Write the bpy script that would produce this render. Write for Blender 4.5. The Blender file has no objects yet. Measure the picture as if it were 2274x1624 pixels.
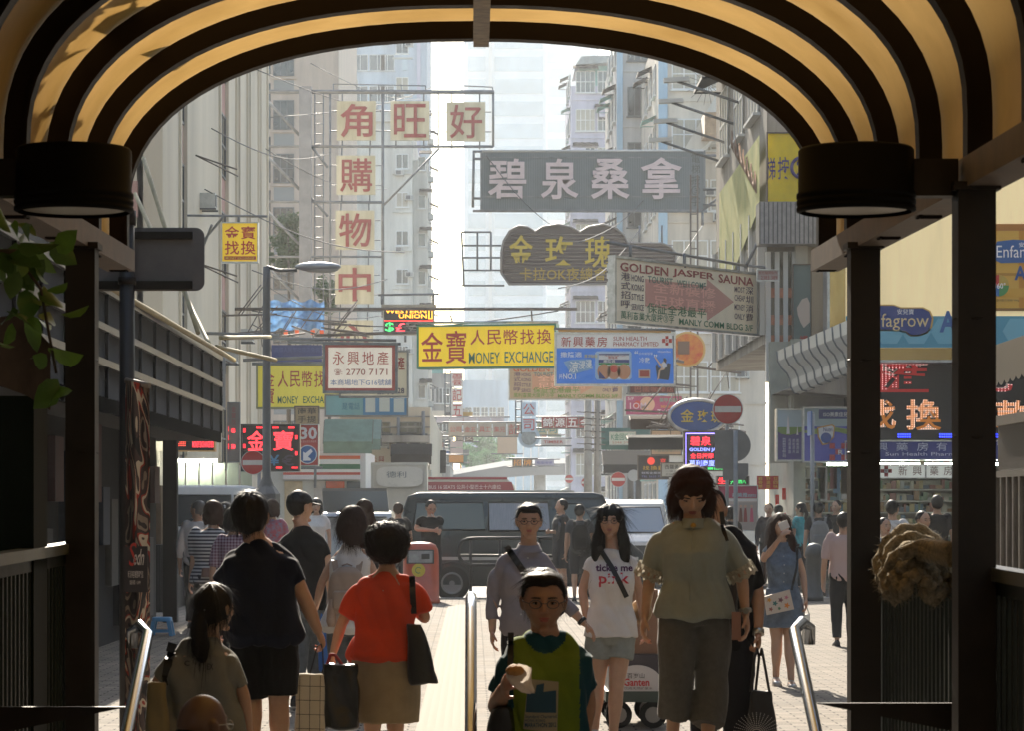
import bpy, bmesh, math, random
from math import sin, cos, pi, radians
from mathutils import Vector, Matrix, noise
import numpy as np

# ------------------------------------------------------------------ camera, sky, sun, exposure
F, VX, VY, CZ = 6200.0, 1050.0, 1130.0, 1.63      # focal length / horizon of the photograph in sheet units (2274 wide)
SC = bpy.context.scene
COL = SC.collection
cam_d = bpy.data.cameras.new('camera')
cam = bpy.data.objects.new('camera', cam_d)
COL.objects.link(cam)
cam.location = (0, 0, CZ)
cam.rotation_euler = (pi/2, 0, 0)
cam_d.sensor_width = 36.0
cam_d.lens = F/2274*36
cam_d.shift_x = (1137-VX)/2274
cam_d.shift_y = (VY-812)/2274
cam_d.clip_start = 0.1
cam_d.clip_end = 5000
cam_d.dof.use_dof = True
cam_d.dof.focus_distance = 34
cam_d.dof.aperture_fstop = 14
SC.camera = cam

SUN_EL, SUN_AZ = radians(31), radians(-5)          # azimuth measured from straight ahead, negative = left
w = bpy.data.worlds.new('World')
SC.world = w
w.use_nodes = True
nt = w.node_tree
sky = nt.nodes.new('ShaderNodeTexSky')
sky.sky_type = 'NISHITA'
sky.sun_disc = False
sky.sun_elevation = SUN_EL
sky.sun_rotation = SUN_AZ
sky.air_density = 1.3
sky.dust_density = 1.2
sky.ozone_density = 1.0
bg = nt.nodes['Background']
nt.links.new(sky.outputs[0], bg.inputs[0])
bg.inputs[1].default_value = 0.14
sl = bpy.data.lights.new('sun', 'SUN')
sl.energy = 5.0
sl.angle = radians(0.5)
sl.color = (1.0, 0.895, 0.74)
so = bpy.data.objects.new('sun', sl)
COL.objects.link(so)
sd = Vector((sin(SUN_AZ)*cos(SUN_EL), cos(SUN_AZ)*cos(SUN_EL), sin(SUN_EL)))
so.rotation_euler = sd.to_track_quat('Z', 'Y').to_euler()
so.location = (0, 20, 60)
SC.view_settings.view_transform = 'Standard'
SC.view_settings.look = 'None'
SC.view_settings.exposure = 1.28
SC.view_settings.gamma = 1.0
SC.cycles.max_bounces = 7
SC.cycles.diffuse_bounces = 3
SC.cycles.glossy_bounces = 3
SC.cycles.transmission_bounces = 4
SC.cycles.volume_bounces = 0
SC.cycles.transparent_max_bounces = 8
SC.cycles.sample_clamp_indirect = 6.0
SC.cycles.caustics_reflective = False
SC.cycles.caustics_refractive = False

# ------------------------------------------------------------------ helpers
def W(px, py, d):
    return Vector(((px-VX)*d/F, d, CZ-(py-VY)*d/F))
def X(px, d): return (px-VX)*d/F
def Z(py, d): return CZ-(py-VY)*d/F
def hexc(h):
    h = h.lstrip('#')
    v = [int(h[i:i+2], 16)/255 for i in (0, 2, 4)]
    return tuple(c/12.92 if c <= .04045 else ((c+.055)/1.055)**2.4 for c in v)
def lerp(a, b, t): return a+(b-a)*t

_M = {}
def M(name, color=(.5, .5, .5), rough=.7, metal=0.0, var=.0, vs=3.0, bump=0.0, bs=30.0, emit=0.0, streak=False,
      trans=0.0, sss=0.0, spec=.5, coat=0.0, stretch=None, dirt=None, sheen=0.0):
    """one procedural material per name"""
    if name in _M: return _M[name]
    if isinstance(color, str): color = hexc(color)
    m = bpy.data.materials.new(name)
    m.use_nodes = True
    nt = m.node_tree
    N, L = nt.nodes, nt.links
    b = N['Principled BSDF']
    b.inputs['Base Color'].default_value = (*color, 1)
    b.inputs['Roughness'].default_value = rough
    b.inputs['Metallic'].default_value = metal
    b.inputs['Specular IOR Level'].default_value = spec if rough < .78 or spec < .5 else .12
    b.inputs['Coat Weight'].default_value = coat
    if sheen or (rough in (.8, .85) and 'wall' not in name and 'plaster' not in name):
        b.inputs['Sheen Weight'].default_value = sheen or .22; b.inputs['Sheen Roughness'].default_value = .25
    if emit:
        b.inputs['Emission Color'].default_value = (*color, 1)
        b.inputs['Emission Strength'].default_value = emit
    if sss:
        b.inputs['Subsurface Weight'].default_value = sss
        b.inputs['Subsurface Radius'].default_value = (.9, .25, .1)
        b.inputs['Subsurface Scale'].default_value = .03
    tc = N.new('ShaderNodeTexCoord')
    if var:
        mp = N.new('ShaderNodeMapping')
        L.new(tc.outputs['Object'], mp.inputs[0])
        mp.inputs['Scale'].default_value = stretch or ((1, 1, .12) if streak else (1, 1, 1))
        nz = N.new('ShaderNodeTexNoise')
        nz.inputs['Scale'].default_value = vs
        nz.inputs['Detail'].default_value = 6
        nz.inputs['Roughness'].default_value = .65
        L.new(mp.outputs[0], nz.inputs['Vector'])
        rp = N.new('ShaderNodeValToRGB')
        rp.color_ramp.elements[0].position = .3
        rp.color_ramp.elements[1].position = .7
        dk = dirt or tuple(c*(1-var) for c in color)
        rp.color_ramp.elements[0].color = (*dk, 1)
        rp.color_ramp.elements[1].color = (*[min(1, c*(1+var*.35)) for c in color], 1)
        L.new(nz.outputs[0], rp.inputs[0])
        L.new(rp.outputs[0], b.inputs['Base Color'])
        if emit: L.new(rp.outputs[0], b.inputs['Emission Color'])
        r2 = N.new('ShaderNodeMapRange')
        r2.inputs[3].default_value = max(.02, rough-.12); r2.inputs[4].default_value = min(1, rough+.12)
        L.new(nz.outputs[0], r2.inputs[0]); L.new(r2.outputs[0], b.inputs['Roughness'])
    if bump:
        nb = N.new('ShaderNodeTexNoise')
        nb.inputs['Scale'].default_value = bs
        nb.inputs['Detail'].default_value = 4
        L.new(tc.outputs['Object'], nb.inputs['Vector'])
        bp = N.new('ShaderNodeBump')
        bp.inputs['Strength'].default_value = bump
        bp.inputs['Distance'].default_value = .02
        L.new(nb.outputs[0], bp.inputs['Height'])
        L.new(bp.outputs[0], b.inputs['Normal'])
    if trans:
        tr = N.new('ShaderNodeBsdfTranslucent')
        tr.inputs[0].default_value = (*color, 1)
        if var: L.new(rp.outputs[0], tr.inputs[0])
        mx = N.new('ShaderNodeMixShader')
        mx.inputs[0].default_value = trans
        L.new(b.outputs[0], mx.inputs[1]); L.new(tr.outputs[0], mx.inputs[2])
        L.new(mx.outputs[0], N['Material Output'].inputs[0])
    _M[name] = m
    return m

class MB:
    """collects shapes and links them as ONE mesh object"""
    def __init__(s): s.v = []; s.f = []; s.m = []; s.sm = []
    def add(s, vs, fs, mi=0, smooth=False):
        o = len(s.v)
        s.v += [tuple(p) for p in vs]
        for f in fs:
            s.f.append([i+o for i in f]); s.m.append(mi); s.sm.append(smooth)
        return s
    def box(s, a, b, mi=0):
        x0, y0, z0 = a; x1, y1, z1 = b
        if x0 > x1: x0, x1 = x1, x0
        if y0 > y1: y0, y1 = y1, y0
        if z0 > z1: z0, z1 = z1, z0
        return s.add([(x0,y0,z0),(x1,y0,z0),(x1,y1,z0),(x0,y1,z0),(x0,y0,z1),(x1,y0,z1),(x1,y1,z1),(x0,y1,z1)],
                     [(0,3,2,1),(4,5,6,7),(0,1,5,4),(1,2,6,5),(2,3,7,6),(3,0,4,7)], mi)
    def beam(s, p, q, wd, h=None, mi=0, up=(0, 0, 1)):
        p, q = Vector(p), Vector(q); h = h or wd
        d = (q-p).normalized(); u = Vector(up)
        if abs(d.dot(u)) > .98: u = Vector((0, 1, 0))
        a = d.cross(u).normalized()*(wd/2); b = a.cross(d).normalized()*(h/2)
        vs = [p-a-b, p+a-b, p+a+b, p-a+b, q-a-b, q+a-b, q+a+b, q-a+b]
        return s.add(vs, [(0,1,2,3),(7,6,5,4),(0,4,5,1),(1,5,6,2),(2,6,7,3),(3,7,4,0)], mi)
    def tube(s, pts, r, n=8, mi=0, cap=True, smooth=True):
        pts = [Vector(p) for p in pts]
        rr = r if isinstance(r, (list, tuple)) else [r]*len(pts)
        rings = []
        ref = None
        for i, p in enumerate(pts):
            d = (pts[min(i+1, len(pts)-1)]-pts[max(i-1, 0)])
            d = d.normalized() if d.length > 1e-9 else Vector((0, 0, 1))
            if ref is None:
                ref = Vector((1, 0, 0)) if abs(d.x) < .9 else Vector((0, 1, 0))
            a = (ref-d*ref.dot(d))
            a = a.normalized() if a.length > 1e-6 else d.orthogonal().normalized()
            ref = a; b = d.cross(a)
            rings.append([p+(a*cos(2*pi*k/n)+b*sin(2*pi*k/n))*rr[i] for k in range(n)])
        return s.loft(rings, mi, cap, smooth)
    def loft(s, rings, mi=0, cap=True, smooth=True):
        n = len(rings[0]); vs = [p for r in rings for p in r]; fs = []
        for i in range(len(rings)-1):
            for k in range(n):
                a, b = i*n+k, i*n+(k+1) % n
                fs.append((a, b, b+n, a+n))
        s.add(vs, fs, mi, smooth)
        if cap:
            o = len(s.v)-len(vs)
            s.f.append([o+k for k in range(n)][::-1]); s.m.append(mi); s.sm.append(False)
            s.f.append([o+(len(rings)-1)*n+k for k in range(n)]); s.m.append(mi); s.sm.append(False)
        return s
    def cyl(s, c, r, h, n=20, mi=0, axis='z', r2=None, smooth=True):
        c = Vector(c); r2 = r if r2 is None else r2
        ax = {'z': (Vector((1,0,0)), Vector((0,1,0)), Vector((0,0,1))), 'y': (Vector((0,0,1)), Vector((1,0,0)), Vector((0,1,0))),
              'x': (Vector((0,1,0)), Vector((0,0,1)), Vector((1,0,0)))}[axis]
        return s.loft([[c+(ax[0]*cos(2*pi*k/n)+ax[1]*sin(2*pi*k/n))*q+ax[2]*t for k in range(n)] for q, t in ((r, 0), (r2, h))], mi, True, smooth)
    def ell(s, c, r, n=14, m=9, mi=0, rot=None):
        c = Vector(c); r = r if isinstance(r, (tuple, list)) else (r,)*3
        vs = []; fs = []
        for i in range(m+1):
            t = pi*i/m
            for k in range(n):
                p = Vector((r[0]*sin(t)*cos(2*pi*k/n), r[1]*sin(t)*sin(2*pi*k/n), r[2]*cos(t)))
                if rot is not None: p = rot @ p
                vs.append(c+p)
        for i in range(m):
            for k in range(n):
                a, b = i*n+k, i*n+(k+1) % n
                fs.append((a, a+n, b+n, b))
        return s.add(vs, fs, mi, True)
    def prism(s, poly, y0, y1, mi=0, mi_side=None):
        """poly in (x,z), extruded along y"""
        n = len(poly); vs = [(x, y0, z) for x, z in poly]+[(x, y1, z) for x, z in poly]
        s.add(vs, [list(range(n)), list(range(2*n-1, n-1, -1))], mi)
        s.add(vs, [(i, i+n, (i+1) % n+n, (i+1) % n) for i in range(n)], mi if mi_side is None else mi_side)
        return s
    def quad(s, a, b, c, d, mi=0): return s.add([a, b, c, d], [(0, 1, 2, 3)], mi)
    def mesh(s, name, mats, fix=True):
        me = bpy.data.meshes.new(name)
        me.from_pydata(s.v, [], s.f)
        for m in (mats if isinstance(mats, (list, tuple)) else [mats]): me.materials.append(m)
        me.polygons.foreach_set('material_index', s.m)
        me.polygons.foreach_set('use_smooth', s.sm)
        if fix:
            bm = bmesh.new(); bm.from_mesh(me)
            bmesh.ops.recalc_face_normals(bm, faces=bm.faces)
            bm.to_mesh(me); bm.free()
        me.update()
        return me
    def build(s, name, mats, parent=None, world=True):
        """world=True: vertices are in world space and are made local to the parent"""
        return link(name, s.mesh(name, mats), parent, world)

def link(name, me, parent=None, world=True, loc=None, rz=0.0):
    o = bpy.data.objects.new(name, me)
    COL.objects.link(o)
    if parent is not None:
        o.parent = parent
        if world:
            o.matrix_parent_inverse = parent.matrix_basis.inverted()
    if loc is not None:
        o.location = loc; o.rotation_euler = (0, 0, rz)
    return o
def tag(o, label=None, cat=None, group=None, kind=None):
    if label: o['label'] = label
    if cat: o['category'] = cat
    if group: o['group'] = group
    if kind: o['kind'] = kind
    return o
def thing(name, label, cat, loc=(0, 0, 0), rz=0.0, group=None):
    o = bpy.data.objects.new(name, None)
    o.empty_display_size = .2
    COL.objects.link(o)
    o.location = loc; o.rotation_euler = (0, 0, rz)
    return tag(o, label, cat, group)
def S(name, mb, mats, parent=None): return tag(mb.build(name, mats, parent), kind='structure')
def dup(o, loc=None, rz=None, label=None):
    """a copy of a thing with copies of its parts and sub-parts"""
    r = o.copy(); COL.objects.link(r)
    if loc is not None: r.location = loc
    if rz is not None: r.rotation_euler = (0, 0, rz)
    if label: r['label'] = label
    for ch in o.children:
        c = dup(ch); c.parent = r; c.matrix_parent_inverse = ch.matrix_parent_inverse.copy()
    return r

_TC = {}
def text_mesh(s, bold=0.0):
    k = (s, bold)
    if k not in _TC:
        c = bpy.data.curves.new('t', 'FONT')
        c.body = s; c.offset = bold; c.resolution_u = 2
        o = bpy.data.objects.new('t', c)
        COL.objects.link(o)
        dg = bpy.context.evaluated_depsgraph_get()
        m = bpy.data.meshes.new_from_object(o.evaluated_get(dg))
        bpy.data.objects.remove(o)
        v = np.array([p.co[:] for p in m.vertices]) if len(m.vertices) else np.zeros((1, 3))
        f = [list(p.vertices) for p in m.polygons]
        bpy.data.meshes.remove(m)
        v[:, :2] -= v[:, :2].min(0)
        sz = np.maximum(v[:, :2].max(0), 1e-6)
        _TC[k] = (v, f, sz)
    return _TC[k]
def put_text(mb, s, rect, to3, bold=.02, vertical=False, mi=0, keep=False, shear=0.0):
    """rect=(u0,v0,u1,v1) on the surface with v downward; to3(u,v) gives the point just proud of it"""
    u0, v0, u1, v1 = rect
    if vertical:
        n = len(s)
        for i, ch in enumerate(s):
            a = v0+(v1-v0)*i/n; b = v0+(v1-v0)*(i+.86)/n
            put_text(mb, ch, (u0, a, u1, b), to3, bold, mi=mi)
        return
    v, f, sz = text_mesh(s, bold*(.28 if len(s) and ord(s[0]) > 0x2e80 else .6))
    if not len(f): return
    k = v[:, :2]/sz
    mb.add([to3(u0+(u1-u0)*(p[0]+shear*p[1]), v1+(v0-v1)*p[1]) for p in k], f, mi)

random.seed(7)
# ------------------------------------------------------------------ setting: ground, pavement, stairs
m_asph = M('asphalt', (.06, .06, .062), .75, var=.35, vs=1.2, bump=.3, bs=60)
def paver_mat():
    m = bpy.data.materials.new('pavers'); m.use_nodes = True
    N, L = m.node_tree.nodes, m.node_tree.links
    b = N['Principled BSDF']
    tc = N.new('ShaderNodeTexCoord')
    br = N.new('ShaderNodeTexBrick')
    br.inputs['Scale'].default_value = 1
    br.inputs['Brick Width'].default_value = .24
    br.inputs['Row Height'].default_value = .12
    br.inputs['Mortar Size'].default_value = .008
    br.inputs['Mortar Smooth'].default_value = .2
    br.inputs['Bias'].default_value = 0
    br.inputs['Color1'].default_value = (.29, .25, .205, 1)
    br.inputs['Color2'].default_value = (.19, .165, .135, 1)
    br.inputs['Mortar'].default_value = (.035, .03, .025, 1)
    L.new(tc.outputs['Object'], br.inputs['Vector'])
    nz = N.new('ShaderNodeTexNoise'); nz.inputs['Scale'].default_value = .9; nz.inputs['Detail'].default_value = 8
    L.new(tc.outputs['Object'], nz.inputs['Vector'])
    mr = N.new('ShaderNodeMapRange'); mr.inputs[1].default_value = .3; mr.inputs[2].default_value = .7
    mr.inputs[3].default_value = .62; mr.inputs[4].default_value = 1.1
    L.new(nz.outputs[0], mr.inputs[0])
    mx = N.new('ShaderNodeMix'); mx.data_type = 'RGBA'; mx.blend_type = 'MULTIPLY'; mx.inputs[0].default_value = 1
    L.new(br.outputs[0], mx.inputs[6]); L.new(mr.outputs[0], mx.inputs[7])
    L.new(mx.outputs[2], b.inputs['Base Color'])
    r2 = N.new('ShaderNodeMapRange'); r2.inputs[3].default_value = .7; r2.inputs[4].default_value = .95; b.inputs['Specular IOR Level'].default_value = .09
    L.new(nz.outputs[0], r2.inputs[0]); L.new(r2.outputs[0], b.inputs['Roughness'])
    bp = N.new('ShaderNodeBump'); bp.inputs['Strength'].default_value = .6; bp.inputs['Distance'].default_value = .012
    L.new(br.outputs[1], bp.inputs['Height']); bp.invert = True
    L.new(bp.outputs[0], b.inputs['Normal'])
    return m
m_pave = paver_mat()
m_conc = M('concrete', (.32, .31, .29), .8, var=.3, vs=2, bump=.15)
m_kerb = M('kerb_stone', (.36, .35, .33), .7, var=.25, vs=3)
STX, STY = 1.98, 13.6                      # half width and street end of the stairwell
def holed(z, mat, name, x0, x1, y0, y1, kind='structure'):
    mb = MB()
    mb.quad((x0, y0, z), (-STX, y0, z), (-STX, y1, z), (x0, y1, z))
    mb.quad((STX, y0, z), (x1, y0, z), (x1, y1, z), (STX, y1, z))
    mb.quad((-STX, STY, z), (STX, STY, z), (STX, y1, z), (-STX, y1, z))
    return mb
mb = holed(-.13, None, '', -900, 900, -30, 53.2)
mb.quad((-900, 53.2, -.13), (900, 53.2, -.13), (900, 2500, -.13), (-900, 2500, -.13))
S('ground', mb, m_asph)
PY = 50.8                                 # kerb line of the cross street
S('pavement', holed(0, None, '', -40, 40, -30, PY-.15), m_pave)
mb = MB(); mb.box((-40, PY-.15, -.2), (40, PY, .004)); S('kerb', mb, m_kerb)
# far pavements along the street beyond
for sx, nm in ((-1, 'far_pavement'), (1, 'far_pavement')):
    mb = MB(); mb.box((sx*4.6, 60.5, -.2), (sx*40, 420, .0)); S(nm, mb, m_conc)
# tactile strip leading to the stairs
def tactile():
    m = bpy.data.materials.new('tactile'); m.use_nodes = True
    N, L = m.node_tree.nodes, m.node_tree.links; b = N['Principled BSDF']
    b.inputs['Base Color'].default_value = (.27, .235, .185, 1); b.inputs['Specular IOR Level'].default_value = .05; b.inputs['Roughness'].default_value = .75
    tc = N.new('ShaderNodeTexCoord'); vo = N.new('ShaderNodeTexVoronoi'); vo.inputs['Scale'].default_value = 16
    vo.inputs['Randomness'].default_value = 0
    L.new(tc.outputs['Object'], vo.inputs['Vector'])
    bp = N.new('ShaderNodeBump'); bp.invert = True; bp.inputs['Strength'].default_value = .7; bp.inputs['Distance'].default_value = .01
    L.new(vo.outputs[0], bp.inputs['Height']); L.new(bp.outputs[0], b.inputs['Normal'])
    return m
mb = MB(); mb.box((-.42, STY+.6, .0), (.02, 47, .004)); S('tactile_path', mb, tactile())
# stairs going down towards the station
mb = MB()
for i in range(28):
    y1 = STY-.5*i; y0 = y1-.5; z = -.12*i-.004
    mb.box((-STX, y0, z-.5), (STX, y1, z-.12+.0))
S('stairs', mb, M('stair_tile', (.2, .19, .18), .55, var=.3, vs=4))
mb = MB()
for sx in (-1, 1):
    mb.box((sx*(STX), -2, -4), (sx*(STX+.18), STY+.1, .22))
mb.box((-STX-.2, -6.2, -5), (STX+.2, -6, 4.5))
mb.box((-STX-.2, -6, -5), (-STX-.02, 1.5, 4.4)); mb.box((STX+.02, -6, -5), (STX+.2, 1.5, 4.4))
mb.box((-STX-.2, -6, 4.4), (STX+.2, 1.5, 4.5))
S('stairwell_wall', mb, M('stairwell_tile', (.09, .085, .08), .6, var=.3))

# ------------------------------------------------------------------ the arched entrance canopy
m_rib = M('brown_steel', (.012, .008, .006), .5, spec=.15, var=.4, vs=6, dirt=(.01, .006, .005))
m_pan = M('amber_sheet', (.62, .39, .14), .35, var=.2, vs=1.2, trans=.55, dirt=(.44, .26, .08))
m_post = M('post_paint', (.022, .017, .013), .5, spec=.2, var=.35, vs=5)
m_beamw = M('beam_paint', (.13, .10, .08), .6, var=.45, vs=8, streak=False)
CA, CH, CZ0, D1, DS, DZ = 1.888, .971, 3.224, 15.2, 1.14, .022
def arch(off, k, n=40, low=.30):
    e = 2/2.35; out = []
    a, h = CA+off, CH+off
    for i in range(n+1):
        t = pi*i/n; c, s = cos(t), sin(t)
        out.append((-a*math.copysign(abs(c)**e, c), CZ0-DZ*k+h*abs(s)**e))
    z0 = CZ0-DZ*k-low
    return [(-a, z0)]+out+[(a, z0)]
canopy = thing('entrance_canopy', 'brown steel vault with glowing amber roof sheets over the stair entrance', 'canopy', (0, D1, 0))
NR = 13
for k in range(NR):
    y = D1-DS*k
    mb = MB(); a = arch(0, k); b = arch(.088, k)
    n = len(a)
    # web plate plus a wider lower flange
    for (p, q, y0, y1) in ((a, b, y-.03, y+.03), (arch(-.012, k), arch(.002, k), y-.05, y+.05)):
        vs = [(x, y0, z) for x, z in p]+[(x, y0, z) for x, z in q]+[(x, y1, z) for x, z in p]+[(x, y1, z) for x, z in q]
        fs = []
        for i in range(n-1):
            fs += [(i, i+1, n+i+1, n+i), (2*n+i+1, 2*n+i, 3*n+i, 3*n+i+1), (2*n+i, 2*n+i+1, i+1, i), (n+i, n+i+1, 3*n+i+1, 3*n+i)]
        mb.add(vs, fs)
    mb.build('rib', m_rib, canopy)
mb = MB()
for y0, y1, k0, k1 in [(D1-DS*k-DS+.0, D1-DS*k+(.12 if k == 0 else 0), k+1, k) for k in range(NR)]:
    pa, pb = arch(.1, k0, low=.12), arch(.1, k1, low=.12)
    n = len(pa)
    vs = [(x, y0, z) for x, z in pa]+[(x, y1, z) for x, z in pb]
    mb.add(vs, [(i, i+1, n+i+1, n+i) for i in range(n-1)], 0, True)
mb.build('roof_sheet', m_pan, canopy)
mb = MB()
p, q = arch(-.02, 0)[21], arch(-.02, NR-1)[21]
mb.beam((.045, D1+.03, p[1]), (.045, D1-DS*(NR-1), q[1]), .085, .05)
mb.build('crown_strap', M('strap_paint', (.32, .24, .15), .5, var=.6, vs=14, dirt=(.06, .04, .025)), canopy)
# longitudinal beams on the post heads, posts
for sx in (-1, 1):
    mb = MB()
    z1, z0 = 2.99, 2.99-DZ*11
    mb.beam((sx*1.93, D1+.12, z1), (sx*1.93, D1-DS*11.5, z0), .15, .115)
    mb.build('eaves_beam', m_beamw, canopy)
for sx, y in ((-1, 13.54), (1, 13.54), (-1, 10.56), (1, 10.56), (-1, 7.5), (1, 7.5)):
    mb = MB(); zt = 2.95-DZ*(D1-y)/DS
    mb.box((sx*1.895-.071, y-.071, -.3), (sx*1.895+.071, y+.071, zt))
    mb.box((sx*1.895-.088, y-.088, zt-.03), (sx*1.895+.088, y+.088, zt))
    for zz in (1.9, 2.35):
        mb.tube([(sx*1.895+.078*cos(t), y+.078*sin(t), zz+.004*sin(5*t)) for t in [pi*2*i/8+pi/4*0 for i in range(9)]], .004, 4)
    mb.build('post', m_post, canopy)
# tin drum lamps hung on the posts
for sx, lab in ((-1, 'black drum lamp with ribbed rim hanging under the left side of the arch'), (1, 'black drum lamp with ribbed rim hanging under the right side of the arch')):
    y = 10.6; px = 164 if sx < 0 else 1901
    c = Vector((X(px, y), y, Z(472, y)))
    R = 136*y/F*.97
    t = thing('drum_lamp', lab, 'lamp', c, group='drum lamps under the arch')
    mb = MB(); prof = [(R*.93, .0), (R, .006), (R, .02), (R*.97, .024), (R, .03), (R, .046), (R*.97, .05), (R, .056), (R, .072), (R*.97, .078), (R*.97, .235), (R*.93, .245), (R*.1, .25)]
    mb.loft([[(c.x+r*cos(2*pi*k/40), c.y+r*sin(2*pi*k/40), c.z+h) for k in range(40)] for r, h in prof], 0, False)
    mb.build('housing', M('lamp_black', (.0035, .0033, .003), .6, var=.2, spec=.08), t)
    mb = MB(); mb.cyl((c.x, c.y, c.z+.012), R*.86, .01, 32); mb.build('diffuser', M('lamp_glass', (.35, .32, .27), .4), t)
    mb = MB(); mb.box((c.x+sx*R*.9, c.y-.05, c.z+.06), (sx*1.835, c.y+.05, c.z+.2)); mb.build('bracket', m_post, t)

# ------------------------------------------------------------------ stair railings and hand rails
m_green = M('rail_green', (.012, .018, .011), .5, spec=.25, var=.4, vs=7, dirt=(.007, .009, .006))
m_railtop = M('rail_top', (.10, .10, .065), .35, var=.5, vs=9, dirt=(.05, .05, .035))
m_chrome = M('steel_tube', (.56, .60, .66), .2, metal=1.0)  # bluish tint put into the colour as reflected sky
def railing(sx, y0, y1, z0, z1, lab):
    t = thing('stair_railing', lab, 'railing', (sx*1.99, y1, 0))
    xx = sx*1.99
    mb = MB(); mb.beam((xx, y0, z0), (xx, y1, z1), .085, .05); mb.build('top_rail', m_railtop, t)
    mb = MB(); mb.beam((xx, y0, z0-1.25), (xx, y1, z1-1.2), .05, .05); mb.beam((xx, y0, z0-.055), (xx, y1, z1-.055), .03, .05)
    n = int((y1-y0)/.105)
    for i in range(n+1):
        y = y0+(y1-y0)*i/n; z = z0+(z1-z0)*i/n
        mb.box((xx-.011, y-.016, z-1.22), (xx+.011, y+.016, z-.04))
    mb.build('bars', m_green, t)
    for y in [y1-.03, y1-2.95, y1-5.9]:
        if y > y0:
            z = z0+(z1-z0)*(y-y0)/(y1-y0)
            mb = MB(); mb.box((xx-.036, y-.036, 0.2), (xx+.036, y+.036, z+.01)); mb.build('post', m_green, t)
railing(1, 5.5, 14.25, 1.33, 1.42, 'dark green barred railing on the right of the stairs with rope looped over it')
railing(-1, 5.5, 14.1, 1.36, 1.44, 'dark green barred railing on the left of the stairs beside the post')
def handrail(px0, py0, d0, px1, d1, lab, side):
    a = W(px0, py0, d0); b = Vector((a.x+(0.0), d1, a.z-(d0-d1)*.5))
    t = thing('handrail', lab, 'handrail', (a.x, a.y, 0), group='steel handrails on the stairs')
    pts = [a+Vector((0, .26, -.14)), a+Vector((0, .2, -.03)), a+Vector((0, .11, .01)), a+Vector((0, 0, -.005)), a+Vector((0, -.1, -.05)), b]
    if side:
        pts = [a+Vector((side*.075, .06, -.09)), a+Vector((side*.075, .05, -.02)), a+Vector((side*.04, .02, .005)), a+Vector((0, -.04, -.03)), b]
    mb = MB(); mb.tube(pts, .0255, 14); mb.build('tube', m_chrome, t)
    mb = MB()
    if side:
        c = a+Vector((0, -.55, -.30))
        mb.prism([(c.x+side*.02, c.z), (side*1.98, c.z), (side*1.98, c.z-.12)], c.y-.012, c.y+.012)
    else:
        for f in (.12, .6):
            p = pts[3].lerp(b, f); mb.tube([p, p+Vector((0, 0, -.95))], .019, 10)
    mb.build('bracket' if side else 'leg', m_post if side else m_chrome, t)
handrail(330, 1394, 11.9, 0, 7, 'polished steel handrail on the left side of the stairs', -1)
handrail(1762, 1386, 11.9, 0, 7, 'polished steel handrail on the right side of the stairs', 1)
handrail(1046, 1334, 12.6, 0, 7.5, 'polished steel handrail down the middle of the stairs', 0)

# a big-leaved tree leaning over the left side of the canopy
def big_leaves(mb, c, n, R, rnd, size=.1):
    for i in range(n):
        p = Vector(c)+Vector((rnd.gauss(0, R[0]), rnd.gauss(0, R[1]), rnd.gauss(0, R[2])))
        a = Vector((rnd.gauss(.2, .6), rnd.gauss(0, .4), rnd.gauss(-.5, .4))).normalized(); b = Vector((rnd.gauss(0, .5), rnd.gauss(0, .5), rnd.gauss(0, .5))); b = (b-a*b.dot(a)).normalized(); nn = a.cross(b)
        L_ = size*rnd.uniform(.8, 1.5); w_ = L_*.34
        pr = [(0, 0), (.25, .8), (.55, 1.0), (.8, .6), (1, 0)]
        vs = [p+a*(L_*t)+b*(w_*q)+nn*(.12*L_*(q-t*t)) for t, q in pr]+[p+a*(L_*t)-nn*(.1*L_*t*t) for t, q in pr[1:-1]]+[p+a*(L_*t)-b*(w_*q)+nn*(.12*L_*(q-t*t)) for t, q in pr[1:-1]]
        mb.add(vs, [(0, 1, 5), (1, 2, 6, 5), (2, 3, 7, 6), (3, 4, 7), (0, 5, 8), (5, 6, 9, 8), (6, 7, 10, 9), (7, 4, 10)], rnd.randrange(2), True)
rl = random.Random(5)
tr = thing('tree', 'big-leaved tree leaning against the left side of the arched canopy', 'tree', (-3.4, 9, 0))
mb = MB()
for i in range(11): big_leaves(mb, (-2.75-.4*rl.random(), 15.5-1.1*i, 4.3+.5*rl.random()), 90, (.45, .6, .45), rl, .2)
for i in range(110):  # unseen leaves over the roof, added to shade its left sheets
    y = 8.2+5.8*rl.random(); xm = -1.55+.30*max(0, 13.6-y); big_leaves(mb, (xm-.35-2.0*rl.random()**1.3, y, 5.2+.9*rl.random()), 40, (.28, .4, .25), rl, .3)
for i in range(40): y = 3.5+6*rl.random(); big_leaves(mb, (2.25+.12*max(0, y-7)+1.2*rl.random(), y, 5.1+.9*rl.random()), 40, (.28, .4, .25), rl, .3)  # unseen leaves on the right, added to darken the near roof sheets
for px, py, n in ((40, 560, 7), (75, 620, 6), (20, 520, 8), (95, 680, 6), (60, 740, 4), (125, 800, 4), (110, 590, 5), (30, 590, 6)):
    big_leaves(mb, W(px-35, py-25, 10.9), n, (.045, .25, .06), rl, .11)
for px, py in ((118, 838), (130, 900), (60, 700), (100, 770)): big_leaves(mb, W(px, py, 10.95), 1, (.01, .1, .01), rl, .12)
mb.build('crown', [M('big_leaf_a', (.10, .20, .03), .45, trans=.45, var=.2, vs=20), M('big_leaf_b', (.07, .14, .025), .45, trans=.4, var=.2, vs=20)], tr)
mb = MB(); mb.tube([(-3.5, 9, 0), (-3.4, 9, 2), (-3.2, 9.5, 3.6), (-2.8, 10.6, 4.6)], [.16, .14, .11, .05], 10)
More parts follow.
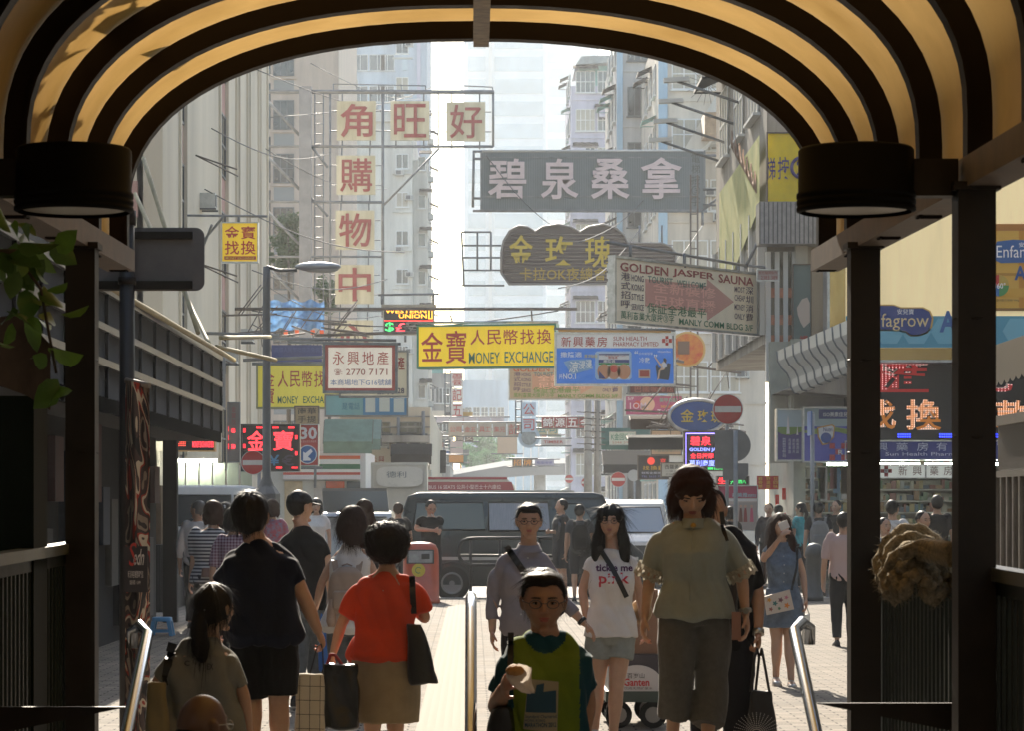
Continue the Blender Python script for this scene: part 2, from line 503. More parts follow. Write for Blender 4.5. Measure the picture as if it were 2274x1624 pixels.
mb.tube([(-3.4, 9, 1.6), (-2.6, 10.5, 2.6), W(60, 560, 10.9)], [.05, .03, .012], 7); mb.tube([W(30, 560, 10.9), W(90, 640, 10.92), W(125, 830, 10.95)], .006, 5)
for i in range(8): mb.tube([(-3.3, 9.3, 3.2), (-2.9, 15-1.3*i, 4.3)], [.06, .02], 6)
mb.build('trunk', M('grey_bark', (.08, .065, .05), .9, var=.4, vs=8), tr)
# dark hoarding with a grid of steel on the left, standing on posts
HX = -3.66
hd = thing('market_hoarding', 'long dark steel fascia with a silver grid raised on posts along the left', 'hoarding', (HX, 30, 0))
m_hd = M('hoarding_dark', (.004, .004, .0045), .8, var=.5, vs=1.5, spec=0)
m_sil = M('dull_silver', (.11, .11, .105), .45, metal=.5, var=.5, vs=3)
mb = MB(); mb.box((HX-.12, 17, 2.72), (HX, 40.4, 3.82)); mb.box((-9, 17, 2.6), (HX-.1, 40.4, 2.72)); mb.build('panel', m_hd, hd)
mb = MB()
for z in (3.8, 3.42, 3.07): mb.beam((HX+.02, 17, z), (HX+.02, 40.4, z), .045, .07)
mb.build('rail', m_sil, hd)
for i in range(17):
    mb = MB(); y = 18+i*1.4; mb.box((HX, y-.03, 2.72), (HX+.035, y+.03, 3.8)); mb.build('rib', m_hd, hd)
mb = MB()
vs = []
for i in range(181): vs += [(HX+(.03 if i % 2 else -.02), 17+i*.13, 2.73), (HX+(.03 if i % 2 else -.02), 17+i*.13, 2.58)]
mb.add(vs, [(2*i, 2*i+1, 2*i+3, 2*i+2) for i in range(180)])
mb.build('fringe', m_hd, hd)
for y, hx in ((22, HX), (28, HX), (39.9, -4.1)):
    mb = MB(); mb.box((hx-.32, y-.1, 0), (hx-.12, y+.1, 2.62)); mb.build('post', m_hd, hd)
mb = MB(); mb.box((-4.5, 17, 0), (-4.38, 38.6, 2.6)); mb.build('back_wall', m_hd, hd)
for i in range(26):
    y = 19+.75*i; mb = MB(); h_ = .5+.9*((i*7) % 5)/5; z = .2+.5*((i*3) % 4); mb.box((-4.38, y, z), (-4.3, y+.6, z+h_)); mb.build('stall_cloth', M('cloth_%d' % (i % 4), [(.02, .02, .022), (.05, .012, .01), (.02, .03, .05), (.05, .045, .035)][i % 4], .8, spec=.1, var=.4, vs=3), hd)
for i, (a, da, b, db) in enumerate((((318, 350), 44, (440, 740), 41), ((300, 430), 45, (395, 640), 42), ((395, 620), 44, (470, 775), 41), ((180, 600), 26, (520, 800), 40.5), ((480, 770), 41, (612, 800), 44), ((490, 750), 41, (600, 748), 52))):
    mb = MB(); p, q = W(*a, da), W(*b, db); mb.tube([p.lerp(q, k/8) for k in range(9)], [.032+.004*(k % 2) for k in range(9)], 8)
    tag(mb.build('bamboo_pole', M('bamboo', (.36, .29, .14), .6, var=.4, vs=6)), ['upright bamboo pole leaning beside the sign plate, the longest one', 'short bamboo pole behind the left drum lamp', 'bamboo pole leaning just behind the direction plate', 'bamboo pole lying along the top edge of the dark hoarding', 'bamboo pole sticking out past the end of the hoarding', 'level bamboo pole above the hoarding end near the pipe'][i], 'pole')
# direction sign seen from behind on its post, with a hanging cloth banner
D = 19
ds = thing('direction_sign', 'grey back of a street direction plate on a dark post at the left', 'road sign', (X(282, D), D, 0))
mb = MB(); mb.tube([(X(282, D), D, -.1), (X(282, D), D, Z(478, D))], .052, 14); mb.build('post', M('sign_post_dark', (.03, .027, .025), .5, var=.3), ds)
mb = MB(); x0, x1, z0, z1, r = X(142, D), X(451, D), Z(643, D), Z(502, D), .06
pts = []
for cx, cz, a0 in ((x1-r, z1-r, 0), (x0+r, z1-r, pi/2), (x0+r, z0+r, pi), (x1-r, z0+r, 1.5*pi)): pts += [(cx+r*cos(a0+pi/2*k/6), cz+r*sin(a0+pi/2*k/6)) for k in range(7)]
mb.prism(pts, D+.09, D+.11); mb.build('plate', M('plate_grey', (.16, .145, .14), .6, var=.3, vs=3), ds)
mb = MB(); mb.box((X(165, D), D+.055, Z(528, D)), (X(425, D), D+.09, Z(512, D))); mb.box((X(160, D), D+.055, Z(640, D)), (X(425, D), D+.09, Z(622, D))); mb.build('rail', m_post, ds)
for py, h_ in ((500, .1), (632, .05)): mb = MB(); mb.cyl((X(282, D), D, Z(py, D)), .062, h_, 12); mb.build('clamp', m_post, ds)
cb = thing('cloth_banner', 'tall brown and cream printed banner hanging from the post on the left', 'banner', (X(306, 18.8), 18.8, 0))
D = 18.8
def bx(u, z): return (X(277+56*u, D), D+.05*sin(u*7+z*.8)-.05*u, z)
zt, zb = Z(858, D), Z(1720, D)
mb = MB(); n, m_ = 16, 26
mb.add([bx(i/n, lerp(zt+.04*(1-i/n), zb, j/m_)) for j in range(m_+1) for i in range(n+1)], [(j*(n+1)+i, j*(n+1)+i+1, (j+1)*(n+1)+i+1, (j+1)*(n+1)+i) for j in range(m_) for i in range(n)], 0, True)
def ban():
    m = bpy.data.materials.new('banner_print'); m.use_nodes = True; N, L = m.node_tree.nodes, m.node_tree.links; b = N['Principled BSDF']; b.inputs['Roughness'].default_value = .5
    tc = N.new('ShaderNodeTexCoord'); mp = N.new('ShaderNodeMapping'); mp.inputs['Scale'].default_value = (9, 1, 2.0); wv = N.new('ShaderNodeTexNoise'); wv.inputs['Scale'].default_value = .9; wv.inputs['Distortion'].default_value = 2.6; wv.inputs['Detail'].default_value = 1
    rp = N.new('ShaderNodeValToRGB'); rp.color_ramp.interpolation = 'CONSTANT'
    for p, c in ((0, '#2c211d'), (.36, '#8a7a68'), (.43, '#3a2a24'), (.52, '#a03420'), (.56, '#c8b89c'), (.62, '#4a3a34'), (.7, '#1e1a1a')):
        e = rp.color_ramp.elements.new(p) if p else rp.color_ramp.elements[0]; e.color = (*hexc(c), 1)
    L.new(tc.outputs['Object'], mp.inputs[0]); L.new(mp.outputs[0], wv.inputs['Vector']); L.new(wv.outputs[0], rp.inputs[0]); L.new(rp.outputs[0], b.inputs['Base Color']); return m
mb.build('cloth', ban(), cb)
mb = MB(); mb.box((X(279, D), D-.09, Z(1316, D)), (X(331, D), D-.075, Z(1214, D))); mb.build('dark_band', M('banner_dark', '#2a2322', .6), cb)
mb = MB(); mb.tube([bx(0, zt+.04), bx(1, zt)], .02, 8); mb.build('top_rod', M('rod_tan', (.2, .16, .12), .6), cb)
bt = lambda x0, x1, y0, y1: (lambda u, v: Vector((X(lerp(x0, x1, u), D), D-.1, Z(lerp(y0, y1, v), D))))
mb = MB(); put_text(mb, 'S', (0, 0, 1, 1), bt(290, 305, 1206, 1258), .0, shear=.2); mb.build('lettering', M('banner_red', '#c03020', .5), cb)
mb = MB(); put_text(mb, 'edn', (0, 0, 1, 1), bt(299, 322, 1220, 1256), .02, shear=.2); mb.build('lettering', M('banner_white', '#cfc4b8', .5), cb)
mb = MB(); put_text(mb, '新派美容纖體專門店', (0, 0, 1, 1), bt(288, 322, 1268, 1284), .0); mb.build('lettering', M('banner_white'), cb)
mb = MB(); put_text(mb, '營業時間 : 1:00PM', (0, 0, 1, 1), bt(292, 316, 1289, 1299), .0); mb.build('lettering', M('banner_white'), cb)
# ------------------------------------------------------------------ buildings
m_glass = M('window_glass', (.05, .06, .07), .12, var=.5, vs=.5, spec=.8)
m_glassd = M('dark_glass', (.022, .026, .03), .15, var=.4, vs=.7, spec=.7)
m_curt = M('curtained_glass', (.42, .38, .30), .35, var=.45, vs=1.3, streak=True)
m_frw = M('white_frame', (.62, .62, .6), .5)
m_frd = M('dark_frame', (.07, .075, .08), .5)
m_ac = M('ac_white', (.5, .5, .47), .55, var=.3, vs=5)
m_steel = M('grey_steel', (.18, .19, .2), .5, var=.4, vs=3)
m_rust = M('rusty_steel', (.12, .095, .08), .65, var=.5, vs=6)
_WM = {}
def win_mesh(w_, h_, nx, ny, fr, gl, proud=.06, sill=True):
    k = (round(w_, 2), round(h_, 2), nx, ny, fr.name, gl.name, sill)
    if k in _WM: return _WM[k]
    mb = MB(); t = min(.06, w_*.08)
    mb.box((-w_/2, -.03, 0), (w_/2, .02, h_), 1)
    for i in range(nx+1):
        x = -w_/2+w_*i/nx; mb.box((x-t/2, -proud, 0), (x+t/2, -.03, h_))
    for i in range(ny+1):
        z = h_*i/ny; mb.box((-w_/2-t/2, -proud-.003, z-t/2), (w_/2+t/2, -.03, z+t/2))
    if sill: mb.box((-w_/2-.1, -.16, -.1), (w_/2+.1, .0, -.035))
    _WM[k] = mb.mesh('window', [fr, gl]); return _WM[k]
def ac_mesh():
    if 'ac' not in _WM:
        mb = MB(); mb.box((-.33, -.42, 0), (.33, .05, .42)); mb.box((-.27, -.435, .06), (.1, -.42, .36), 1)
        for i in range(5): mb.box((.13, -.43, .08+.06*i), (.29, -.42, .1+.06*i), 1)
        mb.beam((-.3, .0, -.02), (-.3, -.45, -.02), .04, mi=1); mb.beam((.3, .0, -.02), (.3, -.45, -.02), .04, mi=1)
        _WM['ac'] = mb.mesh('air_conditioner', [m_ac, m_frd])
    return _WM['ac']
def awn_mesh(w_, d_, mat):
    k = ('aw', round(w_, 2), round(d_, 2), mat.name)
    if k not in _WM:
        mb = MB()
        n = max(3, int(w_/.25))
        vs = []
        for i in range(n+1):
            x = -w_/2+w_*i/n; z = .03*(i % 2)
            vs += [(x, .0, z+d_*.45), (x, -d_, z)]
        mb.add(vs, [(2*i, 2*i+1, 2*i+3, 2*i+2) for i in range(n)])
        mb.beam((-w_/2, 0, .0), (-w_/2, -d_, .0), .04); mb.beam((w_/2, 0, 0), (w_/2, -d_, 0), .04)
        mb.box((-w_/2, -d_, -.02), (w_/2, -d_+.02, .05))
        _WM[k] = mb.mesh('awning', [mat])
    return _WM[k]
class Bldg:
    def __init__(s, name, label, x0, x1, y0, y1, z1, wall, cat='building', z0=-.1):
        s.x0, s.x1, s.y0, s.y1, s.z1 = x0, x1, y0, y1, z1
        s.t = thing(name, label, cat, ((x0+x1)/2, y0, 0))
        mb = MB(); mb.box((x0, y0, z0), (x1, y1, z1)); mb.build('wall', wall, s.t)
    def place(s, face, u, z, off=0):
        if face == 'f': return (u, s.y0-off, z), 0
        if face == 'l': return (s.x0-off, u, z), -pi/2
        return (s.x1+off, u, z), pi/2
    def put(s, me, face, u, z, name=None, off=0):
        l, r = s.place(face, u, z, off)
        o = bpy.data.objects.new(name or me.name.split('.')[0], me); COL.objects.link(o)
        o.parent = s.t; o.matrix_parent_inverse = s.t.matrix_basis.inverted(); o.location = l; o.rotation_euler = (0, 0, r)
        return o
    def win(s, face, u, z, w_, h_, nx=2, ny=1, fr=None, gl=None, ac=0, aw=None, sill=True):
        s.put(win_mesh(w_, h_, nx, ny, fr or m_frw, gl or m_glass, sill=sill), face, u, z)
        if ac: s.put(ac_mesh(), face, u+(ac-1.5)*w_*.4, z-.55 if ac < 3 else z+h_*.45)
        if aw: s.put(awn_mesh(w_+.5, .7, aw), face, u, z+h_+.12)
    def slab(s, name, face, u0, u1, z0, z1, d, mat):
        mb = MB(); 
        if face == 'f': mb.box((u0, s.y0-d, z0), (u1, s.y0+.02, z1))
        elif face == 'l': mb.box((s.x0-d, u0, z0), (s.x0+.02, u1, z1))
        else: mb.box((s.x1-.02, u0, z0), (s.x1+d, u1, z1))
        return mb.build(name, mat, s.t)

m_cream = M('cream_plaster', (.60, .53, .42), .85, var=.22, vs=.35, streak=True)
m_pink = M('pink_plaster', (.46, .28, .24), .85, var=.35, vs=1.2, streak=True)
m_beige = M('beige_tile', (.46, .37, .30), .7, var=.25, vs=1.5, streak=True)
m_white = M('white_plaster', (.58, .57, .52), .85, var=.35, vs=.8, streak=True)
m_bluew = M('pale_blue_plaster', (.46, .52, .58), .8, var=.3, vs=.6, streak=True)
m_tower = M('tower_cladding', (.72, .76, .78), .5, var=.2, vs=.2)  # extra paleness in this colour stands in for distant haze
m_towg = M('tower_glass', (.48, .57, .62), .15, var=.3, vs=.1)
m_grime = M('grimy_plaster', (.36, .34, .31), .9, var=.5, vs=1.5, streak=True)
m_green_aw = M('green_awning', (.16, .36, .32), .7, var=.3, vs=2)
m_dark_aw = M('dark_awning', (.022, .022, .023), .8, spec=.02, var=.4, vs=2)
m_lil = M('lilac_plaster', (.5, .48, .56), .8, var=.3, vs=.8, streak=True)

# fluted cream block down the left side of the street
LX = -7.5
B = Bldg('fluted_building', 'tall cream building with vertical piers and slit windows on the left of the street', -30, LX-.07, 66.9, 101.7, 25, m_cream)
for a, b_ in ((66.9, 71.4), (72.7, 82.6), (85.0, 88.4), (89.3, 92.7), (93.5, 97.5), (98.2, 101.7)):
    mb = MB(); mb.box((LX-.55, a, -.1), (LX, b_, 25.2))
    mb.box((LX-.4, a-.02, 3), (LX+.07, a+.22, 25.3)); mb.box((LX-.4, b_-.22, 3), (LX+.07, b_+.02, 25.3))
    mb.build('pier', m_cream, B.t)
for a, b_ in ((71.4, 72.7), (82.6, 85), (88.4, 89.3), (92.7, 93.5), (97.5, 98.2)):
    for i in range(8):
        z = 2.2+2.95*i
        B.slab('spandrel', 'r', a, b_, z-.45, z+.55, .03, m_pink)
        B.win('r', (a+b_)/2, z+.6, (b_-a)*.96, 1.85, 2 if b_-a > 1.5 else 1, 2, m_frd, m_glassd, sill=False)
for z in (8.62, 4.3, 13):
    mb = MB(); mb.box((-30, 66.75, z), (LX-.52, 66.95, z+.86)); mb.build('spandrel', m_pink, B.t)
for z in (9.5, 5.2, 13.9):
    for x in (-9.5, -11.9, -14.3, -16.7): B.win('f', x, z, 2.35, 3.2, 3, 2, m_frd, m_glassd, sill=False)
for yy, z in ((76, 13.5), (77, 9.9), (84, 6), (79, 5.2), (90, 7)): B.put(ac_mesh(), 'r', yy, z, off=.07)
for yy, z in ((75.5, 11.2), (75.5, 8.3), (75, 6.0)):
    mb = MB(); p = Vector((LX, yy, z)); mb.tube([p, p+Vector((1.1, .3, -.35))], .025, 6); mb.tube([p, p+Vector((1.1, .6, -.5))], .02, 6)
    mb.build('wire_bracket', m_rust, B.t)

# beige tiled block facing the camera
D = 158
B = Bldg('beige_building', 'beige tiled tower with one dark window column behind the shopping sign', X(520, D), X(752, D), D, D+25, 34, m_beige)
for i in range(11):
    z = Z(729+121.9*0-565+121.9-0, D) if 0 else Z(286.2, D)+3.03*(i-6)
    B.win('f', X(630, D), z, 1.12, 1.6, 3, 2, m_frd, m_glassd, sill=False)
    B.slab('louvre_recess', 'f', X(608, D), X(653, D), z+1.98, z+2.78, .03, M('louvre_grey', (.22, .22, .21), .7))
    B.slab('louvre_recess', 'f', X(592, D), X(601, D), z, z+2.6, .03, m_glassd)
    B.slab('ledge', 'f', X(603, D), X(658, D), z-.2, z-.08, .12, m_beige)
# hazy white slab behind and the plain white block in front of it
D = 285
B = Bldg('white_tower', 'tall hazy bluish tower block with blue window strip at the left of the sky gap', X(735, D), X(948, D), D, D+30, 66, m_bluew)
for i in range(17):
    z = 8+3.2*i
    for px, w_ in ((775, 1.5), (800, 1.5), (838, 1.6), (860, 1.4)): B.win('f', X(px, D), z, w_, 1.6, 2, 1, m_frw, m_glass, ac=(1 if (i+px) % 3 == 0 else 0))
    B.slab('glazing', 'f', X(893, D), X(905, D), z, z+2.7, .1, m_towg)
    B.slab('pier', 'f', X(926, D), X(934, D), z-1, z+2.2, .3, m_lil)
D = 216
B = Bldg('white_block', 'cream white apartment block with window air conditioners beside the sky gap', X(700, D), X(916, D), D, D+25, Z(256, D), m_white)
B.slab('roof_edge', 'f', X(700, D), X(918, D), Z(256, D)-.5, Z(256, D)+.25, .3, m_white)
for i in range(11):
    z = Z(459, D)+2.97*(i-6)
    for j, px in enumerate((893, 770, 735)):
        B.win('f', X(px, D), z, .92, 1.1, 2, 1, m_frw, m_glass if (i+j) % 3 else m_curt, ac=3 if (i+j) % 2 == 0 else 1)
    B.slab('ledge', 'f', X(872, D), X(916, D), z-.45, z-.33, .18, m_white)
B2 = Bldg('narrow_block', 'narrow white apartment block with dark canopies on its corner edge next to the sky gap', X(916.5, D), X(949, D), D+1.5, D+24, Z(350, D), m_white)
for i in range(9):
    z = Z(440, D)+2.97*(i-6)
    B2.put(awn_mesh(1.0, .7, m_dark_aw), 'f', X(945, D), z+.6)
    B2.win('f', X(936, D), z-.6, .55, 1.0, 1, 1, m_frw, m_glass)
    B2.win('r', D+5, z-.6, 1.2, 1.1, 2, 1, ac=1); B2.win('r', D+12, z-.6, 1.2, 1.1, 2, 1, aw=m_dark_aw)
# old low houses at the far left end
D = 262
B = Bldg('old_tenement', 'grimy low tenement with dark awnings beyond the white block', X(890, D), X(1000, D), D, D+40, Z(830, D), m_grime)
for i, z in enumerate((2.6, 5.7, 8.8, 11.5)):
    for px in (957, 975, 991): B.win('f', X(px, D), z, .62, 1.4, 2, 1, m_frw, m_glass, aw=m_dark_aw if (i+px) % 2 else None)
    for yy in (D+5, D+12, D+20): B.win('r', yy, z, 1.6, 1.4, 2, 1, aw=m_green_aw if i % 2 else m_dark_aw)
B.slab('rooftop_shed', 'f', X(905, D), X(985, D), Z(830, D), Z(812, D), -.5, m_green_aw)
# blue hazy skyscraper closing the street
D = 560
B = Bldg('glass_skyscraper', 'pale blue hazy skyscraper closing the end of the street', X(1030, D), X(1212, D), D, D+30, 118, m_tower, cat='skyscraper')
B.slab('bay_pier', 'f', X(1085, D), X(1093, D), 6, 117, .5, m_frw)
for i in range(25):
    z = 4+4.5*i
    B.slab('glazing_band', 'f', X(1040, D), X(1078, D), z, z+2.9, .15, m_towg)
    B.slab('glazing_band', 'f', X(1098, D), X(1205, D), z, z+2.9, .15, m_towg)
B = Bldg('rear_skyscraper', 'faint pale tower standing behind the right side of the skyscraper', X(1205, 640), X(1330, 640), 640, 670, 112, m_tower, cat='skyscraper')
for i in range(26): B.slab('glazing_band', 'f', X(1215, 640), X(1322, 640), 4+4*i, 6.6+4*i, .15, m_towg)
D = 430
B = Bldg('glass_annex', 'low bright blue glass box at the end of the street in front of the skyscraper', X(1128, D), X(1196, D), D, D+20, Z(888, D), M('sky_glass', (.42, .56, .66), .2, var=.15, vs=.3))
B.slab('roof_box', 'f', X(1144, D), X(1163, D), Z(906, D), Z(893, D), .2, m_frw)
for px in (1128, 1145, 1162, 1179, 1196): B.slab('mullion', 'f', X(px, D)-.12, X(px, D)+.12, 0, Z(888, D), .2, m_frw)
D = 400
B = Bldg('end_block', 'pale low block with a white window grid left of the blue glass box', X(1025, D), X(1128, D), D, D+20, Z(845, D), m_bluew)
for i in range(5):
    for px in (1040, 1058, 1076, 1094, 1112): B.win('f', X(px, D), 3+2.9*i, .95, 1.5, 2, 2)

# right-hand row, far to near
def bay_tower(name, label, px0, px1, d, z1, wall, xs, pitch, zref, h_, style, extra=None, dep=14):
    B = Bldg(name, label, X(px0, d), X(px1, d), d, d+dep, z1, wall)
    i0 = int((zref-1)/pitch)
    for i in range(-i0, int((z1-zref)/pitch)+1):
        z = zref+pitch*i
        for j, (px, w_) in enumerate(xs):
            B.win('f', X(px, d), z, w_, h_, style[0], style[1], style[2], style[3] if (i+j) % 3 else style[4], ac=[0, 3, 1, 0][(i*3+j) % 4] if style[5] else 0,
                  aw=style[6] if (i+j) % 2 else None)
        for yy in (d+2.5, d+6, d+9.5): B.win('l', yy, z, 1.5, h_, 2, 2, m_frw, m_glass, aw=[None, m_dark_aw, m_green_aw][(i+int(yy)) % 3])
        B.slab('floor_band', 'f', X(px0, d)-.05, X(px1, d)+.05, z-.62, z-.5, .08, wall)
    return B
D = 222
B = bay_tower('green_awning_house', 'hazy lilac tenement with green roof awnings right of the skyscraper', 1268, 1378, D, Z(190, D), m_lil, ((1300, 1.5), (1350, 1.6)), 3.05, Z(290, D), 1.7, (4, 2, m_frw, m_glass, m_curt, False, m_dark_aw))
B.slab('rooftop_hut', 'f', X(1285, D), X(1376, D), Z(190, D), Z(145, D), -.4, m_green_aw)
mb = MB(); mb.prism([(X(1278, D), Z(146, D)), (X(1290, D), Z(128, D)), (X(1378, D), Z(124, D)), (X(1384, D), Z(140, D))], D-.8, D+8); mb.build('hut_roof', M('sheet_roof', (.3, .33, .33), .6, var=.4), B.t)
for pa, pb, py in ((1268, 1300, 330), (1268, 1295, 430), (1330, 1375, 240), (1268, 1290, 560)):
    B.slab('balcony', 'f', X(pa, D), X(pb, D), Z(py+22, D), Z(py, D), .9, m_lil)
D = 152
B = bay_tower('blue_pillar_house', 'pale grey tenement with blue pillars and dark windows behind the grey sauna sign', 1371, 1452, D, Z(95, D), M('grey_wall', (.44, .43, .42), .85, var=.35, vs=1, streak=True), ((1416, 1.05),), 3.02, Z(257, D), 1.55, (3, 1, m_frd, m_glassd, m_glassd, False, None))
for px in (1376, 1446): B.slab('blue_pillar', 'f', X(px, D)-.16, X(px, D)+.16, 0, Z(95, D), .14, M('blue_paint', (.33, .47, .58), .7, var=.3, vs=2, streak=True))
for i in range(6): B.put(awn_mesh(1.6, 1.1, m_dark_aw), 'l', D+1, 5+3.02*i)
for px in (1455, 1459): B.slab('drain_pipe', 'f', X(px, D)-.05, X(px, D)+.05, 0, Z(95, D), .2, m_bluew)
D = 138
B = bay_tower('cream_house', 'cream tenement with wide white windows above the right end of the grey sauna sign', 1462, 1700, D, Z(70, D), M('cream_wall', (.56, .50, .42), .85, var=.3, vs=1, streak=True), ((1532, 1.75), (1610, 1.4)), 3.0, Z(332, D), 1.5, (3, 2, m_frw, m_curt, m_curt, True, None))
B.slab('blue_pillar', 'f', X(1462, D), X(1482, D), 0, Z(70, D), .1, M('blue_paint'))
mb = MB(); mb.cyl((X(1568, D), D-1.4, Z(200, D)), .05, 1.2)
for i in range(18):
    a = 2*pi*i/18; c = Vector((X(1566, D), D-1.4, Z(195, D))); mb.tube([c, c+Vector((cos(a)*1.05, 0, sin(a)*1.05))], .012, 4)
mb.build('fan_antenna', m_rust, B.t)
mb = MB(); D2 = 128
mb.prism([(X(a, D2), Z(b_, D2)) for a, b_ in ((1640, 195), (1600, 195), (1520, 330), (1548, 340), (1590, 300), (1600, 265), (1640, 262))], D2, D+.2); mb.build('diagonal_canopy', m_white, B.t)
mb = MB(); mb.box(W(1565, 300, 126), W(1640, 262, 128)); mb.build('rusty_box', M('rust_box', (.34, .24, .15), .8, var=.5, vs=2), B.t)

# corner block with the glazed restaurant above the pharmacy
RX, RD = 6.32, 60.0
B = Bldg('corner_building', 'corner building with yellow banner and glazed first floor above the pharmacy', RX, 30, RD, 72.5, 15.5, M('corner_wall', (.36, .33, .29), .85, var=.45, vs=1.2, streak=True), z0=5.2)
for i in range(3):
    for yy in (62.5, 66, 69.8): B.win('l', yy, 10.4+2.9*(i-0), 2.0, 1.7, 3, 2, m_frw, m_glass if i % 2 else m_curt, aw=m_dark_aw if (i+int(yy)) % 2 else None)
m_tile = M('grey_tile', (.30, .29, .30), .45, var=.3, vs=9)
B.slab('tile_bay', 'f', X(1680, RD), X(1835, RD), Z(548, RD), Z(455, RD), .7, m_tile)
for i in range(16): B.slab('bay_joint', 'f', X(1680+i*9.7, RD)-.012, X(1680+i*9.7, RD)+.012, Z(547, RD), Z(456, RD), .706, m_frd)
B.slab('glazing', 'f', X(1705, RD), X(1762, RD), Z(850, RD), Z(560, RD), .1, M('restaurant_glass', (.10, .075, .05), .12, var=.6, vs=1.4))
for px in (1705, 1724, 1743, 1762): B.slab('mullion', 'f', X(px, RD)-.05, X(px, RD)+.05, Z(850, RD), Z(560, RD), .16, m_frw)
for py in (640, 700, 745, 790):
    B.slab('orange_panel', 'f', X(1708, RD), X(1757, RD), Z(py+22, RD), Z(py, RD), .125, M('menu_panels', (.5, .16, .07), .5, var=.6, vs=5))  # red-orange panels carry the colour of the interior
B.slab('pillar', 'f', X(1763, RD), X(1790, RD), 4.4, Z(545, RD), .3, m_white)
B.slab('street_glazing', 'l', 60.5, 72, 5.4, 8.2, .08, m_glassd)
for yy in np.linspace(60.5, 72, 7): B.slab('mullion', 'l', yy-.06, yy+.06, 5.4, 8.2, .16, m_frw)
for i in range(6):
    y0 = 62+i*1.9; z = 11.6-.22*i
    mb = MB(); p = Vector((RX+.1, y0, z)); q = Vector((RX-1.5, y0, z+.55))
    mb.tube([p, q], .035, 6); mb.beam(q+Vector((-.32, 0, .02)), q+Vector((.28, 0, .05)), .2, .1, 1); mb.build('sign_light', [m_steel, m_frw], B.t)
mb = MB()
for i in range(12):
    z = 6+.62*i; mb.beam((7.8, 100, z), (8.05, 100, z), .04)
mb.beam((7.8, 100, 5.6), (7.8, 100, 13.6), .06); mb.beam((8.05, 100, 5.6), (8.05, 100, 13.6), .06); mb.build('wall_ladder', m_rust, B.t)

# pharmacy shopfront below
SH = thing('pharmacy_shop', 'brightly lit open pharmacy front with packed shelves under a navy sign band', 'shop', (14, 58.5, 0))
mb = MB(); x0, x1 = X(1790, 58.5), 30
mb.box((x0, 63.5, 0), (x1, 63.6, 5.2)); mb.box((x0, 58.6, 3.05), (x1, 63.5, 3.2)); mb.box((x0-.25, 58.6, 0), (x0, 63.5, 5.2))
mb.box((x0-.3, 58.7, 2.75), (x1, 58.8, 5.2)); mb.box((X(1722, 58.5), 59.6, 2.6), (x0, 59.9, 5.2))
mb.build('wall', M('shop_wall', (.42, .42, .36), .7, var=.2), SH)
m_prod = []
for i, c in enumerate(('#8d9599', '#4f6f86', '#7c4a44', '#9c9068', '#58735c', '#a5a298', '#37465e', '#86694c')):
    m_prod.append(M('pack_%d' % i, c, .45))
mb = MB()
for r, (ya, dz) in enumerate([(63.2, .26*i) for i in range(11)]):
    z = .25+dz; x = x0+.2
    while x < x1-8:
        w_ = random.uniform(.04, .16); h_ = random.uniform(.07, .22)
        mb.box((x, ya-.25, z), (x+w_*.93, ya, z+h_), random.randrange(8)); x += w_
o = mb.build('stock', m_prod, SH); o['kind'] = 'stuff'
mb = MB()
for i in range(12): mb.box((x0+.05, 62.9, .215+.26*i), (x1-8, 63.45, .24+.26*i))
mb.build('shelf', m_frw, SH)
mb = MB()
for xx in (X(1950, 58.5), X(2080, 58.5), X(2200, 58.5)):
    for k in range(5):
        z = .05; mb.box((xx+.3*k-.6, 59.6, 0), (xx+.3*k-.35, 60.1, .9+.12*(k % 3)), (k*3+1) % 8)
mb.build('display_stand', m_prod, SH)
for pa, pb in ((1837, 1886), (1948, 2042), (2054, 2118), (2130, 2230)):
    mb = MB(); y = 58.45; mb.tube([(X(pa, y), y, Z(1032, y)), (X(pb, y), y, Z(1032, y))], .028, 8); mb.build('tube_light', M('tube_glow', (.95, 1, .85), emit=30), SH)
for i in range(14):
    mb = MB(); px = 1800+random.random()*150; y = 58.2; h_ = random.uniform(.2, .7); z = Z(1040, y)
    mb.box((X(px, y)-.06, y, z-h_), (X(px, y)+.08, y+.04, z)); mb.build('hanging_pack', m_prod[i % 8], SH)

# left shop row under the fluted building
SL = thing('shutter_shop_row', 'dim row of shops with pale green shutters behind the white van', 'shop', (-11, 66.4, 0))
mb = MB(); mb.box((-22, 66.3, 0), (LX-.6, 66.8, 3.3)); mb.build('wall', M('shop_dark', (.1, .1, .09), .8, var=.4), SL)
for i in range(6):
    mb = MB(); px = 385+30*i; x = X(px, 66.2)
    for k in range(9): mb.tube([(x+.12*k*.22, 66.25, .1), (x+.12*k*.22, 66.25, 2.6)], .014, 5)
    mb.box((x, 66.22, .1), (x+.26, 66.29, 2.7)); mb.build('shutter', M('pale_green', (.33, .36, .28), .6, var=.25, vs=4, streak=True), SL)
mb = MB(); mb.box((X(380, 66), 66.0, 2.72), (X(480, 66), 66.2, 2.8)); mb.build('tube_light', M('tube_glow'), SL)
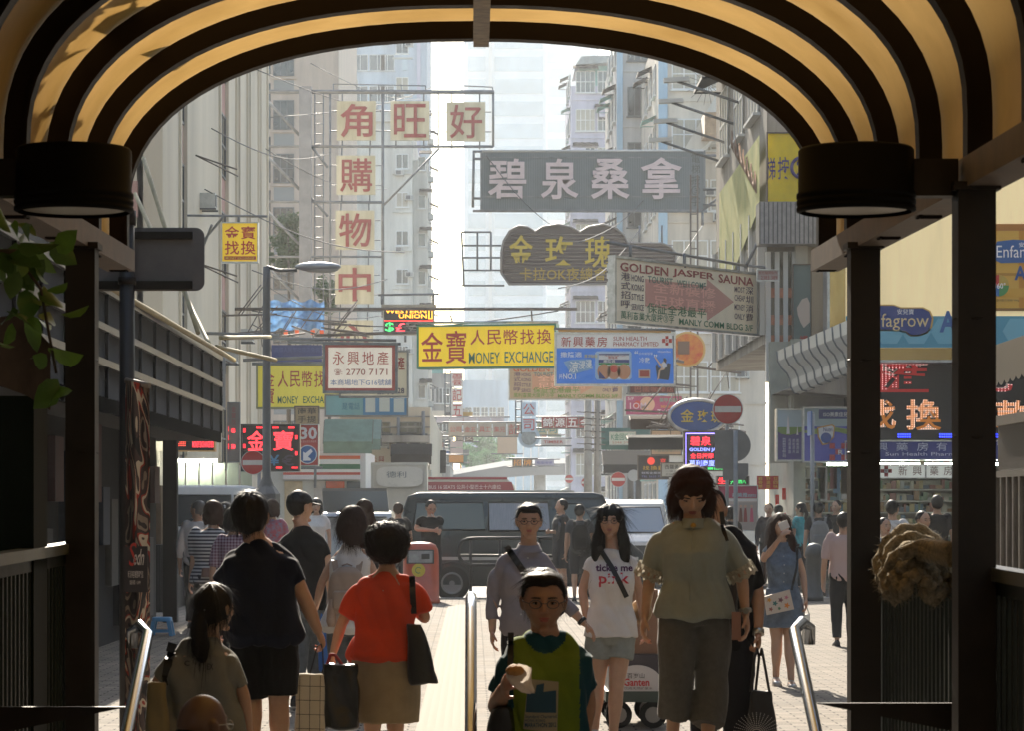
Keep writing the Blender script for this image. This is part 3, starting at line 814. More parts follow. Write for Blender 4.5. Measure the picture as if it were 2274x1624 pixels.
# convenience store with striped fascia
D = 86
S7 = thing('striped_shop', 'convenience shop with orange green and red striped fascia below the green awning', 'shop', (X(720, D), D, 0))
mb = MB(); mb.box((X(600, D), D, -.1), (X(812, D), D+8, 3.4)); mb.build('wall', m_frw, S7)
for c, a, b_ in (('#d9622b', 1013, 1021), ('#e8e6e0', 1021, 1032), ('#1f6b45', 1032, 1043), ('#e8e6e0', 1043, 1050), ('#c0392b', 1050, 1056), ('#dcd4d8', 1056, 1066)):
    mb = MB(); mb.box((X(630, D), D-.25, Z(b_, D)), (X(800, D), D, Z(a, D)-.004)); mb.build('fascia_stripe', M('stripe_'+c[1:], c, .5), S7)
for c, a, b_ in (('#c8b391', 632, 672), ('#b9b2ae', 697, 722), ('#d4531f', 724, 765), ('#3a4a55', 770, 800)):
    mb = MB(); mb.box((X(a, D), D-.08, .0), (X(b_, D), D-.004, Z(1070, D))); mb.build('shop_panel', M('pan_'+c[1:], c, .5, var=.25, vs=4), S7)
# green awnings
def awning(lab, px0, px1, pyt, pyb, d, dep, mat, name='shop_awning', rib=.5):
    t = thing(name, lab, 'awning', (X(px0, d), d, 0))
    a, b_ = X(px0, d), X(px1, d); zt, zb = Z(pyt, d), Z(pyb, d)
    mb = MB(); n = max(2, int(abs(b_-a)/rib))
    for i in range(n):
        xa, xb = a+(b_-a)*i/n, a+(b_-a)*(i+1)/n
        mb.add([(xa, d+dep, zt), (xb, d+dep, zt), (xb, d, zb+.35), (xa, d, zb+.35), (xa, d-.002, zb), (xb, d-.002, zb)], [(0, 1, 2, 3), (3, 2, 5, 4)])
    mb.build('canvas', mat, t)
    mb = MB()
    for i in range(n+1):
        x = a+(b_-a)*i/n; mb.beam((x, d+dep, zt-.05), (x, d+.03, zb+.3), .04)
    mb.build('frame', m_rust, t)
    return t
m_gaw = M('sea_green_canvas', (.15, .24, .20), .7, var=.3, vs=3)
awning('faded green canvas awning over the striped shop', 718, 826, 930, 1008, 82, .8, m_gaw, rib=.38)
awning('narrow green folded awning beside the cream wall', 800, 845, 930, 1000, 88, 1.0, m_gaw, rib=.5)
# cream ground-floor wall behind
D = 100
B = Bldg('cream_corner_house', 'low cream corner house behind the white truck', X(752, D), X(955, D), D, D+40, Z(905, D), m_cream)
B.slab('canopy_slab', 'f', X(850, D), X(955, D), Z(985, D), Z(970, D), 1.0, m_grime)
B.slab('doorway', 'f', X(872, D), X(950, D), 0, Z(1000, D), .05, M('dark_opening', (.03, .015, .012), .8))  # near-black slab paints the shade inside the opening
for py in (925, 948, 966): B.slab('ledge', 'f', X(755, D), X(955, D), Z(py+3, D), Z(py, D), .12, m_grime)
for px, w_ in ((850, 1.0), (905, 1.2), (932, .7)): B.win('f', X(px, D), Z(962, D), w_*.5, .36, 2, 1, m_frd, m_glassd, ac=1)
for px in (885, 940): mb = MB(); mb.tube([(X(px, D), D-.3, 0), (X(px, D), D-.3, Z(915, D))], .06, 8); mb.build('drain_pipe', m_steel, B.t)
mb = MB(); put_text(mb, '陳興', (0, 0, 1, 1), lambda u, v: W(lerp(827, 853, u), lerp(1014, 1027, v), D-.03), .03); mb.build('lettering', M('wall_red', (.28, .06, .05), .7), B.t)
for px, py in ((860, 1040), (868, 1020), (950, 1045)): mb = MB(); mb.box(W(px, py+14, D-.5), W(px+9, py, D)); mb.build('meter_box', m_ac, B.t)
# far low awnings, both sides
awning('dark sagging tin awning at the far left kerb', 880, 990, 1000, 1052, 130, 1.0, m_dark_aw)
awning('black tin awning over the dark doorway of the cream corner house', 868, 958, 985, 1032, 98, .8, m_dark_aw)
awning('long dark awning under the brown canvas one', 1395, 1560, 965, 1000, 80, .8, m_dark_aw)
awning('wet looking tin awning beyond the grey utility poles', 1340, 1460, 1000, 1052, 112, 1.2, m_dark_aw)
awning('brown canvas awning above the herbal clinic sign', 1400, 1520, 905, 955, 92, 1.2, M('brown_canvas', (.04, .022, .015), .8, spec=.02, var=.4))
t = awning('green mesh market awning far on the right', 1330, 1450, 950, 1000, 118, .8, M('market_green', (.03, .09, .07), .8, spec=.02, var=.3))
# silver curved shop canopy
t = thing('silver_canopy', 'ribbed silver metal canopy curling out over the shop corner', 'canopy', (X(1800, 57), 57, 4))
prof = [(1725, 780), (1727, 800), (1735, 815), (1748, 828), (1755, 843), (1757, 860), (1764, 872), (1775, 874)]
mb = MB(); n = 9
for j in range(n):
    for i in range(len(prof)-1):
        def P(i, t_):
            px, py = prof[i]; d = 57+(-1.2)*t_; return W(px+158*t_, py-(70 if i < 1 else 62)*t_+ (2 if i else 0), d)
        mb.quad(P(i, j/n), P(i, (j+.96)/n), P(i+1, (j+.96)/n), P(i+1, j/n))
mb.build('skin', M('brushed_silver', (.62, .61, .58), .3, metal=.35, bump=.05, bs=6), t)
mb = MB()
for j in range(n+1): mb.tube([P(i, min(1, j/n)) for i in range(len(prof))], .02, 6)
mb.build('seam', m_steel, t)
mb = MB(); mb.prism([(X(1740, 57.4), Z(868, 57.4)), (X(1890, 57.4), Z(800, 57.4)), (X(1890, 57.4), Z(880, 57.4))], 57.3, 60); mb.build('soffit', m_grime, t)

# flyover and trees at the end of the street
D = 330
t = thing('flyover', 'pale grey road flyover crossing the far end of the street', 'flyover', (X(1100, D), D, 0))
mb = MB(); pts = [(960, 1062), (1010, 1055), (1060, 1046), (1120, 1036), (1180, 1031), (1260, 1030)]
for (a, za), (b_, zb) in zip(pts, pts[1:]):
    mb.add([W(a, za, D), W(b_, zb, D), W(b_, zb+26, D), W(a, za+26, D), W(a, za, D+9)+Vector((0, 0, .6)), W(b_, zb, D+9)+Vector((0, 0, .6)), W(b_, zb+26, D+9), W(a, za+26, D+9)],
           [(0, 1, 2, 3), (4, 5, 1, 0), (3, 2, 6, 7), (7, 6, 5, 4)])
mb.build('deck', M('pale_concrete', (.15, .15, .15), .8, spec=.02, var=.15, vs=.3), t)
for px in (1000, 1100, 1200):
    mb = MB(); mb.cyl((X(px, D), D+3, -.1), .7, Z(1050, D)-.2, 14); mb.build('pier', m_conc, t)

def leaf_mesh(n, R, size, seed, cl=26, squash=1.0):
    rnd = random.Random(seed); mb = MB()
    cs = []
    for i in range(cl):
        v = Vector((rnd.gauss(0, 1), rnd.gauss(0, 1), rnd.gauss(0, 1))).normalized()*rnd.uniform(.25, .9)
        cs.append((Vector((v.x*R, v.y*R, v.z*R*squash)), rnd.uniform(.22, .42)*R))
    for i in range(n):
        c, r = cs[rnd.randrange(cl)]
        v = Vector((rnd.gauss(0, 1), rnd.gauss(0, 1), rnd.gauss(0, 1))).normalized()*r*rnd.uniform(.55, 1)
        p = c+v; a = Vector((rnd.gauss(0, 1), rnd.gauss(0, 1), rnd.gauss(0, .6))).normalized(); b = a.orthogonal().normalized()
        s = size*rnd.uniform(.6, 1.3)
        mb.add([p-a*s, p+b*s*.45, p+a*s, p-b*s*.45], [(0, 1, 2, 3)], rnd.randrange(2))
    return mb, cs
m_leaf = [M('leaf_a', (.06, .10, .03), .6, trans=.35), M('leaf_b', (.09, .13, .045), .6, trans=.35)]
m_bark = M('bark', (.09, .07, .05), .9, var=.4, vs=8)
def tree(lab, px, d, py_top, rad_px, seed, n=1800, group=None, sq=1.0, base=0.0, px_b=None):
    R = rad_px*d/F; zt = Z(py_top, d); c = Vector((X(px, d), d, zt-R*sq))
    t = thing('tree', lab, 'tree', (c.x, d, 0), group=group)
    mb, cs = leaf_mesh(n, R, R*.11, seed, squash=sq)
    mb.v = [tuple(Vector(v)+c) for v in mb.v]
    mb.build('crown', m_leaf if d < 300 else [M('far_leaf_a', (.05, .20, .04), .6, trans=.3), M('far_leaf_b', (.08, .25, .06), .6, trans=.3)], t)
    mb = MB(); mb.tube([(c.x, d, base), (c.x+R*.05, d, lerp(base, c.z, .6)), (c.x, d, c.z+R*.3)], [R*.11, R*.08, R*.03], 8)
    for q, r in cs[:9]: mb.tube([(c.x, d, c.z-R*.5*sq), tuple(c+q*.5), tuple(c+q)], [R*.05, R*.035, R*.015], 5)
    mb.build('trunk', m_bark, t)
    return t
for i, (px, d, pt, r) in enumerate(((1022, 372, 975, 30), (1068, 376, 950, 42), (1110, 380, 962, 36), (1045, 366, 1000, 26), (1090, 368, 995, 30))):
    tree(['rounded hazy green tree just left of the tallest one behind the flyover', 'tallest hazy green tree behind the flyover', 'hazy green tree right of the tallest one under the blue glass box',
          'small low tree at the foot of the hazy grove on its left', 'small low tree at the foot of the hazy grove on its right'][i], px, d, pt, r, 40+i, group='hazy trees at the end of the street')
tree('dark leafy tree growing against the beige tower behind the grey post', 640, 128, 470, 52, 60, 3500, sq=1.35, base=3)
tree('bushy dark tree behind the lower shopping sign panels', 730, 132, 600, 40, 61, 2200, sq=1.3, base=2)

# tall blocks beside and behind the entrance, out of frame, added to block sky light
for lab, a, b_ in (('plain concrete tower left of the entrance', (-40, -20, 0), (-10.5, 44, 38)), ('plain concrete tower right of the entrance', (13.5, -20, 0), (45, 50, 34)), ('plain concrete tower behind the entrance', (-30, -40, 0), (30, -24, 11))):
    t = thing('sky_blocking_tower', lab+', added outside the view to block sky light', 'building', ((a[0]+b_[0])/2, a[1], 0)); mb = MB(); mb.box(a, b_); mb.build('wall', m_grime, t)
# ------------------------------------------------------------------ signs
def ink(h, emit=0):
    return M('ink_%s%s' % (h.strip('#'), '_brightened' if emit else ''), h, .55, emit=emit)
m_silver = M('tin_frame', (.5, .5, .49), .35, metal=.8, var=.4, vs=6)
class Sign:
    def __init__(s, name, label, x0, y0, x1, y1, d, face, k=1.0, frame=None, th=.22, rim=.05, cat='sign', group=None, parent=None, body=True, face_mat=None, glow=0):
        s.d = d
        s.A = W(x0, y1, d); s.B = Vector((X(x1, d*k), d*k, s.A.z)); s.H = Z(y0, d)-Z(y1, d)
        s.u = (s.B-s.A); s.len = s.u.length; s.ud = s.u.normalized()
        s.n = Vector((s.ud.y, -s.ud.x, 0))
        s.th = th
        s.t = parent or thing(name, label, cat, s.A.copy(), 0, group)
        s.face = face_mat or M('panel_'+face.strip('#')+('_brightened' if glow else ''), face, .5, var=.14, vs=1.7, streak=True, emit=glow)  # weak glow added to the face colour to brighten some signs
        if body:
            mb = MB(); s.solid(mb, 0, 0, 1, 1, 0, th); s.panel = mb.build('panel', s.face, s.t)
            fm = frame or m_silver
            if rim:
                mb = MB(); ru, rv = rim/s.len, rim/s.H
                for a in ((-ru, -rv, 1+ru, 0), (-ru, 1, 1+ru, 1+rv), (-ru, 0, 0, 1), (1, 0, 1+ru, 1)): s.solid(mb, *a, -.035, th+.02)
                mb.build('frame', fm, s.t)
    def to3(s, u, v, off=.012): return s.A+s.u*u+Vector((0, 0, s.H*(1-v)))+s.n*off
    def solid(s, mb, u0, v0, u1, v1, y0, y1, mi=0):
        P = [s.to3(u, v, -y) for y in (y0, y1) for u, v in ((u0, v1), (u1, v1), (u1, v0), (u0, v0))]
        mb.add(P, [(0, 1, 2, 3), (7, 6, 5, 4), (0, 4, 5, 1), (1, 5, 6, 2), (2, 6, 7, 3), (3, 7, 4, 0)], mi)
    def patch(s, name, rects, mat, off=.008):
        mb = MB()
        for r in rects: s.solid(mb, *r, -off, .004)
        return mb.build(name, mat, s.t)
    def poly(s, name, pts, mat, off=.008):
        n = len(pts); mb = MB()
        mb.add([s.to3(u, v, off) for u, v in pts], [list(range(n))])
        mb.add([s.to3(u, v, o) for o in (off, 0) for u, v in pts], [(i, (i+1) % n, n+(i+1) % n, n+i) for i in range(n)])
        return mb.build(name, mat, s.t)
    def disc(s, name, u, v, r, mat, off=.01, rv=None, n=28):
        a = r/s.len; b = (rv or r)/s.H
        return s.poly(name, [(u+a*cos(2*pi*i/n), v+b*sin(2*pi*i/n)) for i in range(n)], mat, off)
    def text(s, items, mat, off=.014, name='lettering'):
        """items: (string, rect, bold, vertical)"""
        for it in items:
            mb = MB()
            st, r = it[0], it[1]; bold = it[2] if len(it) > 2 else .02; ver = it[3] if len(it) > 3 else False
            put_text(mb, st, r, lambda u, v: s.to3(u, v, off), bold, ver)
            o = mb.build(name, mat if not isinstance(mat, str) else ink(mat), s.t)
        return o
    def spread(s, chars, u0, u1, v0, v1, fill=.86, bold=.02):
        n = len(chars); w_ = (u1-u0)/n
        return [(c, (u0+w_*i+w_*(1-fill)/2, v0, u0+w_*(i+1)-w_*(1-fill)/2, v1), bold) for i, c in enumerate(chars)]
    def bars(s, segs, r, name='bracket', mat=None, d=None):
        mb = MB()
        for a in segs:
            p, q = a[0], a[1]
            mb.tube([W(p[0], p[1], (d or s.d)+(p[2] if len(p) > 2 else 0)), W(q[0], q[1], (d or s.d)+(q[2] if len(q) > 2 else 0))], r, 6)
        return mb.build(name, mat or m_steel, s.t)
def proud(off): return dict(off=off)

# --- the lattice sign of the shopping centre: one gantry with seven panels
D = 112
GT = thing('shopping_centre_sign', 'tall steel lattice sign with seven pale panels of faded red characters', 'sign', W(680, 1130, D))
mb = MB(); mb.box((X(665, D), D-.25, 2), (X(692, D), D+.25, Z(193, D))); mb.build('column', M('grey_column', (.2, .21, .23), .6, var=.35, vs=1.5), GT)
mb = MB()
for (a, b_, r) in (((573, 203), (1097, 204), .09), ((573, 325), (1095, 325), .06), ((573, 447), (850, 449), .06), ((573, 570), (850, 570), .05), ((573, 690), (850, 690), .05),
                   ((733, 205), (733, 760), .045), ((850, 205), (850, 705), .06), ((973, 205), (973, 325), .03), ((1095, 203), (1095, 325), .05),
                   ((577, 205), (665, 300), .06), ((692, 325), (728, 372), .05), ((577, 330), (665, 420), .06), ((577, 452), (665, 542), .06), ((692, 440), (728, 480), .05), ((577, 575), (665, 665), .05),
                   ((852, 455), (975, 329), .045), ((577, 205), (577, 700), .05),
                   ((740, 186), (945, 190), .025), ((740, 186), (741, 203), .025), ((945, 190), (945, 203), .025), ((1026, 190), (1093, 193), .025), ((1026, 190), (1026, 203), .025), ((1093, 193), (1095, 204), .025)):
    mb.tube([W(*a, D), W(*b_, D)], r, 6)
for px in (790, 840, 890): mb.tube([W(px, 187, D), W(px+3, 203, D)], .02, 5)
for x_ in (699, 718): mb.tube([W(x_, 208, D), W(x_, 700, D)], .03, 5)
for py in range(228, 700, 23): mb.tube([W(699, py, D), W(718, py, D)], .022, 5)
for px0, py0 in ((748, 224), (867, 224), (991, 226), (747, 345), (745, 467), (744, 588), (742, 711)):
    for q in (12, 74):
        mb.tube([W(px0+q, py0-20, D+.1), W(px0+q, py0+105, D+.1)], .03, 5)
    for q in (22, 66): mb.tube([W(px0-14, py0+q, D+.1), W(px0+100, py0+q, D+.1)], .025, 5)
mb.build('lattice', m_steel, GT)
m_oldp = M('faded_panel', '#bdb8a2', .6, var=.3, vs=2.6, streak=True, dirt=hexc('#a09a80'))
for ch, px, py in (('角', 748, 224), ('旺', 867, 224), ('好', 991, 226), ('購', 747, 345), ('物', 745, 467), ('中', 744, 588), ('心', 742, 711)):
    mb = MB(); p = Sign('', '', px, py, px+86.5, py+87, D-.15, '#b9b89a', parent=GT, body=False)
    p.solid(mb, 0, 0, 1, 1, 0, .1); pn = mb.build('panel', m_oldp, GT)
    mb = MB(); put_text(mb, ch, (.09, .07, .92, .93), lambda u, v: p.to3(u, v, .03), .05 if ch not in '購旺好' else .03); mb.build('lettering', M('faded_red', '#8e4240', .6, var=.2, vs=3), pn)
mb = MB()
for a, b_ in (((455, 686), (1282, 686)), ((700, 745), (1000, 735))): mb.tube([W(*a, 88), W(*b_, 88)], .055, 6)
tag(mb.build('steel_pipe', m_rust), 'long thin steel pipe strung across the street under the shopping sign', 'pipe')

# --- grey corrugated sauna sign
s = Sign('sauna_sign', 'grey corrugated sign with four big pinkish white characters, hung high over the street', 1070, 337, 1563, 464, 104, '#70787a', frame=M('grey_frame', (.2, .215, .22), .6, var=.4, vs=4), rim=.06, th=.35)
mb = MB()
for i in range(96): s.solid(mb, i/96, .0, i/96+.004, 1, -.015, 0)
mb.build('corrugation', M('corrugated', '#667072', .6, var=.2, vs=3), s.t)
mb = MB()
for v in (.085, .77): s.solid(mb, 0, v, .93, v+.018, -.03, 0)
mb.build('rail', M('grey_frame'), s.t)
s.text([('碧', (.027, .12, .20, .82), .06), ('泉', (.265, .12, .435, .83), .06), ('桑', (.49, .12, .665, .83), .06), ('拿', (.715, .10, .90, .83), .06)], M('pinkish_white', '#cdbcbc', .6, var=.12, vs=4), off=.12)
s.text([('電梯按③字', (.944, .03, .983, .97), .0, True)], '#45494a', off=.03)
s.bars([((1050, 468), (1570, 469)), ((1050, 460), (1052, 336)), ((1050, 336), (1070, 336)), ((1050, 352), (1070, 352)), ((1050, 440), (1070, 440)), ((1560, 468), (1640, 400)), ((1560, 500), (1560, 465)), ((1563, 420), (1700, 420, -2)), ((1563, 455), (1700, 455, -2)), ((1563, 345), (1640, 345))], .05)
s.bars([((1070, 335), (1563, 334))], .05, 'top_edge', M('pale_rail', (.5, .5, .48), .6))

# --- cloud shaped karaoke sign
D = 98
pts = [(1113, 606), (1113, 560), (1118, 535), (1132, 512), (1152, 501), (1172, 504), (1188, 514), (1206, 503), (1240, 498), (1268, 504), (1288, 515), (1308, 503), (1340, 498), (1368, 506), (1386, 522), (1394, 540), (1470, 540), (1490, 548), (1502, 565), (1500, 585), (1484, 600), (1440, 606), (1420, 630), (1130, 631)]
t = thing('karaoke_sign', 'dark brown cloud shaped sign with yellow characters', 'sign', W(1113, 632, D))
mb = MB(); mb.prism([(X(a, D), Z(b_, D)) for a, b_ in pts], D, D+.35); mb.build('panel', M('dark_brown_panel', '#4c4340', .6, var=.25, vs=3), t)
mb = MB()
for i in range(14):
    py = 520+8*i; xa = 1120 if 530 < py < 610 else 1135; xb = 1388 if py < 540 else (1495 if py < 590 else 1425)
    mb.tube([W(xa, py, D-.02), W(xb, py, D-.02)], .018, 5)
mb.build('slat', M('slat_edge', '#7d7470', .5), t)
mb = MB(); mb.tube([W(a, b_, D-.03) for a, b_ in pts]+[W(*pts[0], D-.03)], .04, 6); mb.build('rim', M('dark_rim', (.2, .19, .18), .5), t)
s = Sign('', '', 1113, 498, 1503, 632, D, '#4c4340', parent=t, body=False)
s.text([('金', (.045, .18, .18, .70), .05), ('玫', (.25, .2, .41, .68), .05), ('瑰', (.475, .2, .625, .72), .04)], '#b9a22c', off=.1)
s.text([('卡拉OK夜總會', (.105, .715, .60, .93), .02)], '#a58c2e', off=.05)
mb = MB()
for a, b_ in (((1025, 515), (1090, 515)), ((1025, 515), (1030, 634)), ((1060, 516), (1060, 600)), ((1090, 515), (1090, 600)), ((1025, 545), (1113, 545)), ((1025, 572), (1113, 572)), ((1027, 600), (1113, 600)), ((1025, 634), (1120, 634)), ((1395, 632), (1700, 600)), ((1420, 500), (1420, 540)), ((1470, 500), (1470, 540))):
    mb.tube([W(*a, D+.1), W(*b_, D+.1)], .035, 6)
mb.build('bracket', m_steel, t)

# --- golden sauna arrow sign and its twin further off
def jasper(lab, x0, y0, x1, y1, d, k, base, red, dark, green, teal, pink):
    s = Sign('arrow_sign', lab, x0, y0, x1, y1, d, base, k=k, rim=.05, th=.12, group='cream sauna signs with arrow')
    s.poly('arrow', [(.2, .28), (.63, .28), (.63, .17), (.825, .5), (.63, .86), (.63, .72), (.2, .72)], M('arrow_'+pink[1:], pink, .6), .006)
    s.text([('全新裝修', (.25, .30, .69, .49), .03), ('足球直播', (.25, .52, .69, .71), .03)], M('ghost_'+pink[1:], tuple(min(1, c*1.35+.05) for c in hexc(pink)), .6))
    s.text([('GOLDEN', (.03, .055, .355, .20), .035), ('JASPER', (.385, .055, .68, .20), .035), ('SAUNA', (.71, .055, .97, .20), .035)], red)
    s.text([('港式招呼', (.035, .215, .098, .80), .02, True), ('HONG', (.105, .235, .187, .34), .015), ('KONG', (.105, .385, .187, .485), .015), ('STYLE', (.105, .54, .187, .64), .015), ('SERVICE', (.105, .70, .187, .80), .015),
            ('MOST', (.828, .235, .905, .33), .015), ('CHEAP', (.828, .375, .905, .475), .015), ('MONEY', (.828, .53, .905, .63), .015), ('ONLY', (.828, .685, .905, .785), .015), ('深圳消費', (.912, .215, .968, .82), .02, True)], dark)
    s.text([('TOURIST', (.215, .225, .385, .335), .015), ('WELLCOME', (.415, .235, .62, .345), .015)], teal)
    s.text([('保証全港最平', (.21, .655, .62, .825), .02), ('萬利商業大廈按③字', (.035, .825, .395, .955), .01), ('MANLY COMM BLDG 3/F', (.43, .86, .965, .965), .02)], green)
    return s
s = jasper('cream sign with a pink arrow reading sauna, the larger and nearer one', 1366, 572, 1681, 712, 56, 1.075, '#efe2ca', '#8a2f28', '#4a3144', '#2f6b46', '#3b6a5c', '#c48f84')
s.bars([((1345, 537, 0), (1660, 590, 4)), ((1400, 545, .5), (1400, 572, .5)), ((1520, 562, 2), (1520, 594, 2)), ((1640, 585, 4), (1640, 615, 4)), ((1660, 590, 4), (1760, 600, 4)), ((1655, 595, 4), (1700, 500, 4))], .035)
for i in range(14):
    mb = MB(); p = s.to3(-.0, .02+.07*i, .0); mb.box(p+Vector((-.13-.03*(i % 2), .05, -.12)), p+Vector((-.06, .16, -.01))); mb.build('trim_strip', m_silver, s.t)
s = jasper('orange tinted cream sauna arrow sign, the smaller one half hidden under the blue pharmacy sign', 1132, 811, 1381, 887, 96, 1.0, '#c7ac86', '#c8622a', '#6a4a63', '#7b9a3e', '#4e7a78', '#cf9a77')
s.bars([((1130, 800), (1390, 800)), ((1180, 800), (1180, 811)), ((1340, 800), (1340, 811))], .04)

# --- yellow money exchange signs
s = Sign('money_exchange_sign', 'bright yellow money exchange sign with big red characters over the road', 930, 726, 1231.5, 816, 74, '#f0cc10', glow=0.16, k=.99, frame=M('sign_green_edge', (.05, .22, .13), .5), th=.4)
s.text([('金', (.018, .13, .18, .86), .028), ('寶', (.20, .10, .355, .92), .022)]+s.spread('人民幣找換', .375, .985, .09, .46, .86, .02), '#b3302a')
s.text([('MONEY', (.372, .645, .60, .92), .01), ('EXCHANGE', (.635, .635, .99, .91), .01)], '#2c6b63')
s.bars([((905, 716), (1240, 715)), ((905, 716), (905, 722))], .04, 'top_bar', m_silver)
s.bars([((1000, 700, .3), (1005, 716, .3)), ((1180, 690, .3), (1182, 716, .3))], .02, 'hanger', m_rust)
s = Sign('money_exchange_sign', 'dull yellow money exchange sign partly behind the white property sign', 573, 813, 755, 905, 77, '#cfc03e', glow=0.1, frame=M('olive_edge', (.2, .2, .1), .5), th=.4)
s.text([('金', (.06, .14, .2, .5), .03), ('寶', (.05, .53, .2, .92), .03)]+s.spread('人民幣找換', .23, .97, .13, .52, .86, .02), '#9c2d22')
s.text([('MONEY', (.24, .74, .49, .92), .02), ('EXCHANGE', (.55, .74, .96, .91), .02)], '#1f5a3a')
s.bars([((560, 808), (800, 806)), ((540, 800), (800, 790)), ((455, 740), (620, 745))], .05)

# --- pharmacy hanging sign
s = Sign('pharmacy_sign', 'blue and white pharmacy sign with a boxed product hanging right of the yellow one', 1236, 741, 1496, 853, 72, '#2a6cc4', glow=0.14, k=1.0, rim=.05, th=.4)
s.patch('white_band', [(0, 0, 1, .285)], ink('#f0f0f2'))
s.text(s.spread('新興藥房', .03, .44, .06, .26, .82, .004), '#b03531', off=.02)
s.text([('SUN HEALTH', (.485, .055, .77, .14), .0), ('PHARMACY LIMITED', (.485, .165, .87, .25), .0)], '#a83a36', off=.02)
s.patch('cross', [(.90, .10, .985-.0, .18), (.93, .045, .955, .235)], ink('#b3302c'), .016)
s.patch('cross_centre', [(.928, .105, .957, .175)], ink('#e8e8e8'), .022)
s.text([('R', (.934, .112, .951, .168), .01)], '#b3302c', off=.03)
s.text([('撒隆適', (.033, .36, .215, .47), .04), ('NO.1', (.055, .80, .165, .91), .04), ('井', (.02, .81, .05, .905), .02), ('冷敷', (.705, .47, .80, .58), .03), ('我疼痛隆適', (.70, .37, .82, .42), .0), ('“', (.665, .34, .695, .40), .04), ('”', (.83, .41, .86, .47), .04), ('Hisamitsu', (.865, .335, .975, .375), .01)], '#dfe6ee')
s.text([('清涼貼貼', (.235, .41, .35, .48), .02)], '#d8c23a')
s.poly('swoosh', [(.06, .56), (.12, .52), (.29, .50), (.31, .70), (.13, .82), (.10, .72)], ink('#7fa9d6'), .007)
mb = MB()
for st, r in (('涼', (.10, .55, .18, .78)), ('浸', (.185, .54, .24, .71)), ('浸', (.245, .52, .295, .69))): put_text(mb, st, r, lambda u, v: s.to3(u, v-.0, .02), .05, shear=.15)
mb.build('lettering', ink('#eaf1f8'), s.t)
s.poly('panel_glow', [(.345, .35), (.625, .35), (.64, .38), (.64, .88), (.625, .92), (.345, .92), (.33, .88), (.33, .38)], ink('#9fc0e6'), .007)
s.patch('product_box', [(.36, .39, .62, .90)], ink('#d5d8de'), .014)
s.patch('product_stripe', [(.36, .40, .62, .425), (.36, .515, .62, .575)], ink('#27397d'), .018)
s.patch('product_band', [(.36, .58, .62, .62)], ink('#2f8a4e'), .018)
s.text([('撒隆適', (.40, .52, .50, .572), .03)], '#e8e8e8', off=.024)
s.text([('撒隆適', (.44, .45, .52, .50), .01), ('痛風貼布裝 10片', (.41, .43, .59, .45), .0)], '#a3323a', off=.02)
for u in (.405, .49, .575): s.disc('torso', u, .76, .17, ink('#c08a6a'), .02, rv=.2)
s.disc('flame_spot', .49, .71, .09, ink('#c23a2a'), .026); s.poly('corner', [(.36, .74), (.42, .90), (.36, .90)], ink('#27397d'), .03)
s.patch('small_box', [(.70, .72, .80, .89)], ink('#c9b6a4'), .012); s.patch('small_box_red', [(.71, .74, .79, .86)], ink('#9c2f22'), .018)
s.poly('armchair', [(.845, .64), (.86, .60), (.87, .68), (.93, .68), (.95, .58), (.975, .60), (.965, .85), (.955, .93), (.86, .90), (.855, .80)], ink('#2a2f3a'), .012)
s.poly('model_figure', [(.835, .47), (.845, .46), (.89, .60), (.91, .56), (.92, .50), (.93, .56), (.94, .62), (.92, .72), (.885, .74), (.875, .90), (.86, .93), (.872, .74), (.895, .68)], ink('#d2b49a'), .02)
s.poly('shirt', [(.905, .57), (.935, .57), (.945, .66), (.91, .70), (.90, .63)], ink('#cfd3e0'), .026)
s.poly('hair', [(.91, .50), (.925, .48), (.94, .52), (.935, .60), (.925, .57), (.915, .545)], ink('#2a2222'), .03)
s.bars([((1230, 730), (1500, 733)), ((1496, 745), (1500, 853))], .04)
s.bars([((1240, 735), (1490, 737))], .05, 'orange_trim', M('orange_trim', (.55, .3, .1), .5))

# --- property agent sign, phone shop sign, others on the left
s = Sign('property_sign', 'cream property agent sign with red border and telephone number', 722, 766, 877.5, 868.5, 66, '#e6dccb', glow=0.14, rim=.06, frame=M('grey_frame'), th=.35)
s.patch('border', [(.0, .0, 1, .055), (.0, .945, 1, 1), (0, .055, .045, .945), (.955, .055, 1, .945)], M('border_red', '#b2574d', .6, var=.2, vs=3))
s.text(s.spread('永興地產', .085, .93, .14, .43, .78, .0), '#b5503f')
s.text([('☎:', (.13, .53, .245, .665), .02), ('2770', (.30, .525, .575, .66), .01), ('7171', (.625, .525, .89, .66), .01)], '#a5604f')
s.text([('本商場地下G16號舖', (.075, .755, .945, .885), .0)], '#6077a8')
s.bars([((640, 760), (890, 764)), ((600, 752), (880, 756))], .04)
s = Sign('notice_sign', 'plain cream sign with dark digits showing past the property sign', 757, 782, 903, 880, 71, '#cdc6ae', rim=.05, frame=M('grey_frame'))
s.text([('產', (.86, .10, .97, .42), .03)], '#8c2a24'); s.text([('28', (.86, .82, .965, .95), .03), ('2710', (.55, .86, .82, .97), .03)], '#3a3a55')
s = Sign('phone_shop_sign', 'pale blue phone shop sign below the property sign', 724, 880, 903, 923, 74, '#6fa8b4', rim=.04, frame=M('grey_frame'))
s.patch('blue_half', [(.46, 0, 1, 1)], ink('#3a7cb0'))
s.patch('white_card', [(.49, .1, .61, .85), (.66, .05, .79, .82), (.84, .15, .97, .85)], ink('#b9c6c8'), .014)
s.text([('是電話', (.2, .36, .42, .72), .01)], '#3a7c9c')
s = Sign('mobile_shop_sign', 'small brown upright sign with dark characters under the yellow exchange sign', 656, 905, 706, 943, 70, '#8c7a5c', rim=.03, frame=m_rust)
s.text([('南華', (.1, .05, .93, .42), .03), ('手提', (.1, .52, .93, .92), .03)], '#2b2723')
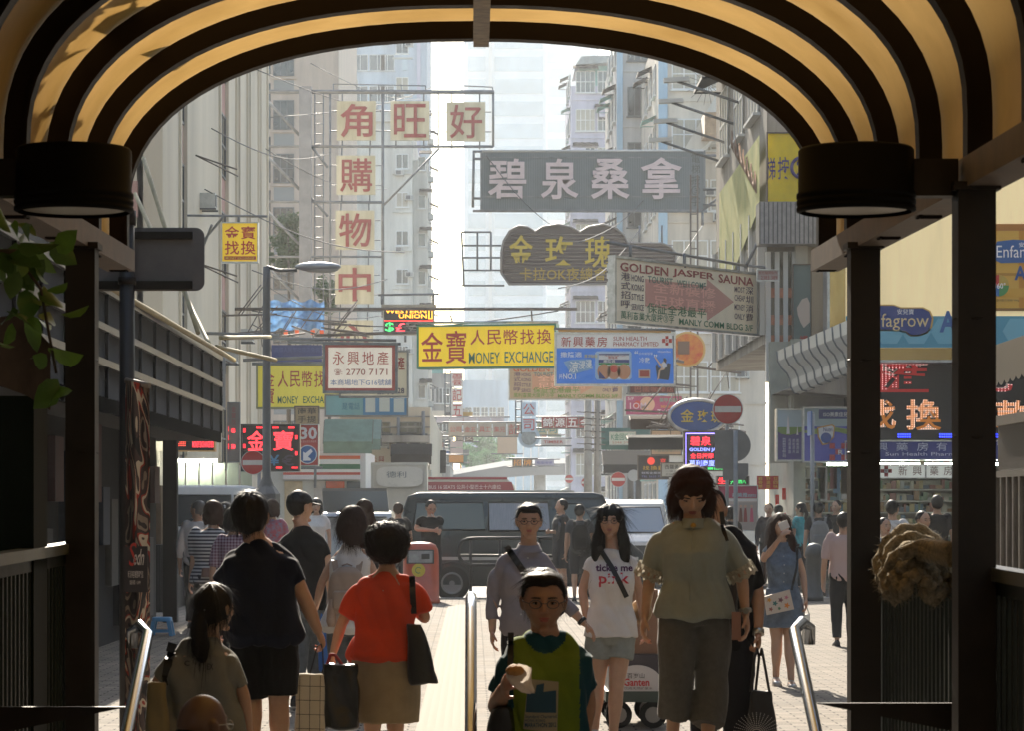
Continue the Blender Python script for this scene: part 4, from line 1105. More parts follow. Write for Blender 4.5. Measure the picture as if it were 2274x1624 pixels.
s = Sign('neon_exchange_sign', 'black neon sign with orange lettering above green and red currency symbols', 853, 684, 962, 740, 92, '#141414', rim=.04, frame=M('tan_frame', (.4, .36, .28), .6, var=.3), th=.4)
lit = lambda h, e=1.6: M('neon_'+h[1:], h, emit=e)
s.text([('WESTERN', (.02, .04, .86, .20), .03), ('UNION', (.30, .235, .87, .40), .03)], lit('#e8962a'))
s.patch('neon_line', [(.0, .485, 1, .515)], lit('#e0302a'))
s.patch('neon_box', [(.90, .04, .925, .42), (.965, .04, .985, .42), (.90, .04, .985, .07), (.90, .40, .985, .43)], lit('#e8962a'), .012)
s.text([('$', (.02, .56, .2, .97), .02)], lit('#38c060', 1.2)); s.text([('£', (.23, .58, .43, .95), .02)], lit('#e83a46')); s.text([('¢', (.49, .60, .66, .95), .02)], '#6f706a')
mb = MB(); s.solid(mb, -.05, -.14, 1.06, -.04, -.06, .45); mb.build('hood', M('tan_frame'), s.t)
s.bars([((840, 655), (975, 653)), ((848, 655), (848, 676)), ((962, 655), (962, 676)), ((900, 745), (900, 760))], .04)
s = Sign('blue_banner', 'deep blue banner with tiny writing strung above the dull yellow sign', 603, 766, 715, 809, 82, '#20327a', rim=0, th=.05)
s.text([('高價人民幣找換店免佣', (.06, .12, .95, .38), .0), ('本店地下商場', (.06, .58, .6, .8), .0)], '#41559a')
t = thing('scaffold_net', 'rippled blue scaffold net hung on the gantry behind the grey column', 'net', W(660, 735, 106))
mb = MB()
vs = []
for j in range(15):
    for i in range(25):
        vs.append(W(600+120*i/24, 668+64*j/14, 106)+Vector((0, .25*sin(i*.9)+.12*sin(j*1.3+i*.4), .07*sin(i*.8+j*.3))))
mb.add(vs, [(j*25+i, j*25+i+1, j*25+i+26, j*25+i+25) for j in range(14) for i in range(24)], 0, True)
mb.build('netting', M('blue_net', (.12, .26, .48), .7, trans=.4, var=.3, vs=3), t)
mb = MB()
for px in (630, 655, 690, 710): mb.box(W(px, 742, 105.8), W(px+9, 733, 105.9)+Vector((0, .1, 0)))
mb.build('orange_tag', ink('#d4561f'), t)
s = Sign('gold_exchange_sign', 'small yellow square sign with four red characters hung on a bar by the cream piers', 493.5, 495, 571.5, 580.5, 60, '#f2c81e', glow=0.14, rim=.02, th=.25)
s.text(s.spread('金寶', .05, .97, .08, .42, .9, .04)+s.spread('找換', .05, .97, .46, .82, .9, .04), '#b62a1e')
s.patch('red_bar', [(.06, .86, .96, .95)], ink('#b62a1e')); s.text([('MONEY EXCHANGE', (.1, .88, .92, .935), .01)], '#e0c040', off=.02)
s.bars([((418, 478, 3), (592, 480)), ((455, 530, 3), (495, 482, .2)), ((530, 482), (530, 495)), ((430, 600, 4), (470, 500, 1))], .03)
s = Sign('white_banner', 'narrow white vertical banner at the end of the dark hoarding', 484, 793, 500.5, 906, 46, '#a9a9a9', rim=0, th=.03)
s.text([('人八公司', (.25, .2, .75, .62), .0, True), ('2383', (.3, .7, .7, .92), .0, True)], '#3b3b3b')

# --- LED boards
def ledbars(s, mat, segs):
    mb = MB()
    for (u, v, hor) in segs:
        for i in range(5):
            for j in range(2):
                a, b_ = (u+.022*i, v+.018*j) if hor else (u+.022*j, v+.018*i)
                s.solid(mb, a, b_, a+.016, b_+.012, -.02, 0)
    mb.build('led_strip', mat, s.t)
s = Sign('led_exchange_board', 'black LED board with two glowing red characters behind the lamp post', 538, 946, 663, 1045, 58, '#0c0c0e', rim=.03, frame=M('black_frame', (.03, .03, .03), .4), th=.3)
s.text([('金', (.09, .12, .42, .56), .028), ('寶', (.55, .12, .91, .56), .028)], lit('#ff3038', 1.5))
s.text([('¥', (.47, .66, .66, .90), .03)], ink('#3e7fa8')); s.text([('€', (.70, .66, .92, .90), .03)], ink('#3a3346'))
ledbars(s, lit('#ff2a34', 1.8), [(.25, .03, 1), (.54, .03, 1), (.82, .03, 1), (.02, .07, 0), (.02, .42, 0), (.94, .22, 0), (.94, .58, 0), (.60, .93, 1), (.88, .93, 1)])
s = Sign('led_ticker', 'small LED ticker glowing red and green under the hoarding edge', 390, 957, 475, 1001, 62, '#14100e', rim=.03, frame=M('orange_trim'), th=.3)
mb = MB(); cols = [lit('#7fd04a', 1.2), lit('#e85040', 1.2), lit('#c87be0', 1.2), lit('#e8c040', 1.2)]
for i in range(9):
    for j in range(9):
        if (j < 5) or 3 < i+j/3 < 8: s.solid(mb, .02+.043*i, .03+.09*j, .045+.043*i, .07+.09*j, -.02, 0, (0 if j < 2 else 1 if j > 5 else 3) if i < 7 else 2)
mb.build('led_dots', cols, s.t)
s.text([('MONEY CHANGE', (.42, .12, .82, .42), .03)], lit('#f0d8f0', 1.2)); s.text([('RMB', (.84, .14, .99, .40), .04), ('MONEY EXCHANGE 853', (.44, .55, .99, .86), .03)], lit('#ff3a46', 1.2))
s = Sign('led_column', 'upright panel with red LED patches beside the shutters', 507, 896, 531, 1026, 60, '#77706a', rim=.02, frame=m_steel, th=.2)
s.text([('金寶找換', (.3, .06, .7, .5), .0, True)], '#8e4a48')
s.patch('led_patch', [(.30, .44, .62, .50), (.3, .71, .62, .78)], lit('#ff2a34', 1.2))
ledbars(s, lit('#ff2a34', 1.8), [(-.02, .40, 0), (-.02, .55, 0), (.0, .7, 0)])
s = Sign('arrow_board', 'red board reading 30 above a blue arrow roundel', 665, 945, 706, 1034, 61, '#b43a30', rim=.02, th=.15)
s.text([('30', (.03, .05, .95, .36), .05)], '#d9cfd0'); s.text([('分鐘快速泊車服務', (.06, .38, .92, .44), .0)], '#d9a09a')
s.disc('roundel_ring', .44, .735, .205, ink('#d8dce0'), .01); s.disc('roundel', .44, .735, .185, ink('#2f5f9a'), .016)
s.poly('arrow', [(.20, .89), (.20, .66), (.32, .70), (.62, .595), (.72, .66), (.46, .79), (.62, .845), (.60, .89)], ink('#e0e2e4'), .022)
s.bars([((640, 1040), (716, 1040)), ((700, 1034), (700, 1085))], .03)

# --- no entry road signs
def no_entry(lab, px, py, r_px, d, pole_px=None, dark=False):
    c = W(px, py, d); R = r_px*d/F
    t = thing('no_entry_sign', lab, 'road sign', (c.x, d, 0), group='no entry signs')
    mb = MB(); mb.cyl((c.x, d-.0, c.z), R, .02, 32, axis='y'); mb.build('disc', M('sign_rim', (.5, .5, .48), .5), t)
    mb = MB(); mb.cyl((c.x, d-.006, c.z), R*.95, .005, 32, axis='y'); mb.build('red_face', M('road_red', '#a8221c', .45, var=.15, vs=6), t)
    mb = MB(); mb.box((c.x-R*.86, d-.012, c.z-R*.2), (c.x+R*.86, d-.007, c.z+R*.2)); mb.build('white_bar', M('road_white', '#cfcac2', .5, var=.1, vs=8), t)
    x = X(pole_px, d) if pole_px else c.x
    mb = MB(); mb.tube([(x, d+.06, 0), (x, d+.06, c.z+R*.8)], .038, 10); mb.build('pole', M('galvanised', (.28, .29, .3), .5, metal=.3, var=.3, vs=4), t)
    return t
no_entry('large no entry sign high on the right next to the grey discs', 1616.5, 910, 34, 57, 1615)
no_entry('no entry sign on the left half covered by the lamp post', 562, 1028.5, 27, 57, 575)
no_entry('small far no entry sign, nearest the grey disc', 1373, 1066, 17, 108)
no_entry('small far no entry sign in the middle of the far three', 1302, 1073, 12, 152)
no_entry('tiny far no entry sign, the leftmost of the far three', 1264, 1065, 9.6, 188)
t = thing('sign_pole', 'grey pole with the backs of round signs, in front of the large no entry sign', 'road sign', (X(1633, 51), 51, 0))
D = 51
mb = MB(); mb.tube([(X(1633.5, D), D, 0), (X(1633.5, D), D, Z(957, D))], .04, 12); mb.build('pole', M('galvanised'), t)
m_sgrey = M('sign_back', (.16, .165, .165), .55, var=.2, vs=5)
mb = MB(); mb.cyl((X(1632, D), D+.05, Z(990, D)), 36*D/F, .015, 32, axis='y'); mb.build('round_plate', m_sgrey, t)
mb = MB(); mb.box((X(1588, D), D+.08, Z(1042, D)), (X(1634, D), D+.095, Z(956, D))); mb.build('square_plate', m_sgrey, t)
mb = MB(); D2 = D+.05; mb.prism([(X(1605, D2), Z(1030, D2)), (X(1662, D2), Z(1030, D2)), (X(1662, D2), Z(1055, D2)), (X(1652, D2), Z(1067, D2)), (X(1605, D2), Z(1067, D2))], D2, D2+.015); mb.build('lower_plate', m_sgrey, t)
t = thing('sign_pole', 'far grey round sign back beside the smallest dark shop board', 'road sign', (X(1407, 104), 104, 0))
mb = MB(); mb.cyl((X(1407, 104), 104, Z(1057, 104)), 13*104/F, .02, 24, axis='y'); mb.build('round_plate', M('sign_back_pale', (.35, .36, .36), .6), t)
mb = MB(); mb.tube([(X(1409, 104), 104.05, 0), (X(1409, 104), 104.05, Z(1050, 104))], .035, 8); mb.build('pole', M('galvanised'), t)
# blade sign on the right pole before the pharmacy
t = thing('sign_pole', 'slim grey pole with a blue edge-on plate before the navy pharmacy sign', 'road sign', (X(1804, 52), 52, 0))
mb = MB(); mb.tube([(X(1804, 52), 52, 0), (X(1804, 52), 52, Z(918, 52))], .04, 10); mb.build('pole', M('galvanised'), t)
mb = MB(); mb.box((X(1797, 52), 51.7, Z(968, 52)), (X(1799.5, 52), 52.3, Z(915, 52))); mb.build('plate', ink('#2f5f9a'), t)

# --- right-hand shop signs
s = Sign('clinic_sign', 'peach clinic sign with green characters below the blue oval', 1447, 958, 1512, 1010, 84, '#cfae8c', rim=.03, frame=m_rust)
s.text(s.spread('普安堂', .06, 1.0, .15, .52, .84, .01), '#3f6a56'); s.text([('註冊中醫 鍾本仁', (.14, .60, .98, .70), .0)], '#b0493a'); s.text([('中醫藥保健諮詢', (.08, .78, .98, .90), .0)], '#7c8a7e')
s = Sign('pawn_board', 'dark board with red icons and yellow characters under the clinic sign', 1418, 1014, 1484, 1064, 88, '#17151a', rim=.03, frame=m_rust)
s.text(s.spread('找換匯', .12, .92, .44, .62, .84, .02), '#c9a12a'); s.text([('錢幣金銀證券', (.1, .70, .9, .80), .0)], '#b9bcd0'); s.text([('TEL 2625 7707', (.1, .87, .9, .95), .0)], '#8088c0')
s.disc('red_icon', .42, .22, .12, lit('#c83a2c', .5), .012); s.text([('京', (.72, .1, .92, .36), .02)], lit('#c83a2c', .5))
s = Sign('doctor_sign', 'small white sign with black characters right of the dark board', 1470, 1030, 1521, 1059, 82, '#c9c9c2', rim=.03, frame=m_rust)
s.text([('西醫黃文', (.12, .1, .95, .45), .0)], '#26231f'); s.text([('一樓全層', (.16, .55, .8, .68), .0), ('診症時間', (.16, .76, .7, .9), .0)], '#77736c')
s = Sign('neon_sauna_board', 'purple neon board with glowing red and blue rows of text beside the grey discs', 1521, 960, 1606, 1045, 70, '#2a2030', rim=.03, frame=m_rust)
s.text([('碧泉', (.14, .12, .68, .36), .02), ('全日按摩 價', (.14, .56, .95, .70), .02)], lit('#ff3040', 1.3))
s.text([('GOLDEN JANS', (.12, .42, .98, .53), .02), ('萬利商廈 和', (.12, .74, .98, .90), .02)], lit('#7f8cff', 1.3)); s.text([('MM BLDG', (.6, .93, .98, .99), .02)], lit('#38c060', 1.2))
s.patch('neon_border', [(.02, .03, .98, .055), (.02, .06, .035, .95)], lit('#8f80ff', 1.6))
D = 74
t = thing('oval_sign', 'blue oval sign with silver rim and yellow characters', 'sign', W(1548, 960, D))
c = W(1549, 926, D)
pts = [(c.x+63*D/F*cos(2*pi*i/40), c.z+37*D/F*sin(2*pi*i/40)) for i in range(40)]
mb = MB(); mb.prism(pts, D, D+.3); mb.build('panel', M('oval_blue', '#2b4f8e', .5, var=.2, vs=3), t)
mb = MB(); mb.tube([(x, D, z) for x, z in pts]+[(pts[0][0], D, pts[0][1])], .05, 6); mb.build('rim', m_silver, t)
s = Sign('', '', 1488, 888, 1610, 962, D, '#000000', parent=t, body=False); s.text([('金', (.19, .3, .43, .68), .03), ('玫', (.50, .32, .69, .68), .03), ('瑰', (.74, .34, .93, .70), .03)], '#c9b030', off=.04)
s = Sign('pink_sign', 'pink banner sign with cream hearts and a telephone number', 1390, 881, 1514, 922, 88, '#b8527a', rim=.03)
s.text([('5/F', (.03, .05, .14, .22), .03), ('1OM.', (.07, .35, .40, .70), .02), ('www.lom', (.07, .75, .32, .88), .0)], '#e4c6d2', off=.03); s.text([('Tel:3422', (.56, .72, .97, .93), .04)], '#f0e0e6')
s.disc('heart', .38, .45, .24, ink('#e0b59a'), .01); s.disc('dot_badge', .21, .45, .12, ink('#c8463a'), .016); s.text([('美甲美睫', (.60, .1, .92, .34), .02)], '#7fae9a'); s.text([('預約優惠', (.62, .5, .95, .64), .0)], '#e0b040')
s = Sign('coffee_sign', 'dark red sign with dull brown characters under the pharmacy sign', 1400, 858, 1499, 873, 90, '#5e1c1a', rim=.02, frame=m_rust)
s.text(s.spread('巴國咖啡店', .08, .98, .12, .9, .8, .0), '#a8604a')
s = Sign('recycling_sign', 'small white sign with green characters near the utility poles', 1355, 961, 1411, 988, 100, '#c4ccc2', rim=.02)
s.text([('K金回收站', (.04, .1, .96, .66), .01)], '#2f7a5c'); s.text([('5346 5972', (.08, .75, .92, .93), .0)], '#a8705a')
s = Sign('small_led_board', 'tiny black LED board with red and green marks above the magenta poster', 1593, 1060, 1662, 1077, 60, '#0d0c0e', rim=.02, frame=m_rust)
s.text([('生', (.02, .1, .28, .92), .03)], lit('#ff3038', 1.3)); s.text([('六', (.42, .5, .56, .95), .03), ('四八', (.68, .45, .92, .9), .02)], lit('#38c060', 1.2))
s = Sign('fashion_poster', 'magenta topped poster with small dressed figures behind the grey blouse woman', 1595, 1081, 1681, 1178, 59, '#cbb9b0', rim=.02)
s.patch('header', [(0, 0, 1, .27)], ink('#b03a5c')); s.text([('瘦美雅', (.36, .15, .75, .25), .03), ('纖體美容', (.76, .18, .98, .25), .0)], '#a8ccd2', off=.02); s.patch('photo', [(.52, .37, .99, .98)], ink('#a89a94'), .012); s.patch('photo', [(.04, .52, .48, .98)], ink('#c8b0a0'), .012)
s.text([('www.yvonbonne.com', (.02, .40, .42, .47), .01)], '#5a4a7a'); s.patch('caption', [(.0, .29, 1, .345)], ink('#e0d8d4'))
for i, (u, c_) in enumerate(((.58, '#6a3a2a'), (.70, '#8c2f2a'), (.86, '#c04a6a'))):
    s.poly('dress', [(u-.02, .5), (u+.02, .5), (u+.035, .6), (u+.05, .82), (u-.05, .82), (u-.035, .6)], ink(c_), .02); s.disc('face', u, .46, .028, ink('#c8a088'), .02)
s = Sign('menu_board', 'red menu board with three columns of yellow characters', 1681, 1058, 1729, 1088, 60, '#9c2420', rim=.0, th=.04)
s.text([('雞骨草', (.06, .08, .26, .95), .02, True), ('野葛菜', (.42, .08, .62, .95), .02, True), ('廿四味', (.76, .08, .97, .95), .02, True)], '#c0a040')
for px, py in ((1737, 1085), (1737, 1140), (1722, 1100)):
    mb = MB(); mb.box(W(px, py+26, 59.5), W(px+8, py, 59.53)); tag(mb.build('red_banner', ink('#c8281e')), 'red paper strip hanging %s' % ('on the pharmacy pillar, upper one' if py == 1085 else 'on the pharmacy pillar, lower one' if py == 1140 else 'under the right end of the red menu board'), 'banner')

# --- formula billboard, LED fascia and pharmacy band
def grad(name, c0, c1, z0, z1):
    m = bpy.data.materials.new(name); m.use_nodes = True
    N, L = m.node_tree.nodes, m.node_tree.links; b = N['Principled BSDF']; b.inputs['Roughness'].default_value = .4
    tc = N.new('ShaderNodeTexCoord'); sp = N.new('ShaderNodeSeparateXYZ'); mr = N.new('ShaderNodeMapRange'); rp = N.new('ShaderNodeValToRGB')
    L.new(tc.outputs['Object'], sp.inputs[0]); L.new(sp.outputs[2], mr.inputs[0]); mr.inputs[1].default_value = z0; mr.inputs[2].default_value = z1
    rp.color_ramp.elements[0].color = (*hexc(c0), 1); rp.color_ramp.elements[1].color = (*hexc(c1), 1)
    L.new(mr.outputs[0], rp.inputs[0]); L.new(rp.outputs[0], b.inputs['Base Color']); return m
D = 57.3
m_gold = M('gold_mirror', (.55, .40, .16), .18, metal=1.0, bump=.5, bs=1.2)
BB = Sign('formula_billboard', 'large cream billboard for infant formula with a gold tin, framed in gold metal', 1878, 380, 2420, 772, D, '#f2dca8', glow=0.17, rim=0, th=.6)
mb = MB(); BB.solid(mb, -.066, 0, -.002, 1.0, -.03, .6); BB.solid(mb, -.066, 1.002, 1, 1.07, -.03, .6); mb.build('gold_frame', m_gold, BB.t)
mb = MB(); BB.solid(mb, -.078, 0, -.067, 1.08, -.08, .6); BB.solid(mb, -.078, 1.071, 1, 1.085, -.08, .6); mb.build('frame', m_silver, BB.t)
mb = MB(); BB.solid(mb, 0, .82, 1, 1, -.008, .0); mb.build('blue_foot', M('foot_blue', '#4b9ab8', .4), BB.t)
U = lambda px: (px-1878)/542
V_ = lambda py: (py-380)/392
def bpoly(name, pts, col, off=.015): return BB.poly(name, [(U(a), V_(b_)) for a, b_ in pts], ink(col), off)
for cx in (1905, 1975, 2035, 2100, 2260):
    r = 34; bpoly('hexagon', [(cx+r*cos(pi/3*i), 735+r*.95*sin(pi/3*i)) for i in range(6)], '#6fb4cc', .012)
bpoly('logo_edge', [(1925, 676), (1985, 676), (2000, 682), (2050, 682), (2066, 690), (2073, 706), (2070, 726), (2060, 740), (2040, 747), (2020, 747), (2010, 738), (1990, 735), (1925, 735), (1912, 720), (1912, 690)], '#c9a24a', .012)
bpoly('logo', [(1926, 679), (1985, 679), (2000, 685), (2049, 685), (2063, 692), (2069, 706), (2066, 725), (2057, 737), (2040, 743), (2022, 743), (2012, 735), (1991, 731), (1927, 731), (1916, 718), (1916, 692)], '#1f3a86', .018)
BB.text([('Enfagrow', (U(1921), V_(696), U(2062), V_(735)), .0)], '#e2cf9a', off=.026); BB.text([('安兒寶', (U(1992), V_(686), U(2029), V_(698)), .02)], '#e8e8ee', off=.026); BB.text([('A+', (U(2086), V_(690), U(2150), V_(738)), .05)], '#1f5aa0', off=.02)
mb = MB(); rings = []
for py, w_ in ((690, 106), (686, 112), (500, 112), (497, 116), (520, 116)): pass
can = [(2196+20, 500), (2420, 500), (2420, 690), (2216, 690), (2206, 684), (2204, 508)]
bpoly('tin', can, '#c98a14', .02); bpoly('tin_shine', [(2212, 505), (2262, 505), (2262, 688), (2220, 688), (2212, 684)], '#d8a83a', .024)
for a, b_, c_ in ((497, 512, '#b4721a'), (566, 572, '#b88420'), (606, 612, '#b88420'), (640, 660, '#d4a02a'), (684, 690, '#8c6420')): BB.patch('tin_band', [(U(2202), V_(a), 1, V_(b_))], ink(c_), .03)
bpoly('tin_label', [(2208, 548), (2214, 536), (2250, 532), (2420, 540), (2420, 580), (2222, 584), (2210, 578)], '#1f5aa0', .036)
BB.text([('Enfama', (U(2212), V_(545), U(2300), V_(572)), .0), ('安嬰媽', (U(2262), V_(538), U(2300), V_(549)), .02)], '#eceff4', off=.044); BB.text([('A+', (U(2252), V_(590), U(2296), V_(622)), .05)], '#1f4a90', off=.044)
for k, c_ in enumerate(('#3f8f4a', '#3a76b8', '#c8302a', '#c0a040')):
    a = pi/2*k; bpoly('quarter', [(2218, 634)]+[(2218+22*cos(a+pi/2*i/6), 634+24*sin(a+pi/2*i/6)) for i in range(7)], c_, .04)
BB.text([('360°', (U(2206), V_(628), U(2232), V_(641)), .02)], '#f0f0f0', off=.05); BB.text([('嬰兒配方奶粉 900g', (U(2212), V_(664), U(2262), V_(670)), .0)], '#5a3c10', off=.044)
D = 58.2
LB = Sign('led_fascia', 'black LED fascia with dotted red and amber characters under the billboard', 1880, 800, 2420, 978, D, '#101012', rim=0, th=.4)
U = lambda px: (px-1880)/540
V_ = lambda py: (py-800)/178
def ledchar(ch, x0, y0, x1, y1, col, bold=.03):
    r = (U(x0), V_(y0), U(x1), V_(y1))
    LB.text([(ch, r, bold+.07)], ink('#b9b4ac'), off=.012, name='letter_edge')
    o = LB.text([(ch, r, bold)], M('led_'+col[1:], col, .5, emit=.25), off=.024)
    v, f, sz = text_mesh(ch, bold); k = v[:, :2]/sz
    mb = MB(); N_ = 15
    tri = []
    for poly in f:
        for i in range(1, len(poly)-1): tri.append((k[poly[0]], k[poly[i]], k[poly[i+1]]))
    for i in range(N_):
        for j in range(N_):
            p = np.array(((i+.5)/N_, (j+.5)/N_))
            ok = False
            for a, b_, c_ in tri:
                d1 = (p[0]-b_[0])*(a[1]-b_[1])-(a[0]-b_[0])*(p[1]-b_[1]); d2 = (p[0]-c_[0])*(b_[1]-c_[1])-(b_[0]-c_[0])*(p[1]-c_[1]); d3 = (p[0]-a[0])*(c_[1]-a[1])-(c_[0]-a[0])*(p[1]-a[1])
                if not ((d1 < 0 or d2 < 0 or d3 < 0) and (d1 > 0 or d2 > 0 or d3 > 0)): ok = True; break
            if ok:
                u, v_ = r[0]+(r[2]-r[0])*p[0], r[3]+(r[1]-r[3])*p[1]
                LB.solid(mb, u-.0016, v_-.0048, u+.0016, v_+.0048, -.032, 0)
    q = mb.build('led_dots', M('led_hot_'+col[1:], tuple(min(1, c*1.2+.35) for c in hexc(col)), emit=1.1), LB.t); q['kind'] = 'stuff'
ledchar('匯', 1948, 802, 2062, 872, '#8f1416'); ledchar('找', 1912, 888, 1990, 954, '#a8641a'); ledchar('換', 2012, 888, 2090, 956, '#a8641a'); ledchar('款', 2210, 890, 2290, 956, '#a8641a'); ledchar('兌', 2140, 802, 2250, 872, '#8f1416')
mb = MB()
for px in (1994, 2086, 2180, 2200):
    for i in range(6):
        for j in range(2): LB.solid(mb, U(px+5*i), V_(964+5.5*j), U(px+5*i+2.6), V_(966.8+5.5*j), -.02, 0)
mb.build('led_strip', lit('#2a3cff', 3), LB.t)
s = Sign('pharmacy_band', 'navy pharmacy name band with white characters over the open shop front', 1878, 982, 2420, 1021, 58.0, '#232a62', glow=0.15, rim=.02, th=.4)
U = lambda px: (px-1878)/542
s.text([(c_, (U(a), .06, U(b_), .52), .01) for c_, a, b_ in (('新', 1900, 1926), ('興', 1946, 1971), ('藥', 1990, 2016), ('房', 2036, 2061), ('有', 2079, 2103), ('限', 2124, 2149), ('公', 2170, 2195), ('司', 2214, 2238))], '#c9ccd8')
s.text([('Sun Health Pharmacy', (U(1966), .60, U(2150), .86), .0)], '#d3d6e0')
s = Sign('shop_lightbox', 'white light box with a red checked cross and pharmacy characters', 1949, 1034, 2054, 1062, 58.3, '#c9ccc4', glow=0.2, rim=.015, th=.15)
s.patch('cross', [(.06, .32, .30, .62), (.14, .05, .22, .92)], ink('#a83232')); s.patch('cross_centre', [(.14, .34, .22, .60)], ink('#e0e0e0'), .014); s.text([('R', (.16, .38, .20, .57), .0)], '#a83232', off=.022)
s.text([('新', (.44, .1, .62, .82), .0), ('興', (.74, .1, .93, .82), .0)], '#6b3a38')
s = Sign('shop_lightbox', 'white light box with two dark red pharmacy characters, the right-hand one', 2057, 1034, 2190, 1062, 58.3, '#c9ccc4', glow=0.2, rim=.015, th=.15)
s.text([('藥', (.06, .1, .20, .82), .0), ('房', (.29, .1, .43, .82), .0)], '#6b3a38')
s = Sign('shop_lightbox', 'blue and green lozenge sign inside the pharmacy left of the posts', 1836, 1036, 1892, 1072, 58.3, '#5f7a44', rim=0, th=.08)
s.poly('lozenge', [(.1, .5), (.16, .3), (.9, .3), (1.0, .5), (.9, .85), (.16, .85)], ink('#3f8fbc'), .012); s.text([('信心保證', (.2, .42, .95, .74), .01)], '#e4eef4', off=.02); s.text([('新興', (.3, .02, .9, .22), .0)], '#23301c')
# milk powder panels on the shop corner
s = Sign('milk_panel', 'navy sign panel with landscape and oval badge at the pharmacy corner', 1786, 908, 1886, 1025, 58.0, '#2a2f6e', glow=0.2, rim=.03, frame=m_silver, th=.5)
s.patch('sky_strip', [(0, 0, 1, .34)], ink('#9fb4bc')); s.poly('hill', [(0, .42), (.3, .38), (.6, .34), (1, .40), (1, .50), (.7, .44), (.35, .50), (0, .46)], ink('#6f8a3a'), .016)
s.patch('blue_plate', [(.32, .02, .98, .2)], ink('#27397d'), .014); s.text([('ISO美素佳兒', (.42, .07, .96, .16), .02)], '#dfe3ea', off=.022)
s.poly('badge_edge', [(.28, .36), (.62, .30), (.68, .34), (.66, .55), (.52, .68), (.40, .70), (.30, .55)], ink('#b98a2a'), .018); s.poly('badge', [(.31, .38), (.61, .325), (.655, .36), (.63, .54), (.51, .65), (.41, .67), (.325, .54)], ink('#d5d9e2'), .024); s.disc('badge_dot', .48, .56, .11, ink('#2a4f9a'), .03); s.text([('Nutri', (.42, .36, .62, .44), .02)], '#2a3a7a', off=.032)
mb = MB()
for i in range(5):
    for j in range(3):
        if (i+j) % 2 == 0: s.solid(mb, .56+.13*i, .66+.11*j, .68+.13*i if i < 3 else 1, .765+.11*j, -.02, 0)
mb.build('checker', ink('#a83232'), s.t); s.text([('R', (.75, .79, .86, .88), .02)], '#d8d8d8', off=.03)
s = Sign('milk_panel', 'narrow purple sign panel with white stems and upright writing, left of the navy one', 1727, 912, 1780, 1022, 58.1, '#4a3f7e', k=1.0, rim=.03, frame=m_silver, th=.3)
s.poly('sky_patch', [(0, 0), (1, 0), (1, .42), (.75, .47), (.45, .5), (.15, .47), (0, .42)], ink('#a9bcc8')); s.poly('field', [(0, .34), (1, .34), (1, .43), (.75, .475), (.45, .505), (.15, .475), (0, .43)], ink('#6f8a4a'), .014)
s.poly('stem', [(.36, .48), (.40, .2), (.43, .1), (.46, .2), (.5, .48)], ink('#d8d4d6'), .02); s.poly('stem', [(.78, .5), (.82, .3), (.86, .5)], ink('#d8d4d6'), .02)
s.text([('新興藥房有限公司', (.2, .56, .34, .96), .0, True), ('母嬰專區', (.45, .58, .55, .88), .0, True), ('奶粉尿片', (.62, .58, .72, .88), .0, True), ('護膚用品', (.78, .58, .88, .88), .0, True)], '#cfd0e0')
# yellow banner wrapped round the corner above
s = Sign('yellow_banner', 'bright yellow banner with purple characters and a circled 2 on the corner building', 1705, 296, 1835, 458, 59.6, '#d8c428', rim=.03, frame=m_rust, th=.05, face_mat=M('banner_yellow', '#eed820', .6, var=.22, vs=1.3, trans=.35))
s.text([('梯', (-.03, .33, .13, .63), .02), ('按', (.17, .32, .36, .63), .02)], '#3a2f6e')
mb = MB(); cu, cv = .58, .47; q = [s.to3(cu+.175*cos(2*pi*i/28), cv+.14*sin(2*pi*i/28), .03) for i in range(29)]; mb.tube(q, .035, 6); mb.build('ring', ink('#3a2f6e'), s.t)
s.text([('2', (.49, .37, .67, .57), .04), ('字', (.80, .32, .98, .63), .02)], '#3a2f6e')
t = thing('yellow_banner', 'faded yellow printed banner slanting along the street wall, left of the bright one', 'sign', W(1705, 458, 60)); ya, yb = 60.2, 70.0
mb = MB(); xx = 6.18
mb.add([(xx, ya, 8.15), (xx, ya, 9.7), (xx, yb, 9.55), (xx, yb, 7.2), (xx, 66, 7.3)], [(0, 1, 2, 3, 4)]); mb.build('canvas', M('faded_banner', '#cfc98a', .7, var=.4, vs=.8, trans=.3, dirt=hexc('#a8b070')), t)
mb = MB(); mb.tube([(xx-.02, ya+.5+.1*i, 8.5+.03*i+(.28 if i % 2 else 0)*(1+.6*sin(i*.7))) for i in range(60)], .014, 4); mb.build('red_scrawl', ink('#a58a78'), t)
s = Sign('small_wall_sign', 'little white sign with red writing and a phone number above the restaurant windows', 1682, 600, 1728, 622, 59, '#b8a8a4', rim=.02, th=.05)
s.text([('欣欣鋪牌製作', (.06, .08, .95, .42), .0), ('2383 389', (.16, .54, .96, .92), .0)], '#9a3a34')
s = Sign('hand_poster', 'teal vertical poster with a red outlined hand beside the restaurant windows', 1762, 588, 1800, 800, 59.4, '#54686a', rim=.02, frame=m_rust, th=.06)
s.poly('hand_shape', [(.2, .45), (.5, .36), (.8, .34), (.95, .4), (.95, .6), (.6, .66), (.4, .6), (.25, .52)], ink('#b8aea8')); s.text([('襪子', (.35, .74, .85, .98), .05, True)], '#9a2f2c')
t = thing('round_sign', 'round red and gold patterned sign behind the right end of the pharmacy sign', 'sign', W(1528, 776, 86)); c = W(1527, 776, 86)
mb = MB(); mb.cyl((c.x, 86, c.z), 40*86/F, .15, 36, axis='y'); mb.build('rim', M('gold_rim', (.5, .33, .1), .4), t)
mb = MB(); mb.cyl((c.x, 85.97, c.z), 35*86/F, .05, 36, axis='y'); mb.build('face', M('red_disc', '#a8301f', .5, var=.5, vs=4, dirt=hexc('#c88a2a')), t)
